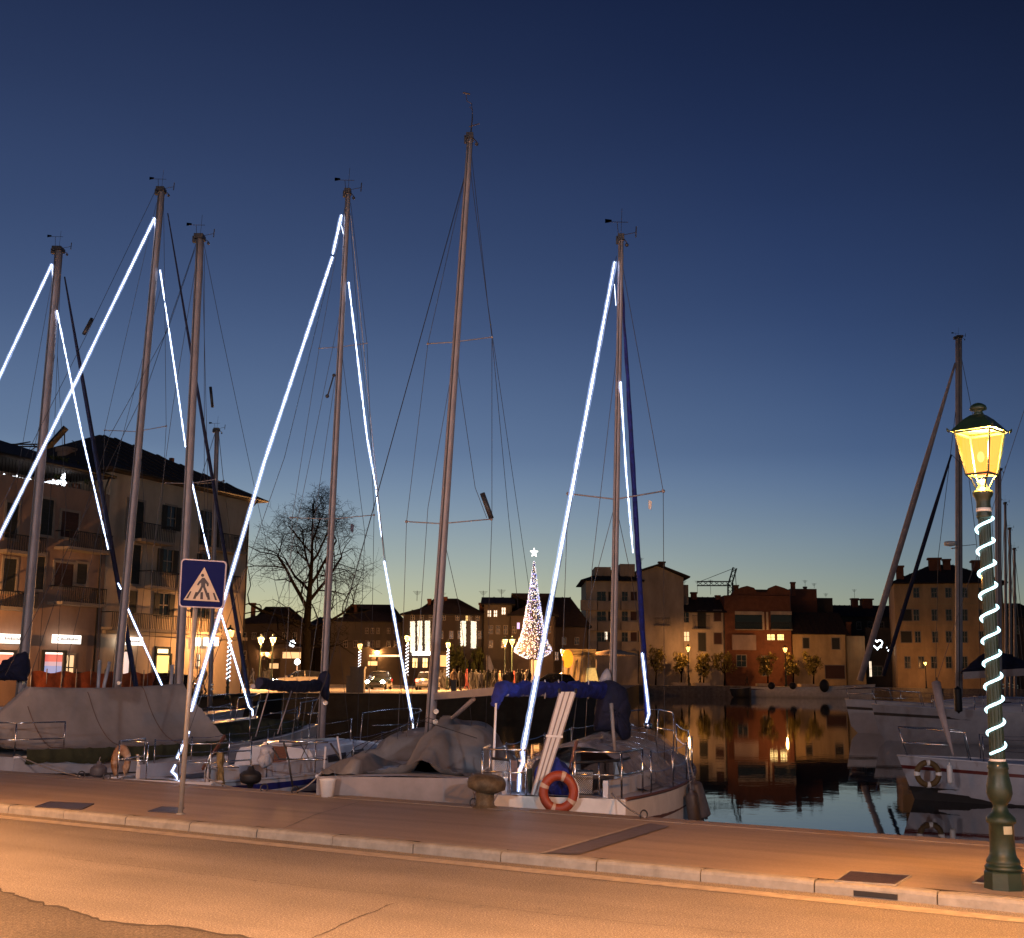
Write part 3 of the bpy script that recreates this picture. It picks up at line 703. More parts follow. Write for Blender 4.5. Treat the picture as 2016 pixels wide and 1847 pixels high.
# boom with gathered blue cover, drooping at its end
be = at(984, 1362, S_E + .9); bm_ = at(1203, 1362, Y)
mb = MB(); mb.tube([be, bm_], .05, 8, flat=1.3); bo = mb.build('boom', M_metal, E.root)
mb = MB(); n = 22; pts = [be.lerp(bm_, i / n) + V3((0, 0, .05 + .02 * sin(i * 1.9))) for i in range(n + 1)]
cloth_roll([be + V3((-.07, 0, -.20)), be + V3((-.05, 0, -.09))] + pts, [.05, .075] + [.085 + .007 * sin(i * 1.4 + 1) + .045 * (i / n) ** 2 for i in range(n + 1)], M_blue, 'sail_cover', bo, amp=.022)
for u, v in ((1037, 1352), (1062, 1353), (1088, 1354), (1150, 1356)):
    f = (u - 984) / 219.; c = be.lerp(bm_, f) + V3((0, 0, .04)); mb = MB(); mb.torus(c, .125 + .03 * f, .008, Matrix.Rotation(pi / 2, 4, 'Z'), 16, 5); mb.build('sail_tie', M_white, bo)
bag([(1173, 1386), (1186, 1348), (1205, 1340), (1226, 1352), (1236, 1372), (1238, 1420), (1240, 1448), (1226, 1458), (1212, 1440), (1196, 1440), (1172, 1436)], Y - .35, .42, M_navy, 'mast_boot_cover', bo)
bag([(1180, 1345), (1184, 1326), (1196, 1317), (1203, 1330), (1200, 1346)], Y - .1, .22, M_gelg, 'folded_sail_head', bo)
# boom crutch post
mb = MB(); mb.tube([at(976, 1384, S_E + .85), at(970, 1528, S_E + .85)], .017, 8); mb.build('boom_crutch', M_white, E.root)
# backstay
wires(E, [[(1213, 505, Y), (1021, 1560, S_E + .15)]], .006)
led([(1210, 517, Y), (1028, 1481, S_E + .4)], .030, 'long bright light string down the backstay of the boat behind the life ring')
led([(1028, 1481, S_E + .4), (1030.5, 1500, S_E + .35), (1023, 1516, S_E + .3), (1021, 1558, S_E + .2)], .026, 'short loose end of lights tied down beside the gangplank', beads=True)
led([(1209, 560, Y), (1212, 602, Y)], .012, 'short doubled light string end near the rightmost blue-sailed masthead', M_led2)
led([(1221, 752, Y - .12), (1232, 930, Y - .1 + .6), (1245.5, 1088, Y + 1.3)], .017, 'thin dotted light string beside the blue rolled sail', beads=True)
led([(1264, 1286, yb - .88), (1277, 1405, yb - .28), (1272, 1422, yb - .35)], .026, 'short light string low on the blue rolled sail above the bow rail')
flag(1276, 984, Y, 7, 17, M_cream, 'small pale pennant hanging below the right spreader of the boat behind the life ring')
# gangplank standing up against the boom
gp = thing('gangplank', 'white folding gangplank standing upright behind the orange life ring', 'gangplank', tuple(at(1052, 1570, S_E - .05)), 0)
mb = MB(); A0 = at(1045, 1564, S_E - .1); A1 = at(1066, 1568, S_E - .1); B0 = at(1101, 1362, S_E + .45); B1 = at(1133, 1362, S_E + .45)
mb.prism([A0, A1, B1, B0], (0, .05, 0)); mb.build('plank', M_white, gp)
for f in (.0, .33, .66, 1.0):
    mb = MB(); mb.tube([A0.lerp(A1, f) + V3((0, -.012, 0)), B0.lerp(B1, f) + V3((0, -.012, 0))], .009, 5); mb.build('rail_profile', M_metal, gp)
mb = MB(); f = .56; mb.beam(A0.lerp(B0, f) + V3((-.02, -.012, 0)), A1.lerp(B1, f) + V3((.02, -.012, 0)), .03, .03); mb.build('strap', M_white, gp)
for B_ in (B0, B1):
    mb = MB(); mb.lathe([(.01, -.02), (.035, -.015), (.035, .015), (.01, .02)], Matrix.Translation(B_ + V3((0, 0, .01))) @ Matrix.Rotation(pi / 2, 4, 'Y'), 12); mb.build('roller', M_black, gp)
# life ring on the stern rail
lc = at(1099, 1559.5, S_E - .22); t = thing('life_ring', 'orange life ring with pale reflective bands hanging on the boat stern beside the gangplank', 'life ring', tuple(lc))
R_, r_ = px(lc.y, 30.2), px(lc.y, 9.2); mb = MB(); mb.torus(lc, R_, r_, Matrix.Diagonal((.97, .8, 1.04, 1)), 40, 12); mb.build('ring', M_orange, t)
M_refl = mat('pale_reflective_tape', (.50, .36, .27), .5, 0, .05, 9)
for ang in (72, 158, 250, 328):
    a = radians(ang); mb = MB(); mb.torus(lc, R_, r_ * 1.035, Matrix.Diagonal((.97, .83, 1.04, 1)), 4, 12, a - .12, a + .12); mb.build('reflective_band', M_refl, t)
mb = MB(); mb.torus(lc, R_ + r_ * 1.0, .006, Matrix.Diagonal((1., .8, 1.07, 1)), 40, 5, radians(-20), radians(40)); mb.build('grab_line', M_white, t)
# clutter on the stern
mb = MB(); mb.prism([at(1000, 1497, S_E + .5), at(1018, 1497, S_E + .5), at(1018, 1538, S_E + .5), at(1000, 1538, S_E + .5)], (0, .02, 0)); mb.build('rail_board', M_wood, E.root)
def net(P0, P1, P2, P3, m_, nm, par, n=9, r=.003):
    mb = MB()
    for i in range(-n, n + 1):
        for sg in (1, -1):
            a = []
            for k in range(n + 1):
                x = k / n; y = (i + sg * k) / n * 1.0 + (1 if sg < 0 else 0)
                if 0 <= y <= 1: a.append(P0.lerp(P1, x).lerp(P3.lerp(P2, x), y))
            if len(a) > 1: mb.tube(a, r, 3, caps=False)
    return mb.build(nm, m_, par)
net(at(1130, 1520, S_E + .3), at(1167, 1520, S_E + .3), at(1165, 1562, S_E + .3), at(1128, 1562, S_E + .3), M_white, 'rail_net', E.root, 10)
mb = MB(); mb.prism([at(1128, 1518, S_E + .45), at(1168, 1518, S_E + .45), at(1166, 1563, S_E + .45), at(1128, 1563, S_E + .45)], (0, .25, 0)); mb.build('outboard_well_cover', M_black, E.root)
net(at(972, 1494, S_E + .5), at(1002, 1497, S_E + .5), at(1000, 1537, S_E + .5), at(970, 1535, S_E + .5), M_white, 'rail_net', E.root, 8)
mb = MB(); mb.tube([at(1126, 1501, S_E + .15), at(1180, 1499.5, S_E + .2), at(1212, 1497, S_E + 1.), at(1239, 1492, S_E + 2.2)], .019, 8); mb.tube([at(968, 1493, S_E + .5), at(1004, 1496, S_E + .35)], .019, 8); mb.build('padded_rail', M_black, E.root)
for u, v, dy in ((1126, 1500, .18), (1178, 1500, .18), (1003, 1496, .35)): mb = MB(); mb.tube([at(u, v, S_E + dy), at(u + 2, 1566, S_E + dy)], .012, 6); mb.build('rail_post', M_steel, E.root)
bag([(1082, 1508), (1090, 1496), (1106, 1500), (1118, 1514), (1124, 1530), (1124, 1572), (1082, 1570)], S_E + .3, .4, M_blue, 'blue_cockpit_cushion', E.root, .2)
bag([(1050, 1530), (1056, 1512), (1066, 1505), (1072, 1530), (1066, 1560), (1052, 1566)], S_E + .32, .22, M_blue, 'rescue_horseshoe', E.root, .06)
mb = MB(); mb.prism([at(1037, 1514, S_E + .25), at(1048, 1514, S_E + .25), at(1047, 1562, S_E + .25), at(1040, 1562, S_E + .25)], (0, .08, 0)); mb.build('rudder_head', M_green, E.root)
mb = MB(); mb.tube([at(1203, 1385, S_E + 2.6), at(1206, 1430, S_E + 2.5), at(1211, 1494, S_E + 2.3)], [.03, .028, .02], 7); mb.tube([at(1211, 1490, S_E + 2.3), at(1207, 1548, S_E + 1.9)], .006, 4); mb.tube([at(1211, 1490, S_E + 2.3), at(1225, 1545, S_E + 1.9)], .006, 4); mb.tube([at(1211, 1490, S_E + 2.3), at(1236, 1530, S_E + 2.0)], .006, 4); mb.build('sheet_tackle', M_tan, E.root)
# clear plastic tent over the side deck
def clear_plastic():
    m = bpy.data.materials.new('crumpled_clear_plastic'); m.use_nodes = True; t_ = m.node_tree; b_ = t_.nodes['Principled BSDF']
    b_.inputs['Base Color'].default_value = (.22, .21, .23, 1); b_.inputs['Roughness'].default_value = .16; b_.inputs['Alpha'].default_value = .42; b_.inputs['Specular IOR Level'].default_value = .8
    tcn = N(t_, 'ShaderNodeTexCoord'); n_ = N(t_, 'ShaderNodeTexNoise'); n_.inputs['Scale'].default_value = 5; n_.inputs['Detail'].default_value = 4; L(t_, tcn.outputs['Object'], n_.inputs['Vector'])
    bn = N(t_, 'ShaderNodeBump'); bn.inputs['Strength'].default_value = .9; bn.inputs['Distance'].default_value = .06; L(t_, n_.outputs[0], bn.inputs['Height']); L(t_, bn.outputs[0], b_.inputs['Normal'])
    return m
M_plas = clear_plastic()
def tent(B, s0, s1, h0, h1, m_, nm, par, wr=.98, n=16, seed=0, k=15, pw=1.0, wob=.04, lift=.0):
    rows = []
    for i in range(n + 1):
        s = s0 + (s1 - s0) * i / n; w_ = hw(B, s) * wr; z = sh(B, s) + lift; h = h0 + (h1 - h0) * i / n
        e = min(1, i / 1.5, (n - i) / 1.5); e = max(.12, e) ** .5; row = []
        for j in range(k + 1):
            x = -1 + 2 * j / k; zz = z + h * e * (1 - abs(x) ** 2.6) ** pw
            p = V3((x * w_, s * B.L, zz)); row.append(p + V3((noise.noise(p * 2.2 + V3((seed, 0, 0))), 0, noise.noise(p * 2.7 + V3((0, seed, 0))) * .8 + noise.noise(p * 8) * .25)) * wob * (1 if 0 < j < k else .2))
        rows.append(row)
    mb = MB(); mb.smooth = True; mb.grid(rows); return mb.build(nm, m_, par, local=True)
drape(E, .26, .70, 56, 40, lambda s: (0, .66), lambda x, s: (.60 * (1 - abs(x / .9) ** 3) if abs(x) < .9 and int(s * 40) % 4 == 0 else .0), M_plas, 'plastic_tent', E.root, slack=.06, wr=1.0, it=80, seed=5, drop=0)
drape(E, .19, .42, 30, 34, lambda s: (0, .62 if .22 < s < .38 else .45), lambda x, s: (.58 * (1 - abs(x / .8) ** 3) if abs(x) < .8 else .0), mat('faded_grey_canvas', (.22, .23, .28), .8, 0, .3, 4, bump=.4), 'spray_hood', E.root, slack=.03, wr=.82, it=60, seed=8, drop=0)
for i, (s, dz, tl) in enumerate(((.33, -.06, .12), (.36, .08, .16), (.39, .0, .2))):
    p = P(E, hw(E, s) + .13, s * E.L, sh(E, s) - .03 + dz)
    fender(tuple(p), (.62, .56, .5)[i], (.10, .115, .09)[i], ('dark grey fender, foremost of three beside the clear plastic tent', 'fat dark grey fender, middle of the three beside the plastic tent', 'dark grey fender, farthest of the three beside the plastic tent')[i], tilt=(-.12 - .08 * i, 0))

# ---- boat D: tall unlit mast, grey tarpaulin ----------------------------
Dd = newboat('sailboat', 'sailboat with the tallest unlit mast, wholly wrapped in a crumpled grey tarpaulin', 788, 905, 1440, 11, 2.9, 1.36, 1.35, .80, mat('dull_grey_gelcoat', (.26, .225, .22), .45, 0, .2, 1.5), M_gelg, off=.35)
mm = mast(Dd, 845, 1455, 925, 270, 21, 13, zfoot=.3, vane=False)
Y = Dd.Ym; D_top = Dd.mt
mb = MB(); mb.tube([D_top, D_top + V3((.03, 0, .35)), D_top + V3((.035, 0, .55)), D_top + V3((-.02, 0, .60))], .007, 5); mb.tube([at(911, 183, Y), at(925, 186, Y)], .016, 5); mb.tube([at(923, 250, Y), at(943, 244, Y)], .010, 5); mb.tube([at(917, 186, Y), at(919, 200, Y), at(928, 204, Y), at(930, 232, Y), at(927, 268, Y)], .007, 5); mb.build('wind_instrument', M_dark, mm)
spreader(Dd, [(800, 1027, .1), (868, 1031, 0), (967, 1022, -.1)], .018); spreader(Dd, [(842, 677, .1), (890, 674, 0), (968, 664, -.1)], .015)
wires(Dd, [[(919, 330, Y), (842, 677, Y), (800, 1027, Y), (793, 1250, Y), (782, 1455, Y)], [(925, 330, Y), (968, 664, Y), (968, 1022, Y), (962, 1200, Y), (956, 1440, Y)],
           [(898, 680, Y), (842, 1000, Y), (825, 1250, Y), (800, 1450, Y)], [(895, 690, Y), (935, 960, Y), (958, 1020, Y)], [(868, 1035, Y), (905, 1200, Y), (930, 1440, Y)],
           [(926, 290, Y), (960, 600, Y + 1), (1040, 1150, Y + 4), (1062, 1325, Y + 5)], [(968, 664, Y), (1000, 1010, Y + 2), (1020, 1200, Y + 3)]], .0052)
wires(Dd, [[(914, 350, Y), (735, 1000, Dd.S.y + 1.8), (640, 1340, Dd.S.y + .5), (614, 1405, Dd.S.y + .3)]], .008, 'backstay', M_wire)
mb = MB(); mb.tube([at(949, 971, Y - .1), at(967, 1021, Y - .1)], .045, 8); tag(mb.build('radar_reflector', M_dark), 'dark tube radar reflector hanging at the right spreader tip of the tallest mast', 'radar reflector', 'tube radar reflectors in the rigging')
b0 = at(857, 1371, Y); b1 = at(986, 1360, Y - 3.6)
mb = MB(); mb.beam(b0, b1, .09, .115); bo = mb.build('boom', M_metal, Dd.root)
mb = MB(); mb.tube([at(862, 1440, Y - .2), at(932, 1376, Y - 1.9)], .035, 8); mb.build('boom_strut', M_metal, bo)
# tarpaulin: a long crumpled mound over the whole deck
def tarp(B, s0, s1, prof, m_, nm, par, overhang=.10, n=40, k=22, wr=1.04, seed=1, wob=.07):
    rows = []
    for i in range(n + 1):
        s = s0 + (s1 - s0) * i / n; w_ = hw(B, min(.97, max(s, 0))) * wr; z = sh(B, s)
        import bisect
        for a in range(len(prof) - 1):
            if prof[a][0] <= s <= prof[a + 1][0] + 1e-9:
                f = (s - prof[a][0]) / (prof[a + 1][0] - prof[a][0]); h = prof[a][1] * (1 - f) + prof[a + 1][1] * f; xc = prof[a][2] * (1 - f) + prof[a + 1][2] * f; sharp = prof[a][3]; break
        row = []
        for j in range(k + 1):
            x = -1 + 2 * j / k; xx = (x - xc) / (1 - xc) if x > xc else (x - xc) / (1 + xc)
            zz = z + h * (1 - abs(xx) ** sharp); p = V3((x * w_, s * B.L, zz))
            if j in (0, k): p.z = z - overhang - .05 * abs(noise.noise(p * 3))
            e = (1 - abs(x) ** 6)
            cr_ = 1 - 2 * abs(noise.noise(V3((p.x * 2.6 + p.y * 1.3, p.y * 1.1 - p.x * .7, seed)))); c3_ = 1 - 2 * abs(noise.noise(V3((p.x * 1.2 - p.y * 1.9, p.y * .6 + p.x * 2.2, seed + 5))))
            p += V3((noise.noise(p * 1.2 + V3((seed, 0, 0))) * .6, noise.noise(p * 1.2 + V3((0, 0, seed))) * .6, .8 * noise.noise(p * 1.1 + V3((0, seed, 0))) + .22 * max(0, cr_) ** 5 + .15 * max(0, c3_) ** 5)) * wob * e
            row.append(p)
        rows.append(row)
    mb = MB(); mb.smooth = True; mb.grid(rows)
    a = rows[0]; z0 = sh(B, s0) - overhang
    mb.grid([[V3((p.x, p.y - .02, min(z0, p.z))) for p in a], a])
    o = mb.build(nm, m_, par, local=True); return o
def rD(s):
    pr = [(0, .25, .16), (.10, .25, .24), (.18, .35, .52), (.28, .38, .78), (.42, .25, .80), (.50, .05, .66), (.6, 0, .5), (.75, 0, .36), (.9, 0, .2), (1, 0, .1)]
    for a, c in zip(pr, pr[1:]):
        if a[0] <= s <= c[0]: f = (s - a[0]) / (c[0] - a[0]); return (a[1] + (c[1] - a[1]) * f, a[2] + (c[2] - a[2]) * f)
    return (0, .1)
def exD(x, s):
    h = -.12 if abs(x) > .97 else .0
    if .45 < s < .74 and abs(x) < .62: h = .40
    if .16 < s < .46 and -.1 < x < .80: h = max(h, min(1, (s - .13) / .1) * .66 * (1 - ((x - .38) / .5) ** 4))
    if .06 < s < .30 and -.72 < x < -.55: h = .20
    return h
drape(Dd, .05, .93, 84, 44, rD, exD, M_greyt, 'tarpaulin', Dd.root, slack=.05, it=150, seed=4)
mb = MB()
for s in (.18, .33, .46):
    mb = MB(); mb.tube([P(Dd, -1.02 * hw(Dd, s), s * Dd.L, sh(Dd, s) - .1), P(Dd, -.7 * hw(Dd, s), s * Dd.L, sh(Dd, s) + .35), P(Dd, 0, s * Dd.L, sh(Dd, s) + .78), P(Dd, .7 * hw(Dd, s), s * Dd.L, sh(Dd, s) + .5)], .006, 4); mb.build('tie_rope', M_dark, Dd.root)
t = thing('bucket', 'white plastic bucket hanging at the transom below the grey tarpaulin', 'bucket', tuple(P(Dd, -.98, -.14, sh(Dd, 0) - .3))); mb = MB(); mb.lathe([(.075, -.30), (.11, -.02), (.118, -.01), (.118, 0), (.105, 0), (.10, -.02)], Matrix.Translation(P(Dd, -.98, -.14, sh(Dd, 0) - .02)), 18); mb.build('bucket_body', M_white, t); mb = MB(); c_ = P(Dd, -.98, -.14, sh(Dd, 0) - .02); mb.tube([c_ + V3((.11 * cos(a), 0, .13 * sin(a))) for a in [pi * i / 10 for i in range(11)]], .004, 4); mb.build('handle', M_steel, t)
def moor(B, x, q, u):
    a = P(B, x, .1, sh(B, 0) + .06); c = G(u, 0, ZS) if False else None; d = ray(u, 1500); r = d.x / d.y; Yq = (t_q - .12) / (N_.x * r + N_.y); e = V3((r * Yq, Yq, ZS + .02))
    mb = MB(); mb.tube([a.lerp(e, i / 10) - V3((0, 0, q * sin(pi * i / 10))) for i in range(11)], .011, 6); mb.build('mooring_line', M_tan, B.root)

# ---- boat C: blue stripe, blue sail cover, lights ------------------------
Cc = newboat('sailboat', 'white sailboat with blue hull stripe, brown companionway and dark blue boom cover', 318, 806, 1450, 10., 2.75, 1.08, 1.32, .66, M_gel, M_gel, stripe='blue')
cabin(Cc, .36, .76, .62, .40); cockpit(Cc, .03, .34); rails(Cc, True, True)
mm = mast(Cc, 634, 1400, 685, 378, 15.5, 11, zfoot=.5, vane=20)
Y = Cc.Ym; SC = Cc.S.y
spreader(Cc, [(572, 1019, .1), (650, 1022, 0), (736, 1014, -.1)], .015); spreader(Cc, [(628, 686, .1), (672, 683, 0), (722, 676, -.1)], .012)
yb = P(Cc, 0, Cc.L, 0).y
wires(Cc, [[(680, 400, Y), (628, 686, Y), (575, 1019, Y), (566, 1250, Y), (552, 1470, Y)], [(690, 400, Y), (722, 676, Y), (736, 1014, Y), (732, 1250, Y), (722, 1470, Y)],
           [(668, 690, Y), (600, 1150, Y), (575, 1470, Y)], [(672, 690, Y), (718, 1050, Y), (702, 1460, Y)], [(655, 1030, Y), (620, 1250, Y), (590, 1470, Y)], [(655, 1030, Y), (665, 1250, Y), (690, 1465, Y)],
           [(686, 400, Y), (705, 640, Y + .5), (757, 1110, yb - 1.5)], [(672, 440, Y), (560, 900, SC + 1.8), (340, 1532, SC + .1)], [(690, 420, Y), (745, 990, Y + 3), (795, 1400, yb - .1)], [(680, 560, Y), (560, 1150, Y), (505, 1300, Y - 1)]], .0052)
led([(672, 424, Y), (655, 500, Y - .2)], .030, 'bright upper piece of the backstay lights on the boat with the blue boom cover')
led([(654, 507, Y - .22), (520, 910, SC + 2.2), (376, 1400, SC + .3)], .028, 'long bright slanting light string crossing just right of the crossing sign')
led([(373, 1440, SC + .2), (348, 1493, SC + .2)], .024, 'short light string left of the crossing sign pole', beads=True)
led([(345, 1506, SC + .15), (338, 1519, SC + .1), (346, 1526, SC + .15), (352, 1538, SC + .1)], .022, 'small heap of lights on the stern deck beside the crossing sign pole', beads=True)
led([(686, 556, Y - .1), (722, 860, Y + 1.5), (740, 962, Y + 2.1)], .021, 'dotted light string below the spreader right of the blue boom cover mast', beads=True)
led([(671, 440, Y), (678, 472, Y)], .012, 'short faint light string end tucked beside the masthead of the blue-covered boat', M_led2)
led([(740, 965, Y + 2.1), (751, 1057, Y + 2.7)], .019, 'short dotted light string piece halfway down the forestay of the blue-covered boat', beads=True)
led([(756, 1105, yb - 1.72), (812, 1420, yb - .1)], .026, 'bright light string on the lower forestay of the blue-covered boat, ending at its bow rail')
led([(812, 1424, yb), (813, 1436, yb - .1), (808, 1446, yb - .2), (800, 1453, yb - .3)], .020, 'loose curled end of lights hanging on the bow rail', beads=True)
mb = MB(); a = at(690, 425, Y); q = at(757, 1110, yb - 1.6); mb.tube([a.lerp(q, i / 12) for i in range(13)] + [at(812, 1432, yb)], [.009 + .0003 * i for i in range(14)], 8); mb.build('furled_jib', M_gelg, Cc.root)
be = at(509, 1346, SC + 1.6); bm_ = at(636, 1350, Y)
mb = MB(); mb.tube([be + V3((-.1, 0, -.05)), bm_], .045, 8); bo = mb.build('boom', M_metal, Cc.root)
mb = MB(); n = 18; cloth_roll([be.lerp(bm_, i / n) + V3((0, 0, .03 - .05 * sin(pi * i / n))) for i in range(n + 1)], [.075 + .006 * sin(i * 1.7) + .03 * (i / n) for i in range(n + 1)], M_navy, 'sail_cover', bo, amp=.02)
bag([(626, 1332), (640, 1320), (650, 1330), (648, 1362), (644, 1378), (632, 1366)], Y - .25, .25, M_navy, 'mast_boot_cover', bo)
mb = MB(); mb.tube([at(530, 1356, SC + 1.9), at(503, 1450, SC + 1.9)], .012, 6); mb.tube([at(574, 1360, SC + 2.8), at(546, 1445, SC + 2.6)], .012, 6); mb.build('boom_prop', M_metal, Cc.root)
# stainless arch at the stern
mb = MB(); ya = SC - .1
mb.tube([at(549, 1460, ya), at(646, 1461, ya)], .016, 8); mb.tube([at(568, 1495, ya), at(644, 1495, ya)], .016, 8); mb.build('arch_bar', M_steel, Cc.root)
mb = MB(); mb.tube([at(536, 1472, ya), at(549, 1494, ya), at(568, 1495, ya), at(570, 1512, ya), at(576, 1549, ya)], .016, 7); mb.tube([at(650, 1463, ya), at(672, 1497, ya), at(688, 1532, ya)], .016, 7)
mb.tube([at(590, 1462, ya), at(608, 1494, ya)], .008, 5); mb.tube([at(606, 1462, ya), at(592, 1494, ya)], .008, 5); mb.tube([at(558, 1462, ya), at(568, 1495, ya)], .016, 7); mb.build('arch_leg', M_dark, Cc.root)
mb = MB(); mb.tube([at(641, 1470, ya), at(637, 1520, ya)], .017, 7); mb.tube([at(664, 1450, ya), at(671, 1495, ya)], .017, 7); mb.build('white_post', M_gel, Cc.root)
bag([(428, 1484), (434, 1480), (440, 1486), (439, 1515), (441, 1545), (430, 1546), (429, 1515)], SC - .05, .14, mat('tan_rope', (.22, .16, .07), .9, 0, .35, 20, bump=.8), 'rope_coil', Cc.root, .25)
bag([(512, 1480), (520, 1466), (534, 1470), (540, 1490), (530, 1506), (518, 1512), (508, 1500)], SC + .4, .2, M_gelg, 'outboard_motor', Cc.root, .3)
mb = MB(); mb.tube([at(403, 1545, SC - .1), at(407, 1503, SC - .1), at(413, 1487, SC - .1), at(421, 1481, SC - .1), at(492, 1478, SC + .6)], .013, 7); mb.tube([at(406, 1512, SC - .1), at(470, 1511, SC + .3)], .010, 6); mb.build('boarding_rail', M_steel, Cc.root)
fender(tuple(at(494, 1512, SC - .25)), .2, .17, 'squat dark pointed fender on the quay edge near the blue hull stripe', M_black, line=.1)
flag(690, 1030, Y, 7, 16, mat('faded_blue_flag', (.09, .10, .16), .8), 'small faded flag under the right spreader of the boat with the blue boom cover')

# ---- boat B': tarpaulin tent -------------------------------------------
Bp = newboat('sailboat', 'sailboat under a long tan boom tent left of the crossing sign', -55, 610, 1430, 10.4, 2.85, 1.28, 1.5, .70, M_gelg, M_gelg, stripe='navy')
mm = mast(Bp, 352, 1340, 394, 468, 18, 16, zfoot=.5, vane=22)
Y = Bp.Ym; SB = Bp.S.y; yb = P(Bp, 0, Bp.L, 0).y
def bt(s):     # boom tent cross-sections
    pass
ridge0 = at(54, 1352, SB + 1.3); ridge1 = at(356, 1346, Y - .15)
l0 = (Bp.M.inverted() @ ridge0); l1 = (Bp.M.inverted() @ ridge1)
sa, sb_ = l0.y / Bp.L, l1.y / Bp.L
def rB(s):
    f = (s - sa) / (sb_ - sa)
    if f < 0: return (l0.x, max(.15, l0.z - sh(Bp, 0) + (s - sa) * Bp.L * .75))
    return (l0.x + (l1.x - l0.x) * f, l0.z + (l1.z - l0.z) * f - .05 * sin(pi * f) - sh(Bp, s))
tt, Q = drape(Bp, sa - 1.15 / Bp.L, sb_, 70, 44, rB, lambda x, s: (.10 if abs(x) > .96 else .12), M_tan, 'boom_tent', Bp.root, slack=.022, wr=1.05, it=110, seed=9, drop=-.12, pin_every=6, endpin=(True, True))
rows = [[V3(p) for p in row] for row in Q.tolist()]
r2_ = []
for r in rows:
    a = r[-1]; r2_.append([a + V3((.012, 0, .03)), a + V3((.03, 0, -.10 - .06 * abs(noise.noise(a * 1.3)))), a + V3((.0, 0, -.20 - .10 * abs(noise.noise(a * .9))))])
mb = MB(); mb.smooth = True; mb.grid(r2_); mb.build('tent_valance', M_green, tt, local=True)
for q in (14, 34, 54):      # seams
    mb = MB(); mb.tube([p + V3((.006, 0, .008)) for p in rows[q][22:]], .009, 4); mb.build('seam', mat('tent_seam', (.12, .08, .07), .9), tt, local=True)
mb = MB(); mb.beam(at(45, 1451, SB + 1.1) + V3((.25, -.9, 0)) * 0, at(127, 1446, SB + 1.6), .02, .03); mb.build('tent_batten', M_black, tt)
drape(Bp, .55, .97, 40, 26, lambda s: (0, .34 if s < .8 else .34 - (s - .8) * 1.3), lambda x, s: .02, M_green, 'foredeck_cover', Bp.root, slack=.05, wr=.92, it=70, seed=3, drop=-.04)
rails(Bp, True, True, s_list=(.6, .75, .86))
wires(Bp, [[(389, 500, Y), (340, 800, Y), (300, 1100, Y), (290, 1350, Y)], [(398, 500, Y), (408, 900, Y), (412, 1400, Y)], [(401, 480, Y), (433, 640, Y + 1), (505, 980, Y + 4), (600, 1415, yb)],
           [(386, 480, Y), (290, 760, SB + 2.5), (60, 1230, SB + 1), (10, 1330, SB + .6)], [(384, 490, Y), (330, 650, Y - 1.5), (215, 860, SB + 2.6), (60, 1330, SB + .6)], [(402, 500, Y), (402, 1000, Y), (392, 1350, Y)], [(389, 560, Y), (370, 900, Y), (330, 1330, Y)]], .006)
spreader(Bp, [(326, 951, .1), (374, 952, 0), (424, 944, -.1)], .014)
for i, s in enumerate((.58, .68, .78)):
    p = P(Bp, hw(Bp, s) + .12, s * Bp.L, sh(Bp, s) - .15); fender(tuple(p), .2, .13, ('round black fender on the side of the tented boat, nearest of three', 'round black fender on the side of the tented boat, middle of three', 'round black fender on the side of the tented boat, farthest of three')[i], M_black, line=.3)
# horseshoe ring and pear fender at its stern
hc = at(238, 1499, SB - .75); t = thing('horseshoe_buoy', 'worn brown and cream horseshoe lifebuoy in front of the tan boom tent', 'lifebuoy', tuple(hc))
M_hb = mat('worn_cream_foam', (.42, .30, .21), .75, 0, .3, 7, var2=(.20, .075, .02))
mb = MB(); mb.torus(hc, px(hc.y, 15), px(hc.y, 7.5), Matrix.Rotation(.5, 4, 'Z') @ Matrix.Diagonal((.85, .9, 1.45, 1)), 24, 10, radians(-60), radians(240)); mb.build('buoy_body', M_hb, t)
for a in (20, 175):
    mb = MB(); mb.torus(hc, px(hc.y, 15), px(hc.y, 7.9), Matrix.Rotation(.5, 4, 'Z') @ Matrix.Diagonal((.85, .9, 1.45, 1)), 3, 10, radians(a), radians(a + 14)); mb.build('band', M_refl, t)
fender(tuple(at(195, 1502, SB - .85)), .2, .14, 'grey pear-shaped fender with a dark tip left of the worn horseshoe lifebuoy', M_grey, line=.1)
mb = MB(); mb.tube([at(271, 1485, SB - 1.2), at(275, 1538, SB - 1.2)], .022, 8); mb.build('rail_post', M_white, Bp.root)

moor(Cc, -.7, .05, 215); moor(Cc, .75, .06, 520); moor(Dd, -1.1, .04, 585); moor(Dd, 1.0, .05, 935); moor(E, -.7, .05, 960); moor(E, .8, .04, 1268); moor(Bp, .9, .05, 160)
for u_, lb_ in ((212, 'small iron ring on the quay edge just left of the worn horseshoe lifebuoy'), (522, 'small iron ring on the quay edge right of the squat pointed fender'), (583, 'small iron ring on the quay edge left of the white bucket'), (933, 'small iron ring on the quay edge behind the rusty bollard'), (1266, 'small iron ring on the quay edge right of the orange life ring'), (162, 'leftmost small iron ring on the quay edge, under the tan tent')):
    d = ray(u_, 1500); r = d.x / d.y; Yq = (t_q - .14) / (N_.x * r + N_.y); mb = MB(); mb.torus(V3((r * Yq, Yq, ZS + .045)), .055, .010, Matrix.Rotation(.6, 4, 'Z'), 18, 6); tag(mb.build('mooring_ring', M_dark), lb_, 'mooring ring', 'iron rings along the quay edge')
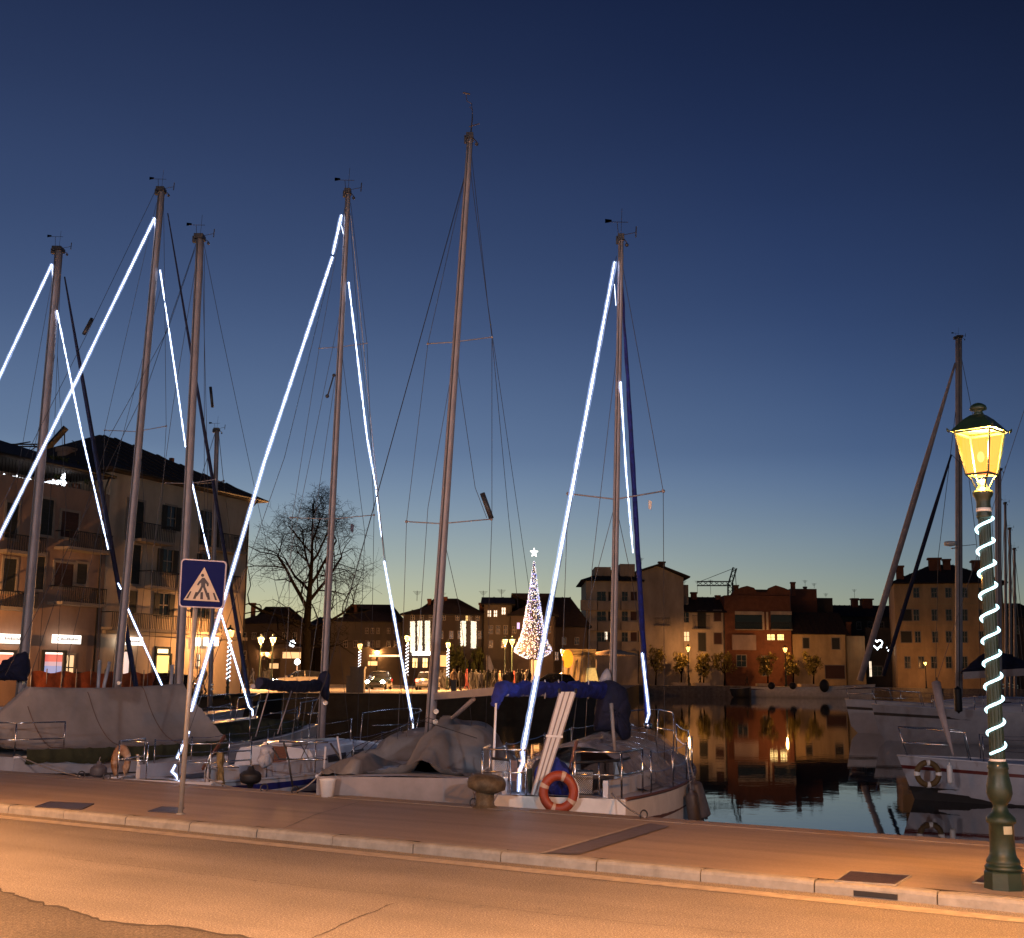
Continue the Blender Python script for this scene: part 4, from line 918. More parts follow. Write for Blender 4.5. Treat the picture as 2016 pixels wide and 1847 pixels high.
# ---- boat B: big lit boat behind the tent -------------------------------
Bb = newboat('sailboat', 'lit sailboat behind the tan boom tent, its tall mast second from the left', -235, 492, 1410, 12.2, 3.0, 1.3, 1.55, .65, M_gel, M_gel, stripe='blue')
cabin(Bb, .30, .74, .68, .52); rails(Bb, True, True)
mm = mast(Bb, 230, 1350, 318, 375, 17, 14, zfoot=.5, vane=20)
Y = Bb.Ym; SBb = Bb.S.y; yb = P(Bb, 0, Bb.L, 0).y
spreader(Bb, [(206, 847, .1), (268, 850, 0), (327, 839, -.1)], .016)
wires(Bb, [[(308, 400, Y), (206, 847, Y), (190, 1360, Y)], [(322, 400, Y), (327, 839, Y), (300, 1360, Y)], [(270, 860, Y), (250, 1100, Y), (215, 1360, Y)], [(275, 860, Y), (290, 1100, Y), (262, 1360, Y)],
           [(302, 440, Y), (0, 1055, SBb + 1.5), (-150, 1400, SBb + .4)], [(304, 380, Y), (170, 660, SBb + 4), (0, 1000, SBb + 2)], [(318, 560, Y), (205, 1000, Y), (120, 1350, Y)]], .0058)
mb = MB(); a = at(330, 420, Y); q = at(495, 1400, yb); n = 24; mb.tube([a.lerp(q, i / n) for i in range(n + 1)], [.014 + .02 * min(1, i / 9) + .025 * i / n for i in range(n + 1)], 9); mb.build('furled_genoa', M_navy, Bb.root)
led([(304, 430, Y), (150, 750, SBb + 4.6), (-6, 1066, SBb + 1.4), (-110, 1275, SBb + .8)], .032, 'longest light string, slanting from the second mast down to the left edge')
led([(304, 435, Y), (306, 462, Y)], .014, 'short light string end beside the second mast from the left', M_led2)
led([(315, 532, Y - .1), (345, 735, Y + 1.2), (365, 880, Y + 2.1)], .021, 'dotted light string between the second and third masts from the left', beads=True)
led([(376, 942, Y + 2.5), (412, 1100, Y + 3.6)], .022, 'light string piece ending above the crossing sign', beads=True)
led([(436, 1212, yb - 1.9), (490, 1392, yb - .2), (497, 1398, yb - .1), (497, 1409, yb - .1)], .022, 'light string with a kinked end at the bow behind the tented boat')
mb = MB(); mb.tube([at(165, 658, SBb + 4.2), at(181, 628, SBb + 4.4)], .045, 8); tag(mb.build('radar_reflector', M_dark), 'dark tube radar reflector tilted on the stay above the crossing light strings at left', 'radar reflector', 'tube radar reflectors in the rigging')
mb = MB(); mb.tube([at(644, 782, Cc.Ym - 1.4), at(657, 738, Cc.Ym - 1.3)], .014, 6); mb.ball(at(644, 780, Cc.Ym - 1.4), .04, 8, 5); mb.ball(at(657, 739, Cc.Ym - 1.3), .035, 8, 5); tag(mb.build('radar_reflector', M_dark), 'thin radar reflector with two dark ends left of the blue-covered mast', 'radar reflector', 'tube radar reflectors in the rigging')
# twin mooring posts sticking up
for u0, u1 in ((193, 190), (213, 207)):
    pass

# ---- boat A: leftmost ----------------------------------------------------
Aa = newboat('sailboat', 'leftmost sailboat, its stern out of frame, with a navy cover on its boom', -560, 345, 1400, 12.5, 3.1, 1.3, 1.5, .65, M_gel, M_gel, stripe='navy')
cabin(Aa, .30, .74, .68, .52); rails(Aa, True, True)
mm = mast(Aa, 47, 1300, 116, 492, 20, 16, zfoot=.5, vane=24)
Y = Aa.Ym; SA = Aa.S.y; yb = P(Aa, 0, Aa.L, 0).y
wires(Aa, [[(108, 520, Y), (40, 900, Y), (-15, 1300, Y)], [(120, 520, Y), (105, 900, Y), (75, 1320, Y)], [(108, 700, Y), (30, 1050, Y), (0, 1200, Y)], [(113, 700, Y), (130, 1000, Y), (110, 1330, Y)], [(102, 530, Y), (0, 740, SA + 4.5), (-250, 1260, SA + 1)]], .0065)
mb = MB(); a = at(127, 545, Y); q = at(275, 1395, yb); n = 24; mb.tube([a.lerp(q, i / n) for i in range(n + 1)], [.02 + .03 * min(1, i / 6) + .03 * i / n for i in range(n + 1)], 9); mb.build('furled_genoa', M_navy, Aa.root)
led([(102, 521, Y), (0, 740, SA + 4.6), (-60, 868, SA + 3.6)], .034, 'bright light string from the leftmost mast, cut by the left edge')
led([(102, 524, Y), (104, 552, Y)], .014, 'short light string end beside the leftmost masthead', M_led2)
led([(112, 612, Y - .1), (160, 850, Y + 1.3), (213, 1082, Y + 2.7)], .023, 'dotted light string slanting right of the leftmost mast', beads=True)
led([(232, 1148, yb - 2.4), (238, 1160, yb - 2.3)], .022, 'tiny light string piece beside the second mast from the left', beads=True)
led([(250, 1195, yb - 2.0), (320, 1352, yb - .5)], .024, 'light string slanting down to the tent ridge in front of the shops')
bag([(-50, 1345), (-10, 1318), (10, 1300), (40, 1285), (54, 1284), (56, 1310), (52, 1340), (30, 1338), (0, 1340)], Y - .6, .5, M_navy, 'boom_cover', Aa.root)
for i, (u0, v0, u1, v1) in enumerate(((193, 1348, 196, 1303), (205, 1348, 215, 1306), (336, 1352, 339, 1312), (354, 1352, 358, 1313))):
    mb = MB(); a = at(u0, v0, 31); mb.tube([V3((a.x, 31, -1.3)), a, at(u1, v1, 31)], .045, 8); mb.lathe([(.05, 0), (.055, .02), (.02, .05)], Matrix.Translation(at(u1, v1, 31)), 8)
    tag(mb.build('mooring_post', M_gelg), ('slim white mooring post just left of the second mast, left of two', 'slim leaning white mooring post just left of the second mast, right of two', 'slim white mooring post right of the second mast, left of two', 'slim white mooring post next to the third mast, right of two')[i], 'mooring post', 'slim white mooring posts behind the tan tent')
# light hull/deckhouse slab seen over the tent
DH = newboat('motorboat', 'pale blue-grey motorboat deckhouse just behind the left end of the tan tent', -150, 262, 1400, 8.2, 2.5, 1.75, 1.6, .8, M_gelg, M_gelg, 'motorboats moored among the sailboats', S=V3((-10.9, 24.2, 0)), cat='motorboat')
cabin(DH, .12, .8, .8, .28)
# ------------------------------------------------------------------ street lamp (near, right)
Lp = G(1977, 1749, ZS); YL = Lp.y
def zl(v, u=1965): return at(u, v, YL).z - ZS
M_gl = glass_emat('sodium_lit_pane', (1, .25, .028), 2.0, .42)
lampm = thing('street_lamp', 'large green cast iron street lamp lit orange at the right kerb', 'street lamp', (Lp.x, Lp.y, ZS), 0, 'lantern street lamps')
def lm(m_): return m_
pxl = YL / 2434.
def lath(prof, nm, m_, par, n=28, rot=0, smooth=True):
    mb = MB(); mb.lathe([(r * pxl, zl(v)) for v, r in sorted(prof, key=lambda a: -a[0])], None, n, rot, smooth); return mb.build(nm, m_, par, local=True)
lath([(1757, 38), (1716, 36), (1712, 33)], 'plinth', M_green_iron, lampm, 8, radians(22.5 + 12), False)
lath([(1712, 34), (1706, 35), (1702, 31), (1700, 29), (1697, 31), (1692, 30), (1686, 26), (1680, 24), (1670, 23), (1622, 22.5), (1620, 26), (1616, 28), (1610, 27), (1604, 22), (1598, 16), (1590, 13.5), (1585, 13), (1581, 15), (1574, 20), (1562, 24), (1548, 23.5), (1530, 20), (1516, 18), (1512, 20), (1508, 19), (1500, 17.5), (1498, 15)], 'pedestal', M_green_iron, lampm)
lath([(1500, 15.4), (1494, 15.4)], 'light_tube_clamp', M_cream, lampm)
mb = MB(); n = 24; prof = []
z0, z1 = zl(1498), zl(1020)
for j in range(24):       # fluted shaft
    pass
rows = []
for i in range(9):
    f = i / 8; r = (14.5 * (1 - f) + 11.5 * f) * pxl; rows.append([V3((r * (1 - .07 * (j % 2)) * cos(2 * pi * j / 32), r * (1 - .07 * (j % 2)) * sin(2 * pi * j / 32), z0 + (z1 - z0) * f)) for j in range(32)])
mb.smooth = False; mb.grid(rows, True); mb.build('shaft', M_green_iron, lampm, local=True)
lath([(1022, 13), (1016, 15), (1010, 13.5), (1004, 14), (990, 13.5), (982, 15), (976, 19), (972, 20), (968, 19), (964, 12), (958, 9), (945, 7)], 'capital', M_green_iron, lampm)
lath([(1008, 14.6), (1001, 14.6)], 'collar_band', M_cream, lampm)
# lantern: square, tapering
ROT = radians(46)
def sq(hw_, v, dz=0): z = zl(v) + dz; return [V3((cos(ROT + pi / 2 * k + pi / 4), sin(ROT + pi / 2 * k + pi / 4), 0)) * hw_ * pxl * 1.4142 + V3((0, 0, z)) for k in range(4)]
bt_, tp_ = sq(22.5, 935), sq(36, 853)
lant = MB()
for k in range(4): lant.beam(bt_[k], tp_[k], .014, .014); lant.beam(bt_[k], bt_[(k + 1) % 4], .016, .016); lant.beam(tp_[k], tp_[(k + 1) % 4], .018, .018)
s2 = sq(9, 962)
for k in range(4): lant.tube([s2[k], s2[k].lerp(bt_[k], .5) + V3((0, 0, .02)) , bt_[k]], .007, 5)
lo = lant.build('lantern_frame', M_green_iron, lampm, local=True)
for k in range(4):
    mb = MB(); c = sum(bt_ + tp_, V3()) / 8; q = [bt_[k], bt_[(k + 1) % 4], tp_[(k + 1) % 4], tp_[k]]; m_ = sum(q, V3()) / 4; q = [m_ + (x - m_) * .97 for x in q]
    mb.add(q, [(0, 1, 2, 3)]); mb.build('glass_pane', M_gl, lo, local=True)
r0, r1, r2q, r3 = sq(43, 851), sq(39, 846), sq(22, 826), sq(12, 818)
mb = MB(); mb.grid([r0, r1, r2q, r3], True); mb.add(r3, [(0, 1, 2, 3)]); mb.build('lantern_roof', M_green_iron, lo, local=True)
mb = MB()
for k in range(4): mb.tube([r0[k], r0[k] * 1.0 + V3((r0[k].x * .06, r0[k].y * .06, .01)), r0[k] + V3((r0[k].x * .10, r0[k].y * .10, .03))], [.014, .012, .004], 5)
mb.build('roof_horn', M_green_iron, lo, local=True)
lath([(820, 13), (814, 9), (810, 8), (808, 16), (805, 17), (800, 15), (796, 9), (794, 3)], 'finial', M_green_iron, lo)
mb = MB(); zc = zl(900); mb.ball(V3((0, 0, zc)), .03, 12, 8, (1, 1, 1.6)); mb.build('bulb', glass_emat('sodium_bulb', (1, .75, .35), .6, 1.), lo, local=True)
def plight(par, z, power, col=SODIUM, rad=.07, nm='lamp_light'):
    l = bpy.data.lights.new(nm, 'POINT'); l.energy = power; l.color = col; l.shadow_soft_size = rad
    o = bpy.data.objects.new(nm, l); C.objects.link(o); o.parent = par; o.location = (0, 0, z); return o
plight(lampm, zl(885), LAMP_P, (1, .36, .06))
H_LAMP = zl(794)
# coiled light tube on the pole
def spiral(z0, z1, r, turns, rt, n=None, ph=0.):
    n = n or int(turns * 28); return [V3(((r) * cos(ph + 2 * pi * turns * i / n), (r) * sin(ph + 2 * pi * turns * i / n), z0 + (z1 - z0) * i / n)) for i in range(n + 1)]
M_coil = emat('cold_white_tube_light', (.50, .88, .95), 3.0)
mb = MB(); pts = spiral(zl(1484), zl(1012), 16.5 * pxl, 10.6, .01, ph=radians(200)); mb.tube(pts, [.010 + .003 * random.random() for _ in pts], 7)
t = thing('coiled_light_tube', 'cold white light tube coiled around the pole of the nearest street lamp', 'light string', (Lp.x, Lp.y, ZS), 0, 'light tubes coiled around lamp poles')
mb.build('tube', M_coil, t, local=True)
# enamel plate on the pedestal
mb = MB(); cdir = (V3((0, 0, 0)) - Lp); cdir.z = 0; cdir.normalize(); sd = V3((-cdir.y, cdir.x, 0)) ; a0 = atan2(cdir.y, cdir.x) + .55
rows = [[V3((cos(a0 + (j - 3) * .13), sin(a0 + (j - 3) * .13), 0)) * (23.6 * pxl) + V3((0, 0, zl(v))) for j in range(7)] for v in (1640, 1624)]
mb.smooth = True; mb.grid(rows); mb.build('number_plate', mat('yellowed_enamel', (.34, .34, .24), .6, 0, .1, 20), lampm, local=True)

# distant lamps: same kind, simplified once
far = thing('street_lamp', 'x', 'street lamp', (0, 0, 0), 0, 'lantern street lamps')
mb = MB(); mb.lathe([(.14, 0), (.14, .15), (.085, .2), (.08, .55), (.10, .58), (.055, .68), (.085, .8), (.06, .95), (.05, 1.0), (.042, 2.68), (.06, 2.75), (.05, 2.85), (.03, 2.92)], None, 10); mb.build('post', M_green_iron, far, local=True)
def fsq(h, z): return [V3((h * a, h * b, z)) for a, b in ((-1, -1), (1, -1), (1, 1), (-1, 1))]
mb = MB(); a, b2, c2_, d2 = fsq(.10, 2.97), fsq(.17, 3.3), fsq(.21, 3.3), fsq(.06, 3.44)
for k in range(4): mb.beam(a[k], b2[k], .02, .02)
mb.grid([c2_, d2], True); mb.add(c2_, [(0, 1, 2, 3)]); mb.lathe([(.03, 3.44), (.06, 3.5), (.01, 3.58)], None, 8); hd = mb.build('lantern_roof', M_green_iron, far, local=True)
mb = MB(); mb.grid([fsq(.095, 2.98), fsq(.162, 3.29)], True); mb.build('glass', glass_emat('distant_lit_panes', (1, .45, .09), 2.6), hd, local=True)
flamp = plight(far, 3.14, 1.0, rad=.1)
M_spir = emat('distant_coil_light', (.80, .88, 1.0), 2.5)
def lamp_at(u, v, Y, label, z0=None, power=130, coil=False, sc=None, first=[True], lit=True):
    """lantern centre seen at (u,v); stands on z0"""
    z0 = ZP if z0 is None else z0
    c = at(u, v, Y); s = sc or (c.z - z0) / 3.15
    o = far if first[0] else copy_tree(far)
    first[0] = False
    o.location = (c.x, Y, z0); o.scale = (s,) * 3; o['label'] = label; MW[o.name] = Matrix.Translation(o.location) @ Matrix.Scale(s, 4)
    for ch in [x for x in C.objects if x.parent == o and x.type == 'LIGHT']:
        ch.data = ch.data.copy(); ch.data.energy = power * FARK
        if not lit: bpy.data.objects.remove(ch)
    if not lit:
        for x in [x for x in C.objects if x.parent and x.parent.parent == o and x.name.startswith('glass')]:
            x.data = x.data.copy(); x.data.materials[0] = mat('milky_lamp_glass', (.55, .52, .5), .3, 0, .05, 3, emis=(1, .9, .8), es=.25)
    if coil:
        mb = MB(); mb.tube(spiral(s * .9, s * 2.8, .085 * s, 9, .02, 90), .028 * s, 4); q = mb.build('coiled_light_tube', M_spir); q.location = o.location
        tag(q, label.replace('street lamp', 'lamp') + ' - its coil of white lights', 'light string', 'light tubes coiled around lamp poles')
        q['label'] = coil
    return o
lamp_at(453, 1247, 70, 'lit street lamp behind the crossing of light strings right of the crossing sign', z0=.3, coil='white coil on the lamp pole just right of the crossing sign', power=40)
lamp_at(513, 1260, 93, 'lit street lamp, left one of the close pair left of the bare tree', power=160)
lamp_at(537.5, 1260, 93, 'lit street lamp, right one of the close pair left of the bare tree', power=160)
lamp_at(708.5, 1272, 103, 'lit street lamp with a white coil right of the bare tree', coil='white coil on the lamp pole right of the bare tree', power=46)
lamp_at(802, 1257, 101, 'tall lit street lamp beside the light curtains on the dark facade', coil='white coil on the lamp pole beside the light curtains', power=220)
lamp_at(882, 1270, 104, 'lit street lamp with a white coil between the tallest mast and the crowd', coil='white coil on the lamp pole nearest the crowd', power=200)
lamp_at(994, 1264, 106, 'lit street lamp, left one of the two beside the lit cone tree', power=200)
lamp_at(1008, 1264, 106.6, 'lit street lamp, right one of the two beside the lit cone tree', power=120)
lamp_at(516, 1287, 150, 'small far street lamp, left of two under the lamp pair', power=160)
lamp_at(526, 1287, 150, 'small far street lamp, right of two under the lamp pair', power=100)
lamp_at(742, 1284, 150, 'small far street lamp above the car with headlights', power=200)
lamp_at(926, 1283, 150, 'small far street lamp above the left of the crowd', power=220)
lamp_at(966, 1283, 155, 'small far street lamp above the middle of the crowd', power=220)
lamp_at(1106, 1283, 118, 'lit street lamp right of the cone tree beside the market stall', z0=.5, power=220)
lamp_at(1354, 1277, 201.5, 'lit street lamp on the far promenade among the left small trees', z0=ZF, power=46)
lamp_at(1545, 1279, 201.5, 'lit street lamp on the far promenade before the red brick house', z0=ZF, power=46)
lamp_at(1820, 1290, 189, 'far street lamp in front of the tall yellow house', z0=ZF, power=32, sc=1.2)
lamp_at(89, 1240, 62, 'street lamp with a pale unlit lantern in front of the lit shop signs', z0=.3, lit=False)
q = lamp_at(-120, 1245, 52, 'lit street lamp on the far street beyond the left edge', z0=.3, power=110)
# lamps of the same street outside the frame, and two added white fill lamps
for u, v, Y_, p in ((-560, 1650, None, LAMP_P),):
    q = G(-420, 1612, ZS); o = copy_tree(lampm, 'green cast iron street lamp at the kerb beyond the left edge', loc=(q.x, q.y, ZS))
def tall_lamp(x, y, z, aim, power, label, down=True):
    t = thing('road_lamp', label, 'street lamp', (x, y, 0), 0, 'tall road lamps along the street')
    mb = MB(); mb.tube([(x, y, 0), (x, y, z - .8), (x + aim[0] * .4, y + aim[1] * .4, z - .1), (x + aim[0] * 1.8, y + aim[1] * 1.8, z)], [.09, .06, .05, .04], 10); mb.build('mast_arm', M_metal, t)
    hx, hy = x + aim[0] * 2.1, y + aim[1] * 2.1
    mb = MB(); mb.ball(V3((hx, hy, z + .06)), .3, 12, 6, (1, 1, .4)); h_ = mb.build('lamp_head', M_metal, t)
    l = bpy.data.lights.new('road_light', 'SPOT' if down else 'POINT'); l.energy = power
    if down: l.spot_size = radians(128); l.spot_blend = .55; l.shadow_soft_size = .2; l.color = (1, .44, .17)
    else: l.shadow_soft_size = .15; l.color = (1, .92, .98)
    o = bpy.data.objects.new('road_light', l); C.objects.link(o); o.parent = t; o.location = (hx - x, hy - y, z - .28)
    return t, o
tall_lamp(-1.2, -1.5, 7.6, (.55, .83), ROAD_P, 'tall grey road lamp behind the viewer on the near side')
tall_lamp(-14.0, 4.0, 7.6, (.5, .86), ROAD_P * 1.8, 'tall grey road lamp out of frame to the left')
tall_lamp(9.5, -3.5, 7.6, (.5, .86), ROAD_P, 'tall grey road lamp out of frame to the right')
tall_lamp(-13, -12, 6.5, (.3, .95), FILL_P, 'unseen white fill lamp added behind the viewer to the left', False)
tall_lamp(7, -15, 6.5, (.1, .99), FILL_P, 'unseen white fill lamp added behind the viewer to the right', False)
# the white pair: unseen fill lamps, added to light boats, masts and kerb
# ------------------------------------------------------------------ pedestrian crossing sign
sp = G(355, 1603, ZS); Ys = sp.y
sg = thing('crossing_sign', 'square blue pedestrian crossing sign with a walking figure in a pale triangle', 'road sign', (sp.x, sp.y, ZS))
top = at(391, 1105, Ys + .06); mb = MB(); mb.tube([sp, top], .030, 14); mb.build('pole', mat('galvanised_pole', (.42, .40, .37), .45, .4, .12, 6), sg)
mb = MB(); mb.lathe([(.055, 0), (.05, .012), (.035, .02)], Matrix.Translation(sp), 14); mb.build('pole_foot', M_kerb, sg)
TL, TR, BR, BL = at(356.7, 1099.4, Ys - .01), at(446.8, 1105, Ys - .04), at(439.8, 1198.6, Ys - .04), at(351.8, 1195, Ys - .01)
def bd(a, b_, off=0.): 
    p = TL.lerp(TR, a).lerp(BL.lerp(BR, a), b_); nn = (TR - TL).cross(BL - TL).normalized()
    if nn.y > 0: nn = -nn
    return p + nn * off
def rr(a0, b0, a1, b1, r, k=6):
    P_ = []
    for cx, cy, s0 in ((a1 - r, b0 + r, -90), (a1 - r, b1 - r, 0), (a0 + r, b1 - r, 90), (a0 + r, b0 + r, 180)):
        for i in range(k + 1): t_ = radians(s0 + 90 * i / k); P_.append((cx + r * cos(t_), cy + r * sin(t_)))
    return P_
def sheet(nm, pts, off, m_, par, th=.002):
    nn = bd(0, 0, 1) - bd(0, 0, 0); mb = MB(); mb.prism([bd(a, b_, off) for a, b_ in pts], nn * th); return mb.build(nm, m_, par)
M_sb = mat('sign_blue', (.003, .008, .075), .85, 0, .06, 3, spec=.15); M_sw = mat('sign_white', (.46, .40, .33), .8, 0, .05, 4, spec=.2); M_sk = mat('sign_black', (.02, .008, .006), .5)
bo = sheet('sign_board', rr(0, 0, 1, 1, .08), -.014, M_metal, sg, .014)
sheet('white_rim', rr(.0, .0, 1, 1, .08), .0005, mat('sign_rim', (.36, .32, .38), .5), bo, .001)
sheet('blue_field', rr(.028, .026, .972, .974, .07), .003, M_sb, bo, .001)
sheet('pale_triangle', [(.52, .155), (.908, .860), (.100, .852)], .006, M_sw, bo, .001)
def zt(zx, zy):       # enlarged-photo coordinates of the sign to board fractions
    ly = 170 + (zx - 130) / 640 * 20; bt2 = 832 + (zx - 95) / 625 * 23; b_ = (zy - ly) / (bt2 - ly); lx = 130 - 32 * b_; rx = 768 - 43 * b_; return ((zx - lx) / (rx - lx), b_)
fig = [[zt(432 + 22 * cos(2 * pi * i / 16), 396 + 22 * sin(2 * pi * i / 16)) for i in range(16)],
       [zt(*p) for p in ((425, 432), (460, 430), (490, 470), (520, 510), (515, 545), (495, 548), (488, 515), (470, 505), (470, 550), (505, 640), (520, 700), (492, 700), (462, 620), (438, 560), (415, 610), (375, 660), (352, 690), (330, 670), (368, 625), (400, 570), (412, 540), (412, 500), (398, 505), (372, 540), (355, 528), (375, 490))],
       [zt(*p) for p in ((258, 618), (280, 618), (232, 716), (200, 716))], [zt(*p) for p in ((335, 628), (368, 628), (335, 722), (298, 720))], [zt(*p) for p in ((405, 628), (440, 628), (440, 725), (400, 725))],
       [zt(*p) for p in ((495, 634), (522, 634), (540, 732), (502, 732))], [zt(*p) for p in ((575, 636), (600, 636), (638, 738), (608, 738))]]
for i, f in enumerate(fig): sheet(['figure_head', 'walking_figure', 'stripe_symbol', 'stripe_symbol', 'stripe_symbol', 'stripe_symbol', 'stripe_symbol'][i], f, .009, M_sk, bo, .001)
mb = MB(); mb.box(tuple(at(386, 1130, Ys) + V3((-.05, .0, -.02))), tuple(at(386, 1130, Ys) + V3((.09, .10, .02)))); mb.box(tuple(at(388, 1180, Ys) + V3((-.05, .0, -.02))), tuple(at(388, 1180, Ys) + V3((.09, .10, .02)))); mb.build('clamp', M_metal, sg)
# ------------------------------------------------------------------ bollard
bp = G(954, 1590, ZS); t = thing('mooring_bollard', 'rusty ochre mushroom-headed mooring bollard on the quay left of the life ring', 'bollard', (bp.x, bp.y, ZS))
q = bp.y / 2434.; M_bol = mat('ochre_rusted_iron', (.13, .10, .06), .65, .3, .3, 9, bump=.6, var2=(.05, .035, .02))
mb = MB(); mb.lathe([(25 * q, 0), (24 * q, .015), (19 * q, .03), (18 * q, .06), (18 * q, 30 * q)], None, 24); mb.build('stem', M_bol, t, local=True)
mb = MB(); mb.lathe([(18 * q, 28 * q), (24 * q, 30 * q), (36 * q, 36 * q), (38 * q, 46 * q), (37 * q, 52 * q), (31 * q, 59 * q), (18 * q, 63 * q), (1 * q, 64 * q)], Matrix.Rotation(radians(4), 4, 'Y'), 28); mb.build('mushroom_head', M_bol, t, local=True)
# ------------------------------------------------------------------ buildings
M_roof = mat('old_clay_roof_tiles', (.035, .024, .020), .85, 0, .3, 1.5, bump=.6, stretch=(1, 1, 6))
M_win = mat('dark_window_glass', (.01, .01, .012), .12, 0, .2, 3)
M_shut = mat('dark_green_shutters', (.02, .022, .018), .7, 0, .2, 5)
M_shutr = mat('red_brown_shutters', (.05, .018, .013), .7, 0, .2, 5)
M_iron = mat('black_railing', (.012, .012, .012), .6)
M_trim = mat('pale_window_trim', (.26, .22, .18), .75, 0, .1, 4)
M_lit = emat('warm_lit_window', (1, .62, .30), 1.1); M_litb = emat('bright_yellow_window', (1, .66, .22), 2.2); M_litw = emat('pale_lit_window', (1, .80, .58), 1.6); M_litv = emat('violet_lit_window', (.55, .45, 1), 1.3)
def plaster(nm, c, v=.22, sc=.45): return mat(nm, c, .9, 0, v, sc, bump=.2, stretch=(1, 1, .4))
class Bl: pass
def building(name, label, uL, YL_, uR, YR_, veave, depth, wall, z0=ZP, vE_at='L', group=None, cat='building'):
    b = Bl(); a = at(uL, 1320, YL_); c = at(uR, 1320, YR_); a.z = c.z = z0; e = (c - a); b.w = e.length; e.normalize(); b.e = e; b.n = V3((-e.y, e.x, 0))
    b.P0 = a; b.root = thing(name, label, cat, tuple(a), atan2(e.y, e.x), group); b.M = MW[b.root.name]; b.Mi = b.M.inverted()
    u_, Y_ = (uL, YL_) if vE_at == 'L' else (uR, YR_)
    b.h = at(u_, veave, Y_).z - z0; b.d = depth
    mb = MB(); mb.box((0, 0, -.5), (b.w, depth, b.h)); mb.build('walls', wall, b.root, local=True)
    return b
def fp(b, u, v):           # view ray cut with the facade, in facade coordinates
    d = ray(u, v); o = V3((0, 0, CAMZ)); t = (b.P0 - o).dot(b.n) / d.dot(b.n); return b.Mi @ (o + d * t)
def wx(b, u, v=1250): return fp(b, u, v).x
def win(b, u0, v0, u1, v1, kind='dark', trim=True, sh_=None):
    p = fp(b, (u0 + u1) / 2, v0); q = fp(b, (u0 + u1) / 2, v1); x0 = fp(b, u0, (v0 + v1) / 2).x; x1 = fp(b, u1, (v0 + v1) / 2).x; z0, z1 = q.z, p.z
    m_ = {'dark': M_win, 'lit': M_lit, 'litb': M_litb, 'litw': M_litw, 'litv': M_litv, 'shut': M_shut, 'shutr': M_shutr}[kind]
    f = .12 if (x1 - x0) > .6 else .06; mb = MB()
    if trim: mb.box((x0 - f, -.06, z1), (x1 + f, .02, z1 + f)); mb.box((x0 - f, -.10, z0 - f), (x1 + f, .02, z0)); mb.box((x0 - f, -.06, z0), (x0, .02, z1)); mb.box((x1, -.06, z0), (x1 + f, .02, z1))
    else: mb.box((x0 - .03, -.09, z0 - .08), (x1 + .03, .02, z0))
    o = mb.build('window', M_trim, b.root, local=True)
    mb = MB(); mb.box((x0, -.03, z0), (x1, .01, z1))
    if kind in ('dark', 'lit', 'litb', 'litw'):
        xm = (x0 + x1) / 2; mb.build('pane', m_, o, local=True); mb = MB(); mb.box((xm - .035, -.05, z0), (xm + .035, -.031, z1)); mb.box((x0, -.05, (z0 + z1) / 2 - .03), (xm - .04, -.031, (z0 + z1) / 2 + .03)); mb.box((xm + .04, -.05, (z0 + z1) / 2 - .03), (x1, -.031, (z0 + z1) / 2 + .03)); mb.build('mullion', M_shut if kind != 'dark' else M_trim, o, local=True)
    else:
        for i in range(int((z1 - z0) / .18)): mb.box((x0 + .04, -.045, z0 + .05 + i * .18), (x1 - .04, -.031, z0 + .12 + i * .18))
        mb.build('shutter', m_, o, local=True)
    if sh_:
        w_ = (x1 - x0) * .5
        for a in (x0 - w_ - .02, x1 + .02):
            mb = MB(); mb.box((a, -.13, z0), (a + w_, -.065, z1)); mb.build('shutter', sh_, o, local=True)
    return o
def balcony(b, u0, v0, u1, v1, solid=None, dep=1.0):
    z1 = fp(b, (u0 + u1) / 2, v0).z; z0 = fp(b, (u0 + u1) / 2, v1).z; x0 = wx(b, u0); x1 = wx(b, u1)
    mb = MB(); mb.box((x0, -dep, z0 - .15), (x1, -.01, z0)); s = mb.build('balcony', solid or M_trim, b.root, local=True)
    mb = MB()
    if solid: mb.box((x0, -dep, z0 + .003), (x1, -dep + .1, z1)); mb.box((x0, -dep + .1, z0 + .003), (x0 + .1, -.01, z1)); mb.box((x1 - .1, -dep + .1, z0 + .003), (x1, -.01, z1)); mb.build('parapet', solid, s, local=True)
    else:
        mb.beam((x0, -dep + .03, z1), (x1, -dep + .03, z1), .05, .05); mb.beam((x0 + .03, -dep, z1), (x0 + .03, 0, z1), .05, .05); mb.beam((x1 - .03, -dep, z1), (x1 - .03, 0, z1), .05, .05)
        n = int((x1 - x0) / .14)
        for i in range(n + 1): x = x0 + .02 + (x1 - x0 - .04) * i / n; mb.box((x - .012, -dep + .02, z0), (x + .012, -dep + .045, z1 - .02))
        mb.build('railing', M_iron, s, local=True)
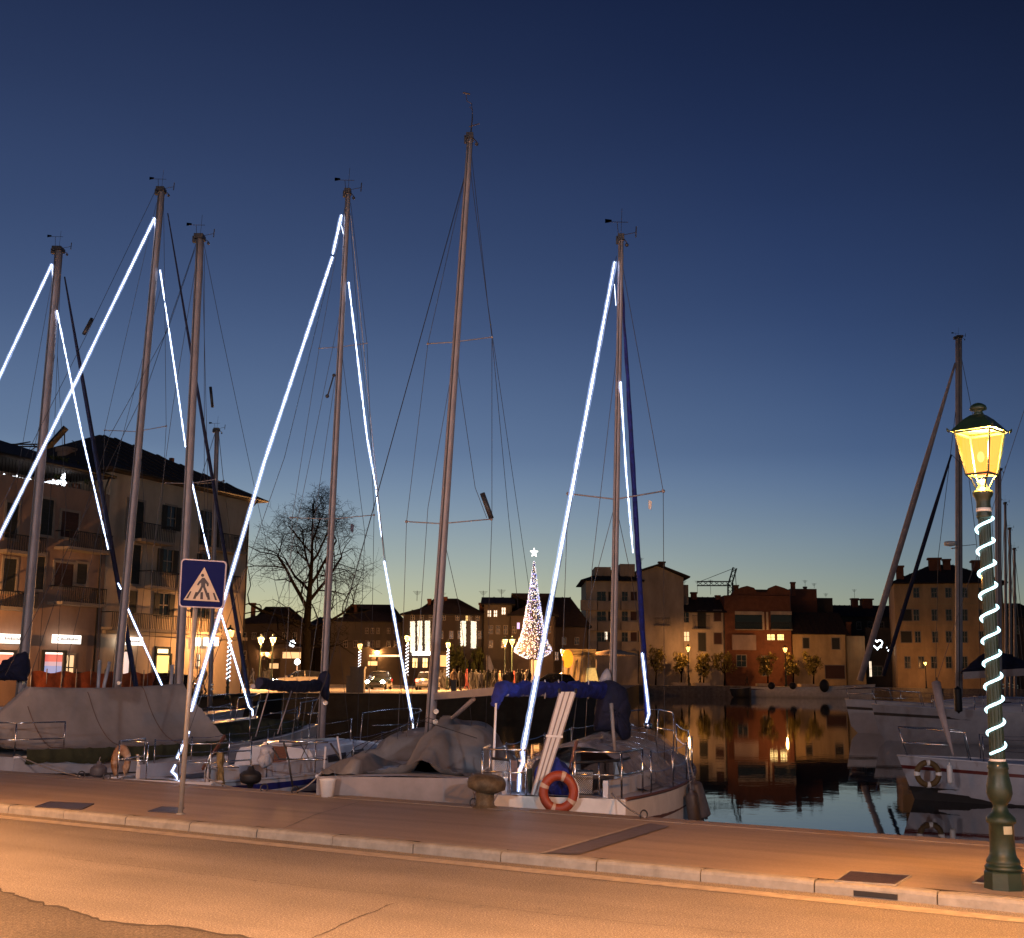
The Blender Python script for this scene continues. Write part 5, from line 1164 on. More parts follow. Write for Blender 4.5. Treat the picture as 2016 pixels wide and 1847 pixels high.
def roof(b, vr, ur, kind='hip', over=.5, inset=None, ribs=True, x0=0, x1=None, zb=None, m_=None, ridge=None):
    x1 = b.w if x1 is None else x1; zb = b.h if zb is None else zb; d = b.d
    rz = None
    c = b.M @ V3(((x0 + x1) / 2, d / 2, 0)); 
    # ridge height as seen at (ur, vr) over the ridge line
    dd = ray(ur, vr); o = V3((0, 0, CAMZ)); pl = b.P0 + b.n * d / 2; t = (pl - o).dot(b.n) / dd.dot(b.n); rz = (b.Mi @ (o + dd * t)).z
    ins = inset if inset is not None else d / 2
    if kind == 'gable': ins = -over
    A = [V3((x0 - over, -over, zb)), V3((x1 + over, -over, zb)), V3((x1 + over, d + over, zb)), V3((x0 - over, d + over, zb))]
    R0, R1 = V3((x0 + ins, d / 2, rz)), V3((x1 - ins, d / 2, rz))
    if ridge: R0, R1 = V3((ridge[0], d / 2, rz)), V3((ridge[1], d / 2, rz))
    mb = MB(); th = V3((0, 0, -.16)); vs = A + [R0, R1] + [a + th for a in A]
    mb.add(vs, [(0, 1, 5, 4), (1, 2, 5), (2, 3, 4, 5), (3, 0, 4), (0, 6, 7, 1), (1, 7, 8, 2), (2, 8, 9, 3), (3, 9, 6, 0), (6, 9, 8, 7)])
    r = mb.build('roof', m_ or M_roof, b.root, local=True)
    # tile courses as low ribs on the front slope
    mb = MB(); n = int((x1 - x0) / .9) if ribs else 1
    for i in range(1, n):
        x = x0 + (x1 - x0) * i / n; f = 1.0
        if ins > 0: f = min(1, (x - x0 + over) / (ins + over), (x1 + over - x) / (ins + over))
        p = V3((x, -over, zb)); q = V3((x, -over + (d / 2 + over) * f, zb + (rz - zb) * f)); mb.beam(p + V3((0, 0, .02)), q + V3((0, 0, .02)), .16, .08)
    if ribs: mb.build('tile_ribs', m_ or M_roof, r, local=True)
    mb = MB(); mb.tube([(x0 - over, -over - .06, zb - .08), (x1 + over, -over - .06, zb - .08)], .07, 6); mb.tube([(x1 - .15, -over - .06, zb - .1), (x1 - .12, -.08, zb - .7), (x1 - .12, -.08, .2)], .05, 6); mb.build('gutter', M_iron, b.root, local=True)
    b.rz = rz; return r
def chimney(b, u, vt, wpx, par=None, y=None, m_=None, cap=True):
    y = b.d * .45 if y is None else y
    dd = ray(u, vt); o = V3((0, 0, CAMZ)); pl = b.P0 + b.n * y; t = (pl - o).dot(b.n) / dd.dot(b.n); p = b.Mi @ (o + dd * t); w_ = px((o + dd * t).y, wpx)
    mb = MB(); mb.box((p.x - w_ / 2, y - w_ / 2, p.z - 2.4), (p.x + w_ / 2, y + w_ / 2, p.z - .25))
    if cap: mb.box((p.x - w_ * .62, y - w_ * .62, p.z - .247), (p.x + w_ * .62, y + w_ * .62, p.z)); 
    mb.build('chimney', m_ or M_brick, b.root, local=True)
def antenna(b, u, vt, hpx, y=None):
    y = b.d * .5 if y is None else y; dd = ray(u, vt); o = V3((0, 0, CAMZ)); pl = b.P0 + b.n * y; t = (pl - o).dot(b.n) / dd.dot(b.n); W_ = o + dd * t; p = b.Mi @ W_; h = px(W_.y, hpx)
    mb = MB(); mb.tube([(p.x, y, p.z - h), (p.x, y, p.z)], .03, 4)
    for i in range(4): mb.beam((p.x - .5 + .1 * i, y - .2 + i * .1, p.z - .1 - i * .12), (p.x + .5 - .1 * i, y + .2, p.z - .1 - i * .12), .03, .03)
    mb.build('antenna', M_iron, b.root, local=True)
M_brick = mat('red_brick_wall', (.16, .062, .032), .9, 0, .2, 1.2, bump=.2)
GH = 'houses around the harbour'
# --- left building, two sections sharing one facade plane
P_beige = plaster('beige_plaster', (.50, .41, .31)); P_dark = plaster('red_brown_plaster', (.30, .20, .15)); P_shop = plaster('pale_shopfront_stone', (.34, .28, .21))
YR = 75.; R_x = (477 - 1008) / 2434. * YR
def ypl(u):      # distance of the facade plane at column u
    r = (u - 1008) / 2434.; Lr = (R_x - r * YR) / (.42 - r * .907); return YR - .907 * Lr
LB = building('apartment_building', 'beige four-storey building with lit shops and a hipped tile roof, at left', 194, ypl(194), 476, YR, 983, 12, P_beige, z0=.3, vE_at='R', group=GH)
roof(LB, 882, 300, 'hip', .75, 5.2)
chimney(LB, 338, 902, 6); chimney(LB, 204, 880, 4); antenna(LB, 150, 868, 30, 2)
for r in ((249, 986, 281, 1062), (256, 1073, 275, 1150), (253, 1163, 268, 1208)): win(LB, *r, kind='shut')
for r in ((326, 997, 344, 1044), (318, 1082, 338, 1128), (311, 1169, 330, 1214), (401, 1008, 419, 1075), (394, 1092, 412, 1150), (386, 1170, 404, 1218)): win(LB, *r, kind='dark', sh_=M_shut)
for r in ((238, 1033, 306, 1064), (262, 1127, 330, 1156), (383, 1052, 452, 1082), (378, 1132, 442, 1160)): balcony(LB, *r)
balcony(LB, 196, 1212, 415, 1240, dep=.8)
mb = MB(); z1 = fp(LB, 250, 1243).z; z0_ = fp(LB, 250, 1250).z; mb.box((0, -.30, z0_), (LB.w, -.002, z1)); mb.build('cornice', P_shop, LB.root, local=True)
LL = building('apartment_building', 'dark red-brown building with a roof terrace strung with white lights, far left edge', -420, ypl(-420), 193, ypl(193) - .02, 974, 12, P_dark, z0=.3, vE_at='R', group=GH)
z_t = LL.h
roof(LL, 886, 100, 'hip', .3, 3, False, x0=LL.w - 12.5, x1=LL.w - .3, zb=LL.h + 1.0)
mb = MB(); mb.box((LL.w - 12, 3.4, LL.h), (LL.w - .6, 11, LL.h + 1.0)); mb.build('attic', P_dark, LL.root, local=True)
roof(LL, 905, -150, 'hip', .4, 5, False, x1=LL.w - 13.5)
chimney(LL, 131, 882, 24, m_=P_dark)
for r in ((119, 1008, 153, 1059), (106, 1109, 143, 1156)): win(LL, *r, kind='shutr')
for r in ((80, 983, 103, 1054), (60, 1090, 86, 1160), (150, 1110, 170, 1150), (10, 990, 34, 1060), (5, 1100, 30, 1165)): win(LL, *r, kind='shut')
for r in ((94, 1049, 181, 1080), (88, 1157, 176, 1187), (-30, 1055, 48, 1085), (-40, 1165, 40, 1195)): balcony(LL, *r)
xx0, xx1 = wx(LL, 0, 970), wx(LL, 190, 970)
mb = MB()
for i in range(46): x = xx0 - 3 + (xx1 - xx0 + 3) * i / 45; mb.box((x - .010, .1, LL.h), (x + .010, .12, LL.h + .9))
mb.beam((xx0 - 3, .12, LL.h + .95), (xx1, .12, LL.h + .95), .05, .06); mb.build('terrace_railing', M_iron, LL.root, local=True)
# bushes on the terrace and the garland
rnd = random.Random(11)
def leafy(name, c, rx, ry, rz_, n, m_, size, parent=None, seed=1, clumps=9):
    rnd = random.Random(seed); mb = MB(); cl = [(rnd.uniform(-.7, .7), rnd.uniform(-.7, .7), rnd.uniform(-.7, .7), rnd.uniform(.25, .5)) for _ in range(clumps)]
    for i in range(n):
        a = cl[i % clumps]; d = V3((rnd.gauss(0, 1), rnd.gauss(0, 1), rnd.gauss(0, 1))).normalized() * a[3] * rnd.random() ** .4
        p = V3((c[0] + (a[0] + d.x) * rx, c[1] + (a[1] + d.y) * ry, c[2] + (a[2] + d.z) * rz_)); s = size * rnd.uniform(.6, 1.4)
        ax = V3((rnd.gauss(0, 1), rnd.gauss(0, 1), rnd.gauss(0, 1))).normalized(); b2_ = ax.cross(V3((.3, .2, .9))).normalized(); mb.add([p - ax * s, p + b2_ * s * .45, p + ax * s, p - b2_ * s * .45], [(0, 1, 2, 3)])
    return mb.build(name, m_, parent, fix=False)
M_leaf = mat('dark_olive_leaves', (.075, .085, .02), .7, 0, .3, 6)
M_wht = emat('small_white_bulbs', (.85, .92, 1), 4)
pv = [(0, 938), (8, 936), (18, 944), (30, 939), (42, 948), (55, 946), (66, 950), (82, 944), (96, 952), (108, 948), (118, 952), (126, 930), (124, 942), (128, 950), (123, 958), (132, 946)]
mb = MB(); rnd = random.Random(2); prev = None
for i in range(len(pv) - 1):
    for k in range(9):
        f = k / 9; u = pv[i][0] * (1 - f) + pv[i + 1][0] * f + rnd.uniform(-2, 2); v = pv[i][1] * (1 - f) + pv[i + 1][1] * f + rnd.uniform(-4, 4); mb.octa(at(u, v, ypl(u) + .2), rnd.uniform(.03, .085))
tag(mb.build('light_garland', M_wht), 'tangled white light garland on the roof terrace at the left edge', 'light string')
for i, u in enumerate((100, 126, 150)):
    p = at(u, 950, ypl(u) + 1); t = thing('potted_shrub', ('dark potted shrub on the roof terrace, leftmost of three', 'dark potted shrub on the roof terrace wound with white lights', 'dark potted shrub on the roof terrace beside the tile roof')[i], 'shrub', (p.x, p.y, LL.h + .3), 0, 'potted shrubs on the roof terrace')
    leafy('foliage', (p.x, p.y, LL.h + .3 + 1.2), .7, .6, .7, 260, M_leaf, .12, t, i); mb = MB(); mb.lathe([(.2, 0), (.28, .5)], Matrix.Translation((p.x, p.y, LL.h + .3)), 10); mb.build('pot', M_brick, t)
# shops
def signbox(b, u0, v0, u1, v1, label, m_=None, marks=True):
    p = fp(b, u0, v0); q = fp(b, u1, v1); y = -.32; W0 = b.M @ V3((p.x, y, q.z)); t = thing('shop_sign', label, 'shop sign', tuple(W0), 0, 'lit shop signs on the left building')
    mb = MB(); M_ = b.M; mb.box((p.x, y - .12, q.z), (q.x, y, p.z), M_); mb.build('light_box', m_ or emat('white_lit_sign', (1, .90, .78), 2.4), t)
    if marks:       # unreadable in the photo: a round emblem and a short blurred line of lettering
        mb = MB(); h = p.z - q.z; cx = p.x + (q.x - p.x) * .16; zc = (p.z + q.z) / 2
        mb.torus(V3((0, 0, 0)), h * .2, h * .045, M_ @ Matrix.Translation((cx, y - .13, zc)), 14, 5, radians(40), radians(330))
        rnd_ = random.Random(int(u0)); x = cx + h * .42
        while x < q.x - h * .5: w_ = h * rnd_.uniform(.08, .16); mb.box((x, y - .135, zc - h * .14), (x + w_, y - .121, zc + h * rnd_.choice((.08, .12, .2))), M_); x += w_ + h * .07
        mb.build('lettering', mat('grey_sign_lettering', (.25, .25, .28), .6, emis=(.7, .75, .85), es=.2), t)
signbox(LL, -20, 1247, 42, 1268, 'white lit shop sign box cut by the left edge of the photo'); signbox(LL, 93, 1249, 146, 1268, 'white lit shop sign box right of the pale unlit lamp')
signbox(LB, 221, 1253, 268, 1271, 'white lit shop sign partly behind the second mast'); 
for u0, u1, s in ((374, 383, 'narrow'), (392, 402, 'square'), (409, 418, 'square right hand')):
    signbox(LB, u0, 1255, u1, 1272, {'narrow': 'small lit sign panel, left of three behind the crossing sign pole', 'square': 'small lit sign panel, middle of three behind the crossing sign pole', 'square right hand': 'small lit sign panel, right of three behind the crossing sign pole'}[s], marks=False)
def shopwin(b, u0, v0, u1, v1, cols, label_m):
    o = None; n = len(cols); mb = MB(); p = fp(b, u0, v0); q = fp(b, u1, v1)
    mb.box((p.x - .12, -.12, q.z - .1), (p.x, .02, p.z + .12)); mb.box((q.x, -.12, q.z - .1), (q.x + .12, .02, p.z + .12)); mb.box((p.x, -.12, p.z), (q.x, .02, p.z + .12)); o = mb.build('shop_window', M_shut, b.root, local=True)
    for i, (f0, f1, c, s) in enumerate(cols):
        mb = MB(); mb.box((p.x, -.03, q.z + (p.z - q.z) * f0), (q.x, .01, q.z + (p.z - q.z) * f1)); mb.build('display', emat('display_%s' % ('red' if c[0] > .8 and c[1] < .3 else 'lit') + str(round(c[0] * 7 + c[1] * 31 + c[2] * 11, 1)), c, s), o, local=True)
shopwin(LL, 86, 1284, 122, 1330, [(.0, .42, (.35, .42, .75), .7), (.42, .60, (.75, .45, .5), .8), (.60, .92, (1, .12, .08), .75), (.92, 1, (1, .75, .6), 2.2)], 'a')
shopwin(LL, -10, 1284, 22, 1330, [(.0, .42, (.5, .3, .4), .4), (.42, .92, (1, .16, .1), .6), (.92, 1, (1, .75, .6), 2.2)], 'a')
win(LL, 124, 1290, 143, 1338, 'lit', sh_=None)
shopwin(LB, 306, 1290, 331, 1326, [(0, 1, (1, .66, .16), 1.5)], 'b'); shopwin(LB, 307, 1277, 330, 1287, [(0, 1, (1, .82, .45), 1.8)], 'b')
shopwin(LB, 241, 1283, 251, 1334, [(0, 1, (1, .72, .62), .9)], 'b'); win(LB, 386, 1288, 392, 1312, 'litw')
for u, v, p_ in ((117, 1262, 60), (20, 1262, 50), (245, 1264, 90), (318, 1276, 90), (400, 1264, 60)):
    pass

# --- far houses behind the square, left to right
def house(name, label, uL, uR, Y, veave, vr, wall, wins=(), depth=9, kind='hip', z0=ZP, YR_=None, ur=None, inset=None, chims=(), ants=(), over=.4, rm=None, base_v=None):
    b = building(name, label, uL, Y, uR, YR_ or Y, veave, depth, wall, z0=z0, group=GH, cat='house')
    if kind: roof(b, vr, ur or (uL + uR) / 2, kind, over, inset, m_=rm)
    for w_ in wins: win(b, *w_[:4], kind=(w_[4] if len(w_) > 4 else 'dark'), trim=(w_[5] if len(w_) > 5 else True))
    for c in chims: chimney(b, *c)
    for a in ants: antenna(b, *a)
    return b
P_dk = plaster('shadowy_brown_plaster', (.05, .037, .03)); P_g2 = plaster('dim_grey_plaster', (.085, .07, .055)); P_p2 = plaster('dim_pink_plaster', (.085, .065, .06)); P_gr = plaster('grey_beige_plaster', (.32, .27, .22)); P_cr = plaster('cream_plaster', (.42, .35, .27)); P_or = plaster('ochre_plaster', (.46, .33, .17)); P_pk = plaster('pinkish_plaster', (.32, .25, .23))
def W(us, v, w_, h_, kind='dark'): return [(u - w_ / 2, v - h_ / 2, u + w_ / 2, v + h_ / 2, kind) for u in us]
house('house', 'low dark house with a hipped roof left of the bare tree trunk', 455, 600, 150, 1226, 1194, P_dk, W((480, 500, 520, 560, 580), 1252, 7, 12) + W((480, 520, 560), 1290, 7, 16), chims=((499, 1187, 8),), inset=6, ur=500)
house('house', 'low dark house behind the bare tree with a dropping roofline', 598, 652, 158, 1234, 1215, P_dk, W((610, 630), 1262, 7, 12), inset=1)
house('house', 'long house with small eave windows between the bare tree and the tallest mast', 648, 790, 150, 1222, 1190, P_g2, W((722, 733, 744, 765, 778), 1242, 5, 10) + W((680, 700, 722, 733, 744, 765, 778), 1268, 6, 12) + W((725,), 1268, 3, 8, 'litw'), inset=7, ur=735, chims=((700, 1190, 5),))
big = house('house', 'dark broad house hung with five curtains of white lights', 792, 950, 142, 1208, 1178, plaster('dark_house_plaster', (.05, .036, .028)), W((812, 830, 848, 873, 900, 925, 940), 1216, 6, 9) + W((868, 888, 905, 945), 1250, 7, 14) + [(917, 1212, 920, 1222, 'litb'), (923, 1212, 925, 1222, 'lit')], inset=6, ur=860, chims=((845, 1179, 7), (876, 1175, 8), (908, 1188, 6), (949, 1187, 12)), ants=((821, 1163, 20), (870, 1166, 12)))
M_curt = emat('warm_white_light_curtain', (1, .86, .62), 1.15)
def curtain(u0, u1, v0, v1, label):
    t = thing('light_curtain', label, 'light curtain', tuple(at(u0, v1, 141.6)), 0, 'curtains of lights on the dark facade'); mb = MB(); rnd = random.Random(int(u0)); n = 7
    m2 = int((v1 - v0) / 1.3)
    for i in range(n):
        for j in range(m2):
            u = u0 + (u1 - u0) * i / (n - 1) + rnd.uniform(-.5, .5); v = v0 + (v1 - v0) * j / m2 + rnd.uniform(-.5, .5); mb.octa(at(u, v, 141.6), rnd.uniform(.045, .085))
    mb.build('bulbs', M_curt, t); mb = MB()
    for i in range(n): u = u0 + (u1 - u0) * i / (n - 1); mb.tube([at(u, v0, 141.65), at(u, v1, 141.65)], .012, 3)
    mb.build('cable', M_iron, t)
curtain(808, 816, 1224, 1285, 'white light curtain on the dark house, first from the left'); curtain(822, 830, 1223, 1285, 'white light curtain on the dark house, second from the left'); curtain(837, 845.5, 1223, 1285, 'white light curtain on the dark house, third from the left, beside the tallest mast')
curtain(907, 916, 1223, 1273, 'white light curtain on the dark house, just right of the tallest mast'); curtain(927.5, 936.5, 1224, 1277, 'white light curtain on the dark house, rightmost of the five')
mb = MB(); mb.prism([at(811, 1283, 141.2), at(847, 1283, 141.2), at(847, 1290, 141.2), at(811, 1290, 141.2)], (0, .15, 0)); tag(mb.build('bar_sign', emat('overbright_sign', (1, .97, .9), 5)), 'glaring white lit sign below the three left light curtains', 'lit sign')
M_warmshop = emat('warm_shop_glow', (1, .50, .16), 2.0)
for i, (u0, u1) in enumerate(((812, 821), (832, 841), (848, 858), (872, 880))):
    t = win(big, u0, 1296, u1, 1314, 'litb', True)
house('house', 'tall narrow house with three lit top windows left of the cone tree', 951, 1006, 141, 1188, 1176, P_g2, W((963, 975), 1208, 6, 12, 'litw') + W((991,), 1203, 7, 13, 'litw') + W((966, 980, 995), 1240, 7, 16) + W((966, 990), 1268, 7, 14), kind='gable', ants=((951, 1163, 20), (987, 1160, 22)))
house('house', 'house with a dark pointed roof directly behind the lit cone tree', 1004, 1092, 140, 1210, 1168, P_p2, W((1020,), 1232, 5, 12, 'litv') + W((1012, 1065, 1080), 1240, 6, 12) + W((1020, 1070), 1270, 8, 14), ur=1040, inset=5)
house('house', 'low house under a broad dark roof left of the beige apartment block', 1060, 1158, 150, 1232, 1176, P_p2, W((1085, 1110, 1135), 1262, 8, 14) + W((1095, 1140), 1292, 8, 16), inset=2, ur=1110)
# beige apartment block
AB = building('apartment_building', 'beige five-storey block with stepped roof and corner balconies, tallest beyond the life ring boat', 1153, 207, 1258, 207, 1142, 14, P_cr, z0=ZF, group=GH)
roof(AB, 1122, 1200, 'hip', .9, 5)
mb = MB(); a = fp(AB, 1172, 1114); c = fp(AB, 1204, 1134); mb.box((a.x, 2, AB.h), (c.x, 9, a.z)); a = fp(AB, 1222, 1108); c = fp(AB, 1252, 1134); mb.box((a.x, 2, AB.h), (c.x, 9, a.z)); mb.build('roof_storey', P_gr, AB.root, local=True)
mb = MB(); xa, xb, xc, xd, xe = wx(AB, 1258), wx(AB, 1296), wx(AB, 1345), wx(AB, 1347), wx(AB, 1361); zz = lambda v: fp(AB, 1280, v).z
mb.prism([V3((xa, .4, 0)), V3((xd, .4, 0)), V3((xd, .4, zz(1136))), V3((xb, .4, zz(1114))), V3((xa, .4, zz(1127)))], (0, 12, 0)); mb.build('gable_wing', P_gr, AB.root, local=True)
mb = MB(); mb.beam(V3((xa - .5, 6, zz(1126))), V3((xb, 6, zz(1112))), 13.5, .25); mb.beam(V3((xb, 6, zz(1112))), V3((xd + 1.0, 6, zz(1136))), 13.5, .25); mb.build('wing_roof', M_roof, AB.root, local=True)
mb = MB(); mb.box((xd + .01, 3, 0), (xe, 10, zz(1148))); mb.build('rear_extension', P_gr, AB.root, local=True)
chimney(AB, 1302, 1106, 12, y=6); antenna(AB, 1262, 1098, 14)
for v in (1174, 1213, 1254):
    win(AB, 1175, v - 9, 1192, v + 9, 'dark', False); win(AB, 1197, v - 9, 1205, v + 9, 'shut', False); win(AB, 1241, v - 9, 1253, v + 8, 'shutr', False); win(AB, 1224, v - 9, 1235, v + 9, 'dark', False)
win(AB, 1190, 1244, 1195, 1259, 'litw')
for v in (1182, 1222, 1262): balcony(AB, 1142, v, 1174, v + 18, solid=P_cr, dep=1.2); balcony(AB, 1176, v + 2, 1210, v + 18, solid=P_gr, dep=.9); balcony(AB, 1222, v + 2, 1256, v + 18, solid=P_gr, dep=.9)
mb = MB(); mb.box((wx(AB, 1208), -.25, 0), (wx(AB, 1221), -.002, AB.h)); mb.build('pilaster', P_cr, AB.root, local=True)
R2 = house('house', 'pale three-bay row house with lit ground windows and a small iron balcony', 1259, 1427, 208, 1203, 1175, P_cr, [(1267, 1207, 1271, 1220, 'litw'), (1273, 1207, 1283, 1226, 'dark'), (1302, 1207, 1312, 1232), (1343, 1206, 1355, 1225, 'dark'), (1373, 1203, 1389, 1238, 'shut'), (1419 - 14, 1202, 1419, 1223, 'shutr'), (1272, 1246, 1281, 1266, 'litw'), (1301, 1246, 1317, 1270, 'litw'), (1346, 1244, 1356, 1262, 'lit'), (1374, 1246, 1389, 1282, 'shut'), (1405, 1246, 1420, 1268, 'shutr'), (1276, 1290, 1288, 1328), (1310, 1290, 1330, 1328), (1374, 1296, 1390, 1330)], kind='gable', z0=ZF, depth=10, chims=((1326, 1175, 9), (1365, 1166, 11), (1412, 1172, 9)), ants=((1346, 1143, 30), (1372, 1143, 26), (1398, 1141, 30)))
balcony(R2, 1288, 1217, 1318, 1232); balcony(R2, 1362, 1212, 1396, 1238, dep=.7)
BRK = building('brick_house', 'red brick house with recessed white-edged balconies and two round gables', 1428, 208, 1559, 208, 1172, 12, M_brick, z0=ZF, group=GH, cat='house')
zf = lambda v: fp(BRK, 1490, v).z
mb = MB(); prof = [(1428, 1172), (1440, 1172), (1448, 1162), (1461, 1156), (1473, 1153), (1487, 1157), (1492, 1166), (1511, 1166), (1517, 1157), (1530, 1152), (1546, 1157), (1558, 1162), (1559, 1172)]
mb.prism([V3((wx(BRK, u), .3, fp(BRK, u, v).z)) for u, v in prof] , (0, 1.2, 0)); mb.build('round_gable', M_brick, BRK.root, local=True)
mb = MB(); mb.box((wx(BRK, 1490), .6, BRK.h), (wx(BRK, 1557), 8, zf(1160))); mb.build('roof_storey', M_roof, BRK.root, local=True)
chimney(BRK, 1560, 1146, 8, y=5); chimney(BRK, 1448, 1152, 9, y=5)
for u0, u1 in ((1446, 1500), (1516, 1572 - 14)):
    mb = MB(); p = fp(BRK, u0, 1210); q = fp(BRK, u1, 1238); mb.box((p.x, -.012, q.z), (q.x, .05, p.z)); o = mb.build('loggia', M_win, BRK.root, local=True)
    mb = MB(); mb.box((p.x, -.35, p.z), (q.x, -.002, p.z + .55)); mb.build('white_lintel', P_cr, o, local=True)
    balcony(BRK, u0, 1226, u1, 1239, dep=.8)
for u0 in (1500, 1508): mb = MB(); mb.box((wx(BRK, u0), -.3, fp(BRK, u0, 1240).z), (wx(BRK, u0 + 4), -.013, fp(BRK, u0, 1205).z)); mb.build('white_pier', P_cr, BRK.root, local=True)
balcony(BRK, 1440, 1250, 1486, 1278, solid=P_pk, dep=.7)
for u in (1510, 1518, 1530, 1536): win(BRK, u, 1249, u + 6, 1260, 'litb', False)
for r in ((1450, 1290, 1468, 1312), (1500, 1292, 1512, 1330)): win(BRK, *r)
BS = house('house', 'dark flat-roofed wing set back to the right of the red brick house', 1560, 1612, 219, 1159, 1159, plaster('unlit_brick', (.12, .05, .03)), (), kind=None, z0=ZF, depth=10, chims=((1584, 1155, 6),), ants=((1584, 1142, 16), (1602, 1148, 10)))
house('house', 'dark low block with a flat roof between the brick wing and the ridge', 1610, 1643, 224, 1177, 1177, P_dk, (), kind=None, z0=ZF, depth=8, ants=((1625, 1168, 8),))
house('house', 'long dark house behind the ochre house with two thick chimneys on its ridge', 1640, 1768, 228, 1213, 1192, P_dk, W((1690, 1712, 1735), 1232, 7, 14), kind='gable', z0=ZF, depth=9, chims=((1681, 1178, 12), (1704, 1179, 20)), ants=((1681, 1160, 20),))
OC = house('house', 'two-storey ochre house with two dark windows and a garage door', 1561, 1667, 209, 1247, 1206, P_or, [(1580, 1256, 1592, 1276, 'shut'), (1637, 1256, 1652, 1278, 'shut'), (1624, 1310, 1662, 1336, 'shutr')], kind='gable', z0=ZF, depth=11, chims=((1668, 1225, 10),))
house('house', 'ochre wall of the alley side house right of the ochre house', 1668, 1704, 210, 1252, 1240, P_or, (), kind=None, z0=ZF, depth=14)
TW = building('tower_house', 'tall yellow four-storey house with a pyramid tile roof at the right', 1766, 199, 1982, 195, 1148, 16, plaster('yellow_plaster', (.46, .31, .16)), z0=ZF, group=GH, cat='house')
roof(TW, 1112, 1870, 'hip', .8, 6.5); chimney(TW, 1770, 1114, 14, y=1.5); chimney(TW, 1838, 1099, 22, y=6); chimney(TW, 1862, 1101, 14, y=6); chimney(TW, 1926, 1104, 26, y=6)
for v, us, h_ in ((1167, (1803, 1838, 1866, 1898, 1932, 1962), 18), (1211, (1803, 1839, 1867, 1898, 1932, 1962), 21), (1254, (1806, 1840, 1867, 1898, 1932, 1962), 21), (1304, (1786, 1813, 1838, 1867, 1898, 1932), 22)):
    for u in us: win(TW, u - 5, v - h_ / 2, u + 5, v + h_ / 2, 'dark', True)
for v in (1211, 1254): win(TW, 1773, v - 11, 1794, v + 11, 'shut', True)
mb = MB()
for v in (1190, 1232, 1277): z_ = fp(TW, 1870, v).z; mb.box((0, -.08, z_), (TW.w, -.002, z_ + .2))
mb.build('string_course', P_or, TW.root, local=True)
for u0, u1, c, lb in ((1982, 2060, P_dk, 'low dark house at the right edge behind the street lamp'),):
    house('house', lb, u0, u1, 196, 1215, 1188, c, W((2000, 2030), 1240, 8, 14), z0=ZF, depth=9)
# alley between ochre and yellow house
mb = MB(); rnd = random.Random(4)
H0 = at(1726, 1268, 206); 
hp = [];
for i in range(26): t_ = 2 * pi * i / 26; hp.append(H0 + V3((16 * sin(t_) ** 3, 0, 13 * cos(t_) - 5 * cos(2 * t_) - 2 * cos(3 * t_) - cos(4 * t_))) * .055)
mb.tube(hp + [hp[0]], .10, 4); tag(mb.build('heart_light', emat('heart_light_white', (.8, .92, 1), 5)), 'glowing white heart decoration hanging in the alley left of the yellow house', 'light decoration')
for i, (u, v, s, cold) in enumerate(((1734, 1274, .12, 1), (1745, 1275, .10, 1), (1749, 1281, .18, 1), (1752, 1288, .12, 1), (1770, 1275, .22, 0), (1757, 1275, .09, 1))):
    mb = MB(); mb.ball(at(u, v, 205), s, 8, 6); tag(mb.build('festoon_bulb', M_wht if cold else emat('warm_bulb', (1, .6, .3), 6)), ('small white festoon bulb just right of the heart light', 'small white festoon bulb, second right of the heart light', 'largest white festoon bulb in the alley', 'lowest white festoon bulb in the alley', 'warm orange bulb at the corner of the yellow house', 'tiny white bulb beside the warm orange one')[i], 'light bulb', 'bulbs strung across the alley')
mb = MB(); mb.tube([at(1724, 1262, 205), at(1745, 1272, 205), at(1772, 1270, 205)], .03, 4); tag(mb.build('festoon_cable', M_iron), 'dark cable carrying the festoon bulbs across the alley', 'cable')
dr = building('alley_house', 'narrow dark alley shopfront with a bright door edge left of the yellow house', 1706, 214, 1764, 213, 1236, 6, P_dk, z0=ZF, group=GH)
win(dr, 1711, 1302, 1715, 1332, 'litw', False); win(dr, 1718, 1312, 1736, 1330, 'dark'); 
# crane --------------------------------------------------------------------
def crane(pts, lab, Y, r=.16):
    t = thing('tower_crane', lab, 'crane', tuple(at(pts[0][0][0], 1325, Y)), 0, 'construction cranes beyond the roofs')
    names = ('tower', 'jib', 'counter_jib', 'pendant', 'pendant')
    for i, ln in enumerate(pts):
        mb = MB(); a = at(*ln[0], Y); q = at(*ln[1], Y); w_ = ln[2]
        if w_ > .3:
            d = (q - a); n = max(3, int(d.length / (w_ * 1.2))); s = d.cross(V3((0, 1, 0))).normalized() * w_ / 2; y_ = V3((0, w_ / 2, 0))
            for o in (s + y_, s - y_, -s + y_, -s - y_): mb.beam(a + o, q + o, r, r)
            for k in range(n): p0 = a + d * k / n; p1 = a + d * (k + 1) / n; mb.beam(p0 + s - y_, p1 - s - y_, r * .6, r * .6); mb.beam(p0 - s + y_, p1 + s + y_, r * .6, r * .6)
        else: mb.tube([a, q], w_, 4)
        mb.build(names[i], M_iron, t)
    return t
crane([((1437, 1180), (1437, 1148), .9), ((1372, 1149), (1437, 1149), .8), ((1437, 1149), (1446, 1118), .7), ((1372, 1147), (1446, 1118), .05), ((1446, 1118), (1450, 1170), .06)], 'small dark construction crane above the roofs left of the red brick house', 240)
crane([((-4, 960), (-4, 888), .9), ((-30, 888), (100, 888), .9), ((92, 884), (130, 842), .28), ((-30, 884), (60, 870), .05), ((127, 846), (127, 888), .05)], 'dark crane jib behind the roof terrace at the left edge', 95, .1)

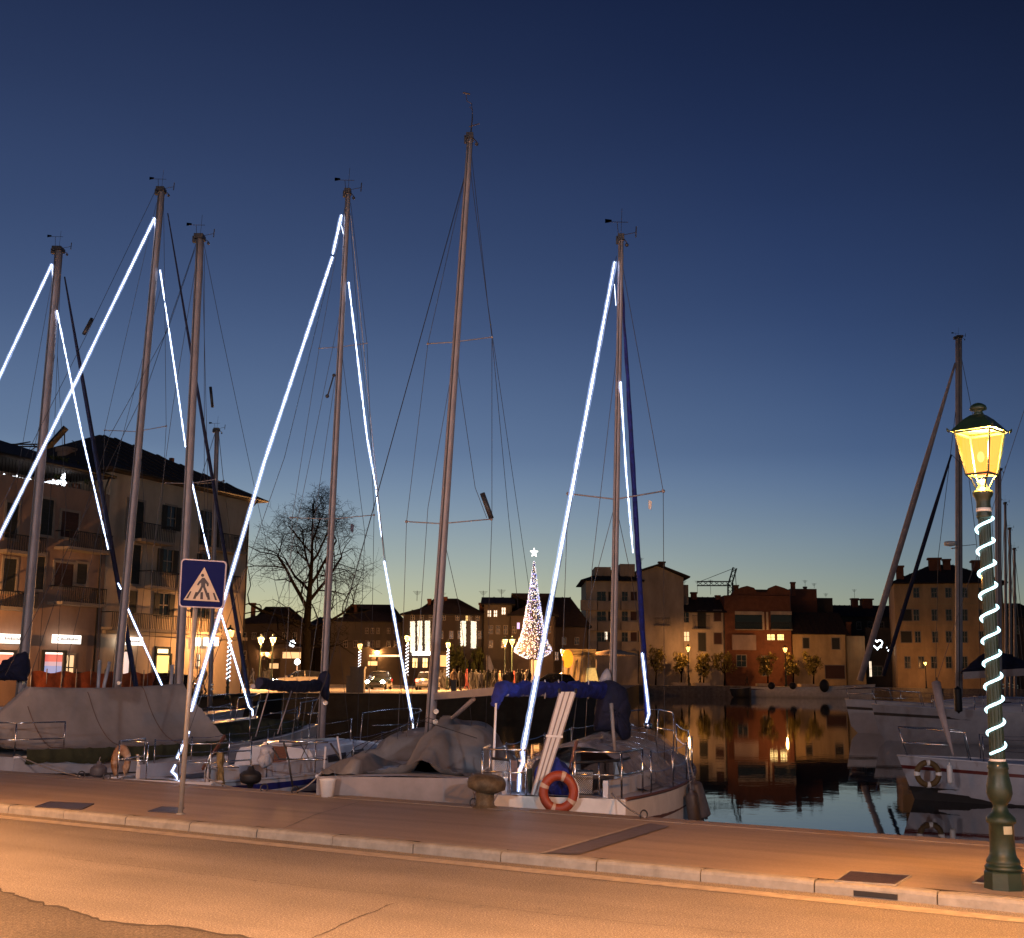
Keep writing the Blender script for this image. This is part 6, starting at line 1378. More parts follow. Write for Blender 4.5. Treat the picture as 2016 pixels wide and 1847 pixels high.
# ------------------------------------------------------------------ trees
M_bark = mat('dark_bark', (.006, .005, .004), .95, 0, .3, 5, bump=.5, spec=.05)
def bare_tree(u, Y, z0, vtop):
    base = at(u, 1320, Y); base.z = z0; H = at(u, vtop, Y).z - z0; t = thing('bare_tree', 'large leafless tree with a round crown standing on the square', 'tree', tuple(base)); rnd = random.Random(21)
    mb = MB(); tw = MB(); mtop = base + V3((.1, 0, H * .52)); r0 = px(Y, 9)
    def tp(pts, rs, n): (mb if rs[0] > .09 else tw).tube(pts, rs, n, caps=False)
    trunk = [base, base + V3((-.1, 0, H * .15)), base + V3((-.12, 0, H * .33)), base + V3((.0, 0, H * .45)), base + V3((.12, 0, H * .62)), base + V3((.05, 0, H * .8)), base + V3((.1, 0, H * .94))]
    mb.tube(trunk, [r0 * 1.3, r0 * 1.0, r0 * .85, r0 * .6, r0 * .38, r0 * .18, .05], 9)
    cen = base + V3((0.3, 0, H * .60)); RR = H * .42
    def grow(p, d, ln, r, lv):
        pts = [p]; k = 4; dd = d.copy()
        for i in range(k):
            dd = (dd + V3((rnd.gauss(0, .20), rnd.gauss(0, .20), rnd.gauss(0, .14) + (.10 if lv < 2 else -.03)))).normalized(); pts.append(pts[-1] + dd * ln / k)
        tp(pts, [r * (1 - .45 * i / k) for i in range(k + 1)], 5 if lv < 2 else 3)
        if lv >= 5: return
        for i in range(1, k + 1):
            nb = 1 if i < k else 2
            if lv < 2 and rnd.random() < .45: nb += 1
            for _ in range(nb):
                if lv >= 3 and rnd.random() < .38: continue
                a = V3((rnd.gauss(0, 1), rnd.gauss(0, .8), rnd.gauss(0, .8))); a = (a - dd * a.dot(dd)).normalized(); nd = (dd * .62 + a * .78).normalized()
                if V3(((pts[i].x - cen.x) / .76, (pts[i].y - cen.y) / .8, pts[i].z - cen.z)).length > RR * 1.0 and lv > 1: continue
                grow(pts[i], nd, ln * rnd.uniform(.52, .72), max(.012, r * (1 - .45 * i / k) * .58), lv + 1)
    limbs = [(.30, -.9, .45, .62, .20), (.28, .95, .35, .55, .17), (.38, -.55, .85, .6, .2), (.42, .75, .6, .55, .17), (.47, -.9, .55, .5, .15), (.50, .55, .85, .5, .15), (.57, -.5, .9, .42, .12), (.62, .85, .5, .40, .12), (.66, -.8, .5, .36, .10), (.72, .4, .95, .3, .1), (.78, -.3, .95, .25, .08), (.20, -.95, .15, .38, .1), (.20, .9, .05, .32, .1), (.86, .3, 1, .18, .07)]
    for f, dx, dz, ln, r in limbs:
        i = min(5, int(f / .155)); q = f * H; p = None
        for a, c in zip(trunk, trunk[1:]):
            if a.z - z0 <= q <= c.z - z0: p = a.lerp(c, (q - (a.z - z0)) / (c.z - a.z))
        if p is None: p = trunk[-1]
        grow(p, V3((dx, rnd.uniform(-.7, .7), dz)).normalized(), ln * H * .52, r * r0 / .37 * .9, 1)
    mb.build('trunk', M_bark, t); tw.build('twigs', M_bark, t); return t
bare_tree(603, 112, ZP, 958)
M_leafo = mat('olive_green_leaves', (.22, .18, .04), .7, 0, .3, 3)
def small_tree(u, Y, z0, vtop, wpx, label, dens=700, seed=1, leaf=None):
    base = at(u, 1325, Y); base.z = z0; H = at(u, vtop, Y).z - z0; w_ = px(Y, wpx) / 2; t = thing('olive_tree', label, 'tree', tuple(base), 0, 'small round trees along the far promenade')
    mb = MB(); rnd = random.Random(seed); mb.tube([base, base + V3((.1, 0, H * .3)), base + V3((0, 0, H * .6))], [.16, .12, .08], 6)
    for i in range(7):
        a = rnd.uniform(0, 2 * pi); mb.tube([base + V3((.05, 0, H * .33)), base + V3((cos(a) * w_ * .4, sin(a) * w_ * .4, H * .55)), base + V3((cos(a) * w_ * .75, sin(a) * w_ * .75, H * .78))], [.08, .05, .02], 4)
    mb.build('trunk', M_bark, t); leafy('crown', (base.x, base.y, z0 + H * .64), w_ * .95, w_ * .8, H * .36, dens, leaf or M_leafo, .22, t, seed, 16); return t
for i, (u, vt, w_, lb) in enumerate(((1290, 1270, 46, 'dark round tree beside the blue rolled sail, left end of the promenade'), (1340, 1284, 34, 'small round tree lit orange, just left of the left promenade lamp'), (1384, 1284, 34, 'small round tree lit orange, just right of the left promenade lamp'), (1425, 1280, 52, 'dark round tree between the pale row house and the brick house'), (1510, 1282, 40, 'small round tree lit orange before the brick house'), (1560, 1284, 34, 'small tree lit orange, right beside the right promenade lamp'), (1600, 1278, 46, 'large round dark tree in front of the ochre house'))):
    small_tree(u, 203.5, ZF, vt, w_, lb, 900, i + 3)
def darktree(u, Y, vt, w_, lb, s): small_tree(u, Y, ZP, vt, w_, lb, 900, s, M_leaf)
darktree(900, 132, 1268, 44, 'dark evergreen tree in front of the light curtains', 31); darktree(940, 134, 1270, 30, 'dark evergreen tree below the rightmost light curtain', 33)
# low flower-bed walls on the promenade catching lamplight
for i, (u0, u1) in enumerate(((1328, 1358), (1372, 1402), (1498, 1530), (1582, 1612))):
    a, q = at(u0, 1330, 198), at(u1, 1330, 198); mb = MB(); mb.box((a.x, 200.2, ZF), (q.x, 202.8, ZF + .45)); tag(mb.build('planter_wall', P_cr), ('low pale planter wall, leftmost of four on the promenade', 'low pale planter wall right of the left promenade lamp', 'low pale planter wall in front of the brick house', 'low pale planter wall in front of the ochre house')[i], 'planter', 'low planter walls on the promenade')

# ------------------------------------------------------------------ lit cone tree
Yt = 110.; ct = at(1048, 1342, Yt); xm = thing('christmas_tree', 'cone-shaped tree of white and blue lights with a star on top', 'christmas tree', (ct.x, Yt, ZP))
mb = MB(); mb.tube([V3((ct.x, Yt, ZP)), at(1051, 1105, Yt)], [.14, .06], 8); mb.build('pole', M_metal, xm)
prof = [(1105, 1.5), (1130, 4.2), (1160, 8), (1200, 14), (1240, 20), (1256, 24), (1268, 29), (1278, 34), (1283, 34), (1289, 27), (1294, 18), (1298, 8)]
def rad(v):
    for (a, r), (c, s) in zip(prof, prof[1:]):
        if a <= v <= c: return r + (s - r) * (v - a) / (c - a)
    return prof[-1][1]
cols = [emat('cone_white', (1, .95, .85), 1.5), emat('cone_blue', (.25, .3, 1), 1.2), emat('cone_gold', (1, .7, .3), 1.3), emat('cone_mirror', (.6, .68, 1), 1.2)]
rest = MB(); rnd = random.Random(8); big_n = 0
for i in range(2900):
    f = rnd.random() ** .62; v = 1105 + f * 192; r = rad(v) * rnd.uniform(1.02, 1.12); a = rnd.uniform(0, 2 * pi)
    z_ = at(1051, v, Yt).z; cx_ = at(1051 - (v - 1105) * .012, v, Yt).x; k = rnd.choices((0, 1, 2, 3), (.42, .24, .08, .26))[0]; c_ = V3((cx_ + cos(a) * px(Yt, r), Yt + sin(a) * px(Yt, r), z_))
    if big_n < 100 and sin(a) < -.25 and rnd.random() < .12: mb = MB(); mb.octa(c_ - V3((0, .03, 0)), .07); mb.build('light_bulb', cols[k], xm); big_n += 1
    else: rest.cur = k; rest.octa(c_, rnd.uniform(.028, .050))
rest.build('small_lights', cols, xm)['kind'] = 'stuff'
mb = MB(); rows = []
for v, r in prof: rows.append([V3((at(1051 - (v - 1105) * .012, v, Yt).x + cos(2 * pi * j / 24) * px(Yt, r * .94), Yt + sin(2 * pi * j / 24) * px(Yt, r * .94), at(1051, v, Yt).z)) for j in range(24)])
mb.smooth = True; mb.grid(rows, True); mb.build('cone_mesh', mat('dark_cone_net', (.03, .03, .05), .9), xm)
mb = MB(); sc_ = at(1051, 1088, Yt); star = []
for i in range(10): a = pi / 2 + i * pi / 5; r = px(Yt, 8.5 if i % 2 == 0 else 3.6); star.append(sc_ + V3((cos(a) * r, -.1, sin(a) * r * 1.15)))
mb.prism(star, (0, .2, 0)); mb.build('star', emat('star_white', (1, .97, .9), 4), xm)

# ------------------------------------------------------------------ stalls beside the cone tree
M_canv = mat('tan_stall_canvas', (.30, .24, .13), .85, 0, .25, .8, bump=.3)
st_ = thing('market_stall', 'tan canvas market stall with stacked slatted top, right of the cone tree', 'market stall', tuple(at(1135, 1345, 112)))
a = at(1100, 1340, 110); c = at(1182, 1292, 110); z_ = a.z
mb = MB(); x0, x1, zt_ = a.x, c.x, c.z
mb.add([(x0, 110, ZP), (x1, 110, ZP), (x1, 113, ZP), (x0, 113, ZP), (x0 + .7, 110.3, zt_), (x1 - .5, 110.3, zt_), (x1 - .5, 112.7, zt_), (x0 + .7, 112.7, zt_)], [(0, 1, 5, 4), (1, 2, 6, 5), (2, 3, 7, 6), (3, 0, 4, 7), (4, 5, 6, 7)]); mb.build('canvas_walls', M_canv, st_)
mb = MB()
for i in range(5): mb.box((x0 + .55, 110.1, zt_ + .02 + i * .13), (x1 - .4, 112.9, zt_ + .10 + i * .13))
mb.build('slatted_top', M_canv, st_)
for i in range(6): 
    x = x0 + .5 + i * .55; mb = MB(); mb.box((x, 109.95, ZP + .2), (x + .12, 109.99, zt_ - .3)); mb.build('canvas_strap', M_trim, st_)
mb = MB(); mb.prism([at(1155, 1315, 109.8), at(1172, 1315, 109.8), at(1178, 1342, 109.8), at(1152, 1342, 109.8)], (0, .1, 0)); mb.build('lit_flap', mat('pale_green_flap', (.45, .5, .28), .8, emis=(.8, .9, .5), es=.12), st_)
um = thing('parasol', 'large cream parasol lit from below behind the mast of the life ring boat', 'parasol', tuple(at(1206, 1345, 118)))
c = at(1206, 1320, 118); mb = MB(); mb.tube([(c.x, 118, ZP), (c.x, 118, at(1206, 1282, 118).z)], .05, 6); mb.build('pole', M_metal, um)
mb = MB(); mb.lathe([(px(118, 50), at(1206, 1290, 118).z), (px(118, 47), at(1206, 1287, 118).z), (px(118, 8), at(1206, 1279, 118).z), (.1, at(1206, 1278, 118).z)], Matrix.Translation((c.x, 118, 0)), 8); mb.build('canopy', mat('cream_canopy', (.55, .42, .30), .8), um)
plight(um, at(1206, 1300, 118).z - ZP - 0, 260, (1, .55, .25), .2, 'stall_light')
og = thing('orange_heater', 'glowing orange oval awning panel beside the lamp right of the cone tree', 'awning', tuple(at(1117, 1340, 109)))
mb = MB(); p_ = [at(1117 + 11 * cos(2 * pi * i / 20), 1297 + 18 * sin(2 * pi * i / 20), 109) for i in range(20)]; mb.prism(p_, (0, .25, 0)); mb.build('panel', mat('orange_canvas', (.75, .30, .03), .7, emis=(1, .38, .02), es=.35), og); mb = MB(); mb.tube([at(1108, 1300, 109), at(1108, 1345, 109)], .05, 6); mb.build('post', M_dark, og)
og['label'] = 'orange oval banner panel glowing beside the lamp right of the cone tree'; og.name = 'oval_banner'; og['category'] = 'banner'
MW['oval_banner'] = MW.get('orange_heater', Matrix())

# ------------------------------------------------------------------ cars
def car(name, label, loc, rz, paint, lit=None, L_=4.2, est=False):
    t = thing(name, label, 'car', loc, rz, 'cars on the square and the quay street')
    M_g = mat('car_glass', (.012, .014, .018), .08); Wd = 1.72
    prof = [(-L_ / 2, .45, .72, .80), (-L_ / 2 + .12, .28, .92, .88), (-L_ * .36, .22, .98, .95), (-L_ * .1, .2, .98, 1), (L_ * .12, .2, .97, 1), (L_ * .30, .2, .90, .97), (L_ / 2 - .25, .25, .80, .90), (L_ / 2 - .03, .32, .66, .78), (L_ / 2, .4, .6, .70)]
    rows = [[V3((x, -Wd / 2 * w_, zb)), V3((x, -Wd / 2 * w_ * 1.02, (zb + zt) / 2)), V3((x, -Wd / 2 * w_ * .93, zt)), V3((x, 0, zt + .03)), V3((x, Wd / 2 * w_ * .93, zt)), V3((x, Wd / 2 * w_ * 1.02, (zb + zt) / 2)), V3((x, Wd / 2 * w_, zb))] for x, zb, zt, w_ in prof]
    mb = MB(); mb.smooth = True; mb.grid(rows, True); mb.smooth = False; mb.add(rows[0], [list(range(7))]); mb.add(rows[-1], [list(range(7))]); body = mb.build('body', paint, t, local=True)
    gp_ = [(-L_ / 2 + .15, .92, .84), (-L_ / 2 + .55, 1.36, .70), (-L_ * .12, 1.46, .70), (L_ * .06, 1.42, .70), (L_ * .25, .92, .86)]
    rows = [[V3((x, -Wd / 2 * .88, .9)), V3((x, -Wd / 2 * w_, z)), V3((x, 0, z + .03)), V3((x, Wd / 2 * w_, z)), V3((x, Wd / 2 * .88, .9))] for x, z, w_ in gp_]
    mb = MB(); mb.smooth = True; mb.grid(rows); mb.build('windows', M_g, t, local=True)
    mb = MB(); rows = [[V3((x, -Wd / 2 * .66, z + .012)), V3((x, 0, z + .05)), V3((x, Wd / 2 * .66, z + .012))] for x, z, w_ in ((-L_ / 2 + .5, 1.34, 0), (-L_ * .12, 1.46, 0), (L_ * .08, 1.41, 0))]; mb.smooth = True; mb.grid(rows)
    for y in (-1, 1):
        for x in (-L_ * .05,): mb.beam((x, y * Wd / 2 * .9, .93), (x, y * Wd / 2 * .68, 1.45), .07, .03)
    mb.build('roof', paint, t, local=True)
    for x in (-L_ * .31, L_ * .31):
        for y in (-1, 1):
            mb = MB(); M_ = Matrix.Translation((x, y * (Wd / 2 - .08), .31)) @ Matrix.Rotation(pi / 2, 4, 'X'); mb.lathe([(.2, -.1), (.3, -.1), (.32, -.06), (.32, .06), (.3, .1), (.2, .1)], M_, 16); wh = mb.build('wheel', M_black, t, local=True); mb = MB(); mb.lathe([(.18, -.105), (.2, .105)], M_, 12); mb.build('rim', M_metal, wh, local=True)
    for y in (-1, 1):
        mb = MB(); mb.ball(V3((L_ / 2 - .06, y * .6, .62)), .15, 10, 6, (.6, 1.3, .9)); mb.build('headlight', emat('lit_headlight', (1, .9, .68), 60) if lit in ('head', 'both') else M_steel, t, local=True)
        mb = MB(); mb.box((-L_ / 2 - .015, y * .68 - .12, .66), (-L_ / 2 + .1, y * .68 + .12, .86)); mb.build('taillight', emat('lit_taillight', (1, .06, .04), 16) if lit in ('tail', 'both') else mat('red_lens', (.3, .01, .01), .3), t, local=True)
        if lit == 'head':
            l = bpy.data.lights.new('headlight_beam', 'SPOT'); l.energy = 220; l.color = (1, .9, .7); l.spot_size = radians(60); l.spot_blend = .6; o = bpy.data.objects.new('headlight_beam', l); C.objects.link(o); o.parent = t; o.location = (L_ / 2 + .1, y * .6, .62); o.rotation_euler = (radians(80), 0, radians(-90))
    mb = MB(); mb.box((L_ / 2 - .02, -.4, .38), (L_ / 2 + .015, .4, .56)); mb.build('grille', M_dark, t, local=True)
    mb = MB(); mb.box((-L_ / 2 - .02, -.26, .5), (-L_ / 2 + .02, .26, .61)); mb.build('number_plate', M_white, t, local=True)
    for y in (-1, 1): mb = MB(); mb.box((L_ * .2, y * .88 - .08, .95), (L_ * .24, y * .88 + .08, 1.06)); mb.build('mirror', paint, t, local=True)
    return t
P_blk = mat('black_car_paint', (.01, .01, .012), .15, 0, .1, 3, coat=1); P_slv = mat('silver_car_paint', (.4, .38, .36), .25, .5, .05, 3, coat=1); P_grn = mat('dark_green_car_paint', (.02, .03, .025), .2, 0, .1, 3, coat=1)
c = at(132, 1332, 63); car('parked_car', 'black parked car in front of the red lit shop window', (c.x, c.y, .3), radians(185), P_blk)
c = at(316, 1332, 66); car('parked_car', 'dark parked car below the yellow lit door', (c.x, c.y, .3), radians(172), P_blk)
c = at(222, 1338, 66); car('parked_car', 'dark parked car, its tail lamp glowing beside the second mast', (c.x, c.y, .3), radians(12), P_blk, 'tail')
c = at(746, 1336, 101.5); car('driving_car', 'dark car facing the viewer with both headlights shining', (c.x, c.y, ZP), radians(-93), P_grn, 'head')
c = at(842, 1336, 103); car('driving_car', 'silver car seen from behind with red tail lights, beside the tallest mast', (c.x, c.y, ZP), radians(88), P_slv, 'tail')
c = at(590, 1338, 97.5 + 3); car('driving_car', 'car behind the blue boom cover with a single visible warm headlight', (c.x, c.y, ZP), radians(205), P_slv, 'head')
c = at(1085, 1340, 104); car('parked_car', 'dark parked car half hidden behind the blue boom of the life ring boat', (c.x, c.y, ZP), radians(178), P_blk)
# orange safety netting along the street at left
M_net = mat('orange_safety_netting', (.42, .095, .03), .8, 0, .3, 3)
for i, (u0, u1, Y0_, Y1_) in enumerate(((60, 205, 58, 62), (205, 330, 62, 66.3), (336, 430, 67, 80))):
    a, q = at(u0, 1345, Y0_), at(u1, 1345, Y1_); t = thing('barrier_netting', ('orange safety netting behind the black parked car', 'orange safety netting between the second and third masts', 'orange safety netting right of the third mast')[i], 'barrier', (a.x, a.y, ZP), 0, 'orange safety netting along the quay')
    mb = MB(); rows = []; n = 20
    for k in range(n + 1):
        p = a.lerp(q, k / n); s_ = .12 * sin(k * 1.1); rows.append([V3((p.x, p.y + s_, ZP)), V3((p.x, p.y + s_ * .5, ZP + .6)), V3((p.x, p.y, ZP + 1.15 + .06 * sin(k * .9)))])
    mb.smooth = True; mb.grid(rows); mb.build('netting', M_net, t)
    for k in range(0, n + 1, 4):
        p = a.lerp(q, k / n); mb = MB(); mb.tube([(p.x, p.y, ZP), (p.x, p.y, ZP + 1.3)], .03, 6); mb.build('post', M_metal, t)
# ------------------------------------------------------------------ people
def person_mesh(pose, seed):
    rnd = random.Random(seed)
    s = {'stand': (0, 0, 0), 'walk': (.34, -.30, .2), 'step': (.18, -.16, -.15)}[pose]
    J = [(0, 0, .93), (0, 0, 1.12), (0, 0, 1.32), (0, 0, 1.45), (0, .01, 1.52), (0, .02, 1.60), (0, .01, 1.70),
         (.10, 0, .90), (.11, s[0] * .5 + .02, .50), (.11, s[0], .09), (.115, s[0] + .16, .045), (-.10, 0, .90), (-.11, s[1] * .4 + .04, .50), (-.11, s[1], .10), (-.115, s[1] + .15, .045),
         (.17, 0, 1.40), (.22, s[1] * .35, 1.13), (.22, s[1] * .5 + .10, .90), (.215, s[1] * .5 + .16, .80), (-.17, 0, 1.40), (-.22, s[0] * .35, 1.13), (-.22, s[0] * .5 + .10, .90), (-.215, s[0] * .5 + .16, .80)]
    E_ = [(0, 1), (1, 2), (2, 3), (3, 4), (4, 5), (5, 6), (0, 7), (7, 8), (8, 9), (9, 10), (0, 11), (11, 12), (12, 13), (13, 14), (2, 15), (15, 16), (16, 17), (17, 18), (2, 19), (19, 20), (20, 21), (21, 22)]
    Rr = [.15, .15, .16, .09, .055, .10, .085, .10, .075, .05, .045, .10, .075, .05, .045, .085, .062, .045, .035, .085, .062, .045, .035]
    me = bpy.data.meshes.new('person_body'); me.from_pydata(J, E_, []); o = bpy.data.objects.new('tmp', me); C.objects.link(o)
    md = o.modifiers.new('s', 'SKIN'); me.skin_vertices[0].data[0].use_root = True
    for i, r in enumerate(Rr): me.skin_vertices[0].data[i].radius = (r * (1.15 if i in (1, 2) else 1), r * .8 if i < 3 else r)
    o.modifiers.new('u', 'SUBSURF').levels = 1; dg = bpy.context.evaluated_depsgraph_get(); m2 = bpy.data.meshes.new_from_object(o.evaluated_get(dg)); bpy.data.objects.remove(o)
    for p in m2.polygons:
        z = p.center.z; x = abs(p.center.x); p.use_smooth = True
        p.material_index = 2 if (z > 1.50 or (x > .17 and z < .86)) else (1 if (z < .95 and x < .19) else 0)
        if z > 1.66 or (z > 1.55 and p.center.y < -.02): p.material_index = 3
    return m2
PM = [person_mesh('stand', 1), person_mesh('walk', 2), person_mesh('step', 3)]
M_skin = mat('skin', (.42, .24, .17), .6, 0, .08, 8); M_hair = mat('dark_hair', (.02, .014, .01), .7)
jk = [mat('cloth_' + n_, c, .85, 0, .15, 6) for n_, c in (('black', (.010, .010, .012)), ('navy', (.012, .014, .03)), ('grey', (.05, .05, .055)), ('beige', (.15, .11, .08)), ('red', (.09, .012, .012)), ('olive', (.03, .03, .012)), ('pale', (.22, .20, .19)))]
JN = ['black', 'navy', 'grey', 'beige', 'red', 'olive', 'pale']
ppl = [(893, 3, 6, 1, 101), (905, 0, 1, 0, 100), (918, 4, 6, 2, 108), (928, 2, 6, 1, 103), (936, 0, 3, 0, 106), (945, 1, 6, 2, 102), (953, 0, 2, 1, 104), (960, 5, 0, 0, 101), (968, 0, 1, 2, 105), (975, 2, 0, 1, 102), (983, 3, 0, 0, 107), (990, 0, 0, 1, 101), (997, 1, 0, 2, 103), (1004, 0, 0, 0, 101), (1012, 4, 1, 1, 108), (1020, 0, 2, 2, 102), (1028, 0, 0, 0, 103), (1036, 6, 0, 1, 105), (1042, 0, 1, 2, 102), (874, 0, 0, 0, 107), (866, 2, 0, 1, 112), (496, 1, 0, 1, 100), (520, 0, 0, 2, 102), (486, 0, 1, 0, 104), (528, 2, 0, 1, 108)]
rnd = random.Random(5)
for i, (u, j, tr, ps, Y_) in enumerate(ppl):
    p = at(u, 1335, Y_); me = PM[ps].copy(); me.materials.clear()
    for m_ in (jk[j], jk[tr], M_skin, M_hair): me.materials.append(m_)
    o = bpy.data.objects.new('person', me); C.objects.link(o); o.location = (p.x, Y_, ZP); o.rotation_euler = (0, 0, rnd.uniform(0, 6.28)); s = rnd.uniform(.94, 1.06); o.scale = (s * 1.05, s * 1.05, s)
    grp = [x for x in sorted(ppl) if (x[0] < 600) == (u < 600)]; nth = [x[0] for x in grp].index(u)
    ordn = ['first', 'second', 'third', 'fourth', 'fifth', 'sixth', 'seventh', 'eighth', 'ninth', 'tenth', 'eleventh', 'twelfth', 'thirteenth', 'fourteenth', 'fifteenth', 'sixteenth', 'seventeenth', 'eighteenth', 'nineteenth', 'twentieth', 'last'][nth]
    tag(o, '%s person in %s jacket, %s from the left %s' % ({0: 'standing', 1: 'walking', 2: 'strolling'}[ps], JN[j], ordn, 'left of the bare tree' if u < 600 else 'in the crowd'), 'person', 'people out on the square')
for u, Y_, lb in ((1378, 200.5, 'dark figure walking on the far promenade below the left lamp'), (1334 + 22, 200.5, 'dark figure standing on the far promenade beside the left lamp post'), (1843, 191, 'dark figure walking in front of the yellow house at right'), (1470, 200.5, 'dark figure standing before the brick house'), (400, 70, 'dark figure standing behind the orange netting beside the sign pole')):
    p = at(u, 1330, Y_); me = PM[1].copy(); me.materials.clear()
    for m_ in (jk[0], jk[0], M_skin, M_hair): me.materials.append(m_)
    o = bpy.data.objects.new('person', me); C.objects.link(o); o.location = (p.x, Y_, ZF if Y_ > 150 else ZP); o.rotation_euler = (0, 0, 1.4); tag(o, lb, 'person', 'people out on the square')
# banner/flag held over the crowd
fl = thing('banner', 'pale blue-grey banner standing among the crowd', 'banner', tuple(at(962, 1345, 102))); mb = MB(); mb.prism([at(958, 1296, 102), at(963, 1290, 102), at(972, 1316, 102), at(966, 1322, 102), at(957, 1318, 102)], (0, .04, 0)); mb.build('banner_cloth', mat('pale_blue_cloth', (.16, .17, .24), .8), fl); mb = MB(); mb.tube([at(958, 1290, 102), at(958, 1350, 102)], .02, 5); mb.build('banner_pole', M_metal, fl)
lm_ = lambda nm, lb, cat, mb, m_: tag(mb.build(nm, m_), lb, cat)
mb = MB(); mb.beam(at(727, 1291, 120), at(790, 1291, 120), .1, .18); lm_('lit_lintel', 'thin glowing horizontal light bar above the car with headlights', 'light bar', mb, emat('warm_bar', (1, .62, .3), 2.2))
mb = MB(); mb.box(tuple(at(724, 1310, 121)), tuple(at(742, 1302, 121) + V3((0, .2, 0)))); lm_('kiosk_window', 'small warm lit kiosk window left above the car headlights', 'lit window', mb, emat('warm_kiosk', (1, .55, .2), 1.2))
mb = MB(); c_ = at(575, 1267, 118)
for i in range(5): a = 2 * pi * i / 5; mb.ball(c_ + V3((cos(a) * .22, 0, sin(a) * .22)), .13, 8, 5)
lm_('flower_light', 'small white flower-shaped light decoration right behind the bare tree trunk', 'light decoration', mb, M_wht)
fl_ = at(585, 1303, 101); t = thing('work_lamp', 'bright cool white lamp on a short stand above the blue boom cover', 'lamp', (fl_.x, 101, ZP)); mb = MB(); mb.tube([(fl_.x, 101, ZP), (fl_.x, 101, fl_.z)], .04, 6); mb.build('stand', M_metal, t); mb = MB(); mb.ball(fl_, .24, 12, 8); mb.build('globe', emat('cool_globe', (.9, 1, .95), 9), t)
mb = MB(); mb.tube([at(463, 1212, 72), at(472, 1246, 72)], .05, 6); lm_('orange_light_string', 'short orange light string slanting right of the crossing light strings', 'light string', mb, emat('orange_string', (1, .45, .2), 2.5))
for i, (u0, v0, u1, v1, Y_) in enumerate(((556, 1284, 592, 1296, 119), (866, 1290, 880, 1312, 128), (530, 1306, 548, 1316, 125), (1045, 1300, 1062, 1330, 125))):
    a, q = at(u0, v1, Y_), at(u1, v0, Y_); t = thing('kiosk', ('small pale kiosk with a lit front right behind the bare tree trunk', 'narrow kiosk with a warm lit front between the tallest mast and the crowd', 'low kiosk with a lit front left of the bare tree trunk', 'kiosk with a dim lit front under the lit cone tree')[i], 'kiosk', (a.x, Y_, ZP), 0, 'small lit kiosks on the square')
    mb = MB(); mb.box((a.x - .2, Y_ + .02, ZP), (q.x + .2, Y_ + 2.5, q.z + .35)); mb.build('walls', P_dk, t); mb = MB(); mb.box((a.x, Y_ - .03, max(a.z, ZP + .3)), (q.x, Y_ + .019, q.z)); mb.build('lit_front', emat('kiosk_glow' + str(i % 2), (1, .58, .24) if i % 2 == 0 else (1, .42, .12), .9), t); mb = MB(); mb.box((a.x - .4, Y_ - .5, q.z + .353), (q.x + .4, Y_ + 2.7, q.z + .5)); mb.build('flat_roof', M_roof, t)
# waste bins / bollards on the quay edge
for u, Y_, w_, h_, lb in ((704, 82., .9, 1.7, 'dark square kiosk box on the quay edge left of the headlights'), (690, 82.6, .5, 1.1, 'small dark bin beside the kiosk box'), (893, 83, .35, .9, 'dark litter bin left of the crowd')):
    p = at(u, 1340, Y_); t = thing('quay_box', lb, 'street box', (p.x, Y_, ZP)); mb = MB(); mb.box((-w_ / 2, -w_ / 2, 0), (w_ / 2, w_ / 2, h_ - .12)); mb.build('box_body', M_dark, t, local=True); mb = MB(); mb.box((-w_ / 2 - .05, -w_ / 2 - .05, h_ - .118), (w_ / 2 + .05, w_ / 2 + .05, h_)); mb.build('box_lid', M_dark, t, local=True)
# ------------------------------------------------------------------ boats on the right
GR = 'boats moored on the right'
Fb = newboat('sailboat', 'large white sailboat at right whose furled pale foresail slants up behind the street lamp', 0, 0, 0, 1, 4.0, 1.45, 2.0, .7, group=GR, stripe=None, S=V3((xat(2150, 62), 62, 0)), cat='sailboat') if False else None
def side_boat(name, label, bow, stern, beam, fbs, fbb, stripe, hull=None, tw=.7):
    B = Boat(); d = bow - stern; B.L = d.length
    return newboat(name, label, 0, 0, 0, B.L, beam, fbs, fbb, tw, hull, None, GR, stripe, S=stern) 
_ob = solve_bow
def mk(name, label, bow, stern, *a, **k):
    global solve_bow
    solve_bow = lambda S, u, v, Ln: bow
    r = newboat(name, label, 0, 0, 0, (bow - stern).length, *a, S=stern, **k); solve_bow = _ob; return r
bw = at(1676, 1380, 66); bw.z = 0; Ff = mk('sailboat', 'large white sailboat at right with a pale furled foresail slanting up to its mast', bw, V3((bw.x + 14.0, 61.5, 0)), 3.8, 1.5, 1.75, .72, M_gel, M_gelg, group=GR, stripe='navy')
cabin(Ff, .3, .72, .6, .5); rails(Ff, True, True)
Yf = bw.y - 1.8; mast(Ff, 1887, 1380, 1886.5, 664, 12, 11, Y=64, zfoot=1.0, vane=6)
mb = MB(); a = at(1880, 715, 64); q = at(1692, 1340, 65.8); mb.tube([a.lerp(q, i / 20) for i in range(21)], [.06 + .11 * min(1, i / 8) for i in range(21)], 10); mb.build('furled_genoa', mat('pale_rolled_sail', (.34, .29, .30), .8, 0, .15, 3), Ff.root)
wires(Ff, [[(1887, 680, 64), (1950, 1000, 64), (1975, 1380, 64)], [(1884, 780, 64), (1846, 1100, 64), (1840, 1380, 64)], [(1888, 780, 64), (1925, 1100, 64), (1930, 1380, 64)], [(1890, 1075, 64), (1920, 1072, 64)]], .016)
mb = MB(); mb.lathe([(.02, 0), (.30, .06), (.32, .2), (.28, .26), (.02, .3)], Matrix.Translation(at(1870, 1076, 63.8)), 12); mb.build('radar_dome', M_white, Ff.root); mb = MB(); mb.beam(at(1886, 1078, 63.9), at(1872, 1080, 63.8), .06, .06); mb.build('radar_bracket', M_metal, Ff.root)
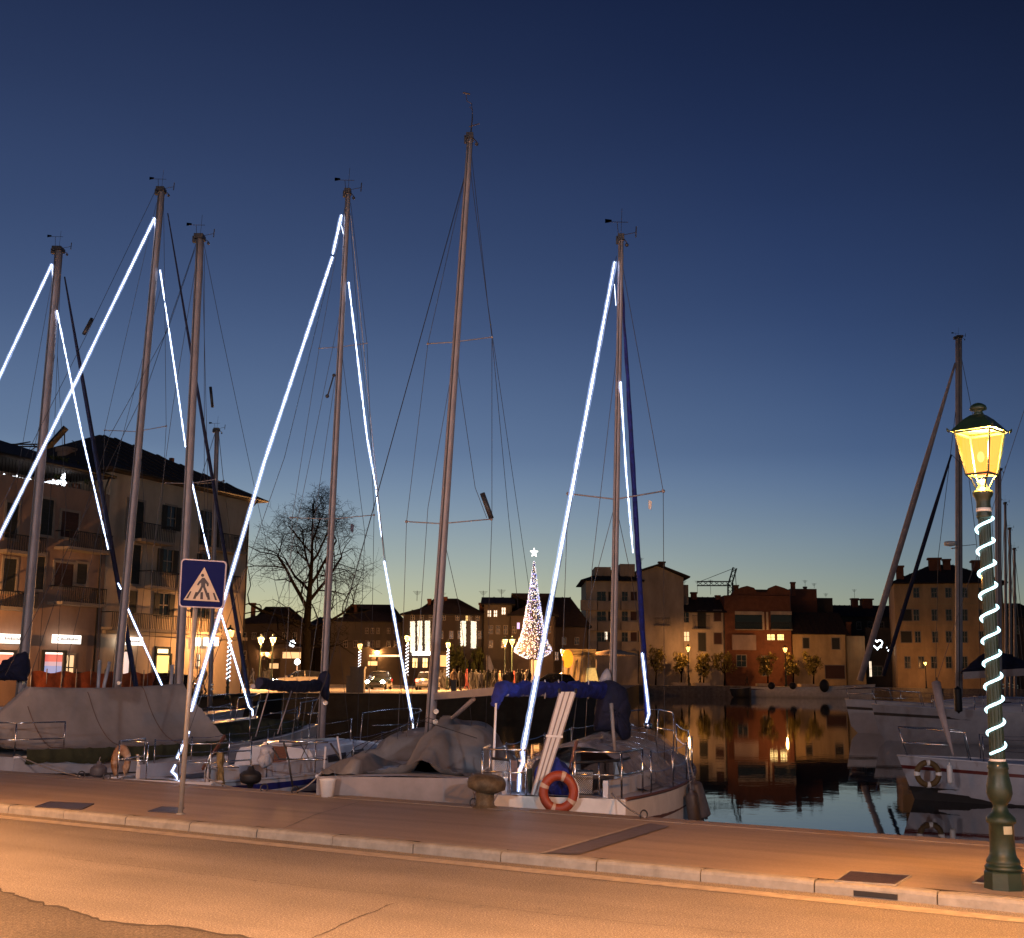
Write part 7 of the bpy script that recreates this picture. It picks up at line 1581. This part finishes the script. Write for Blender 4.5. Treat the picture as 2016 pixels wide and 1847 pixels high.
mb = MB(); mb.beam(at(1895, 1330, 62), at(2030, 1322, 61), .28, .35); mb.build('boom', M_metal, Ff.root); bag([(1900, 1316), (1940, 1284), (1990, 1290), (2030, 1310), (2030, 1326), (1900, 1326)], 62, .6, M_navy, 'sail_cover', Ff.root)
q = newboat  # second large boat, dark rolled sail
bw = at(1730, 1385, 58); bw.z = 0; Hh = mk('sailboat', 'sailboat at right with a dark furled foresail, its mast right behind the street lamp', bw, V3((bw.x + 13, 53.0, 0)), 3.6, 1.45, 1.65, .72, M_gelg, M_gelg, group=GR, stripe='navy')
mast(Hh, 1965, 1380, 1964, 925, 11, 10, Y=57, zfoot=.8, vane=5); rails(Hh, True, True); cabin(Hh, .3, .72, .6, .42)
mb = MB(); a = at(1872, 895, 56); q = at(1738, 1330, 57.8); mb.tube([a.lerp(q, i / 20) for i in range(21)], [.045 + .05 * min(1, i / 6) for i in range(21)], 10); mb.build('furled_genoa', M_navy, Hh.root); wires(Hh, [[(1964, 930, 57), (1920, 940, 56.5), (1872, 895, 56)]], .012); 
# nearest right boat with horseshoe buoy
bw = at(1796, 1490, 29.6); bw.z = 0; Gg = mk('sailboat', 'white sailboat at right with a brown life ring and a white fender on its bow side', bw, V3((bw.x + 8.6, 24.4, 0)), 2.8, 1.08, 1.15, .72, M_cream, M_gelg, group=GR, stripe='red', tw=.72) if False else mk('sailboat', 'white sailboat at right with a brown life ring and white fender on its side', bw, V3((bw.x + 8.6, 26.8, 0)), 2.8, .96, 1.0, .72, M_gelg, M_gelg, group=GR, stripe='red')
def boot(B, a, c_, m_):
    for sd in (-1, 1):
        rr = []
        for i in range(23):
            s = i / 22; h = hw(B, s); z = sh(B, s); k = .35 * max(0, s - .85) / .15
            fx = lambda q: sd * (h * (.86 + .14 * min(1, q / .55)) * (1 - .35 * (1 - q) * max(0, (s - .8) / .2)) + .008)
            rr.append([(fx(a), s * B.L + k * a, z * a), (fx((a + c_) / 2), s * B.L + k * (a + c_) / 2, z * (a + c_) / 2), (fx(c_), s * B.L + k * c_, z * c_)])
        mb = MB(); mb.smooth = True; mb.grid(rr); mb.build('boot_stripe', m_, B.root, local=True)
boot(Gg, .0, .30, M_black)
cabin(Gg, .3, .7, .6, .36); rails(Gg, True, True)
lc = at(1826, 1523, 28.35); t = thing('life_ring', 'brown life ring with four white bands on the side of the right hand boat', 'life ring', tuple(lc), 0); q = lc.y / 2434
mb = MB(); mb.torus(lc, 21 * q, 5.6 * q, None, 32, 10); mb.build('ring', mat('brown_faded_ring', (.11, .065, .02), .7, 0, .2, 8), t)
for a_ in (90, 180, 270, 0): mb = MB(); mb.torus(lc, 21 * q, 6.1 * q, None, 3, 10, radians(a_ - 9), radians(a_ + 9)); mb.build('white_band', M_white, t)
fender(tuple(at(1868, 1503, 28.1)), .42, .062, 'slim white fender hanging right of the brown life ring', M_white, line=.18)
fender(tuple(at(1884, 1352, 52)), 1.0, .16, 'dark fender hanging on the middle right hand boat', M_black, line=.6)
mb = MB(); mb.tube([at(1842, 1345, 27), at(1852, 1400, 26.6), at(1866, 1450, 26.4), at(1876, 1488, 26.3)], [.10, .085, .05, .02], 8); mb.build('furled_sail_foot', mat('pale_rolled_sail', (.34, .29, .30), .8), Gg.root)
mast(Gg, 2050, 1400, 2052, 700, 14, 12, Y=25.5, zfoot=.5, vane=False)
wires(Gg, [[(2050, 700, 25.5), (1842, 1345, 27)]], .006)
for i, (u, vt, w_, lb) in enumerate(((1980, 990, 7, 'x'), (1989, 1040, 7, 'y'), (1998, 1080, 7, 'z'))):
    s_ = V3((xat(u + 60, 84 + i * 4) + 5, 84 + i * 4, 0)); b_ = V3((xat(u - 30, 84 + i * 4), 88 + i * 4, 0))
    o = mk('sailboat', ('far sailboat at the right edge with the tallest of three bare masts', 'far sailboat at the right edge, middle of three bare masts', 'far sailboat at the right edge with the lowest of three bare masts')[i], b_, s_, 3.2, 1.3, 1.6, .7, M_gelg, M_gelg, group=GR); mast(o, u, 1370, u - 2, vt, w_ - 2, w_ - 3, Y=86 + i * 4, zfoot=.6, vane=4); wires(o, [[(u - 2, vt + 5, 86 + i * 4), (u + 30, 1370, 86 + i * 4)], [(u - 2, vt + 5, 86 + i * 4), (u - 20, 1370, 86 + i * 4)]], .02)
# long white wooden boat on the far side and a dark dinghy
bw = at(1479, 1350, 193); bw.z = 0; st2 = at(1718, 1350, 188); st2.z = 0
LBt = mk('wooden_boat', 'long low white wooden boat with round black fenders along the far promenade', st2, bw, 3.6, 1.6, 2.2, .55, M_cream, M_gelg, group='boats along the far promenade', stripe='wood', cat='wooden boat')
for i, u in enumerate((1518, 1560, 1622)): mb = MB(); c = at(u, 1350, 187.8 - i * .3); mb.ball(c, .75 if i == 2 else .55, 12, 8, (1, .6, 1.3 if i == 2 else 1)); tag(mb.build('tyre_fender', M_black), ('round black fender, left of three on the long white wooden boat', 'round black fender, middle of three on the long white wooden boat', 'large black fender, right of three on the long white wooden boat')[i], 'fender', 'fenders of the long white boat')
bw = at(1440, 1350, 190); bw.z = 0; st2 = at(1476, 1350, 189); st2.z = 0
mk('dinghy', 'dark dinghy under a black cover left of the long white wooden boat', bw, st2, 2.0, 1.5, 1.3, .6, M_black, M_black, group='boats along the far promenade', cat='dinghy')
# small mast boat mid-left
kb = at(470, 1350, 52); kb.z = 0; ks = V3((kb.x - 5.2, 45.5, 0))
Kk = mk('sailboat', 'small farther sailboat with a short mast seen just right of the third mast', kb, ks, 2.6, 1.1, 1.3, .6, M_gelg, M_gelg, group='sailing boats moored stern to the quay'); mast(Kk, 414, 1352, 427, 846, 10, 9, Y=48, zfoot=.5, vane=10)
spreader(Kk, [(390, 952, .1), (420, 950, 0), (440, 947, -.1)], .03); wires(Kk, [[(430, 850, 48), (438, 930, 48.5), (470, 1200, 50), (500, 1345, 51.5)], [(424, 850, 48), (392, 952, 48), (388, 1340, 48)]], .012); mb = MB(); mb.tube([at(414, 762, 40), at(418, 802, 40)], .05, 7); tag(mb.build('radar_reflector', M_dark), 'thin dark radar reflector above the short far mast', 'radar reflector', 'tube radar reflectors in the rigging')
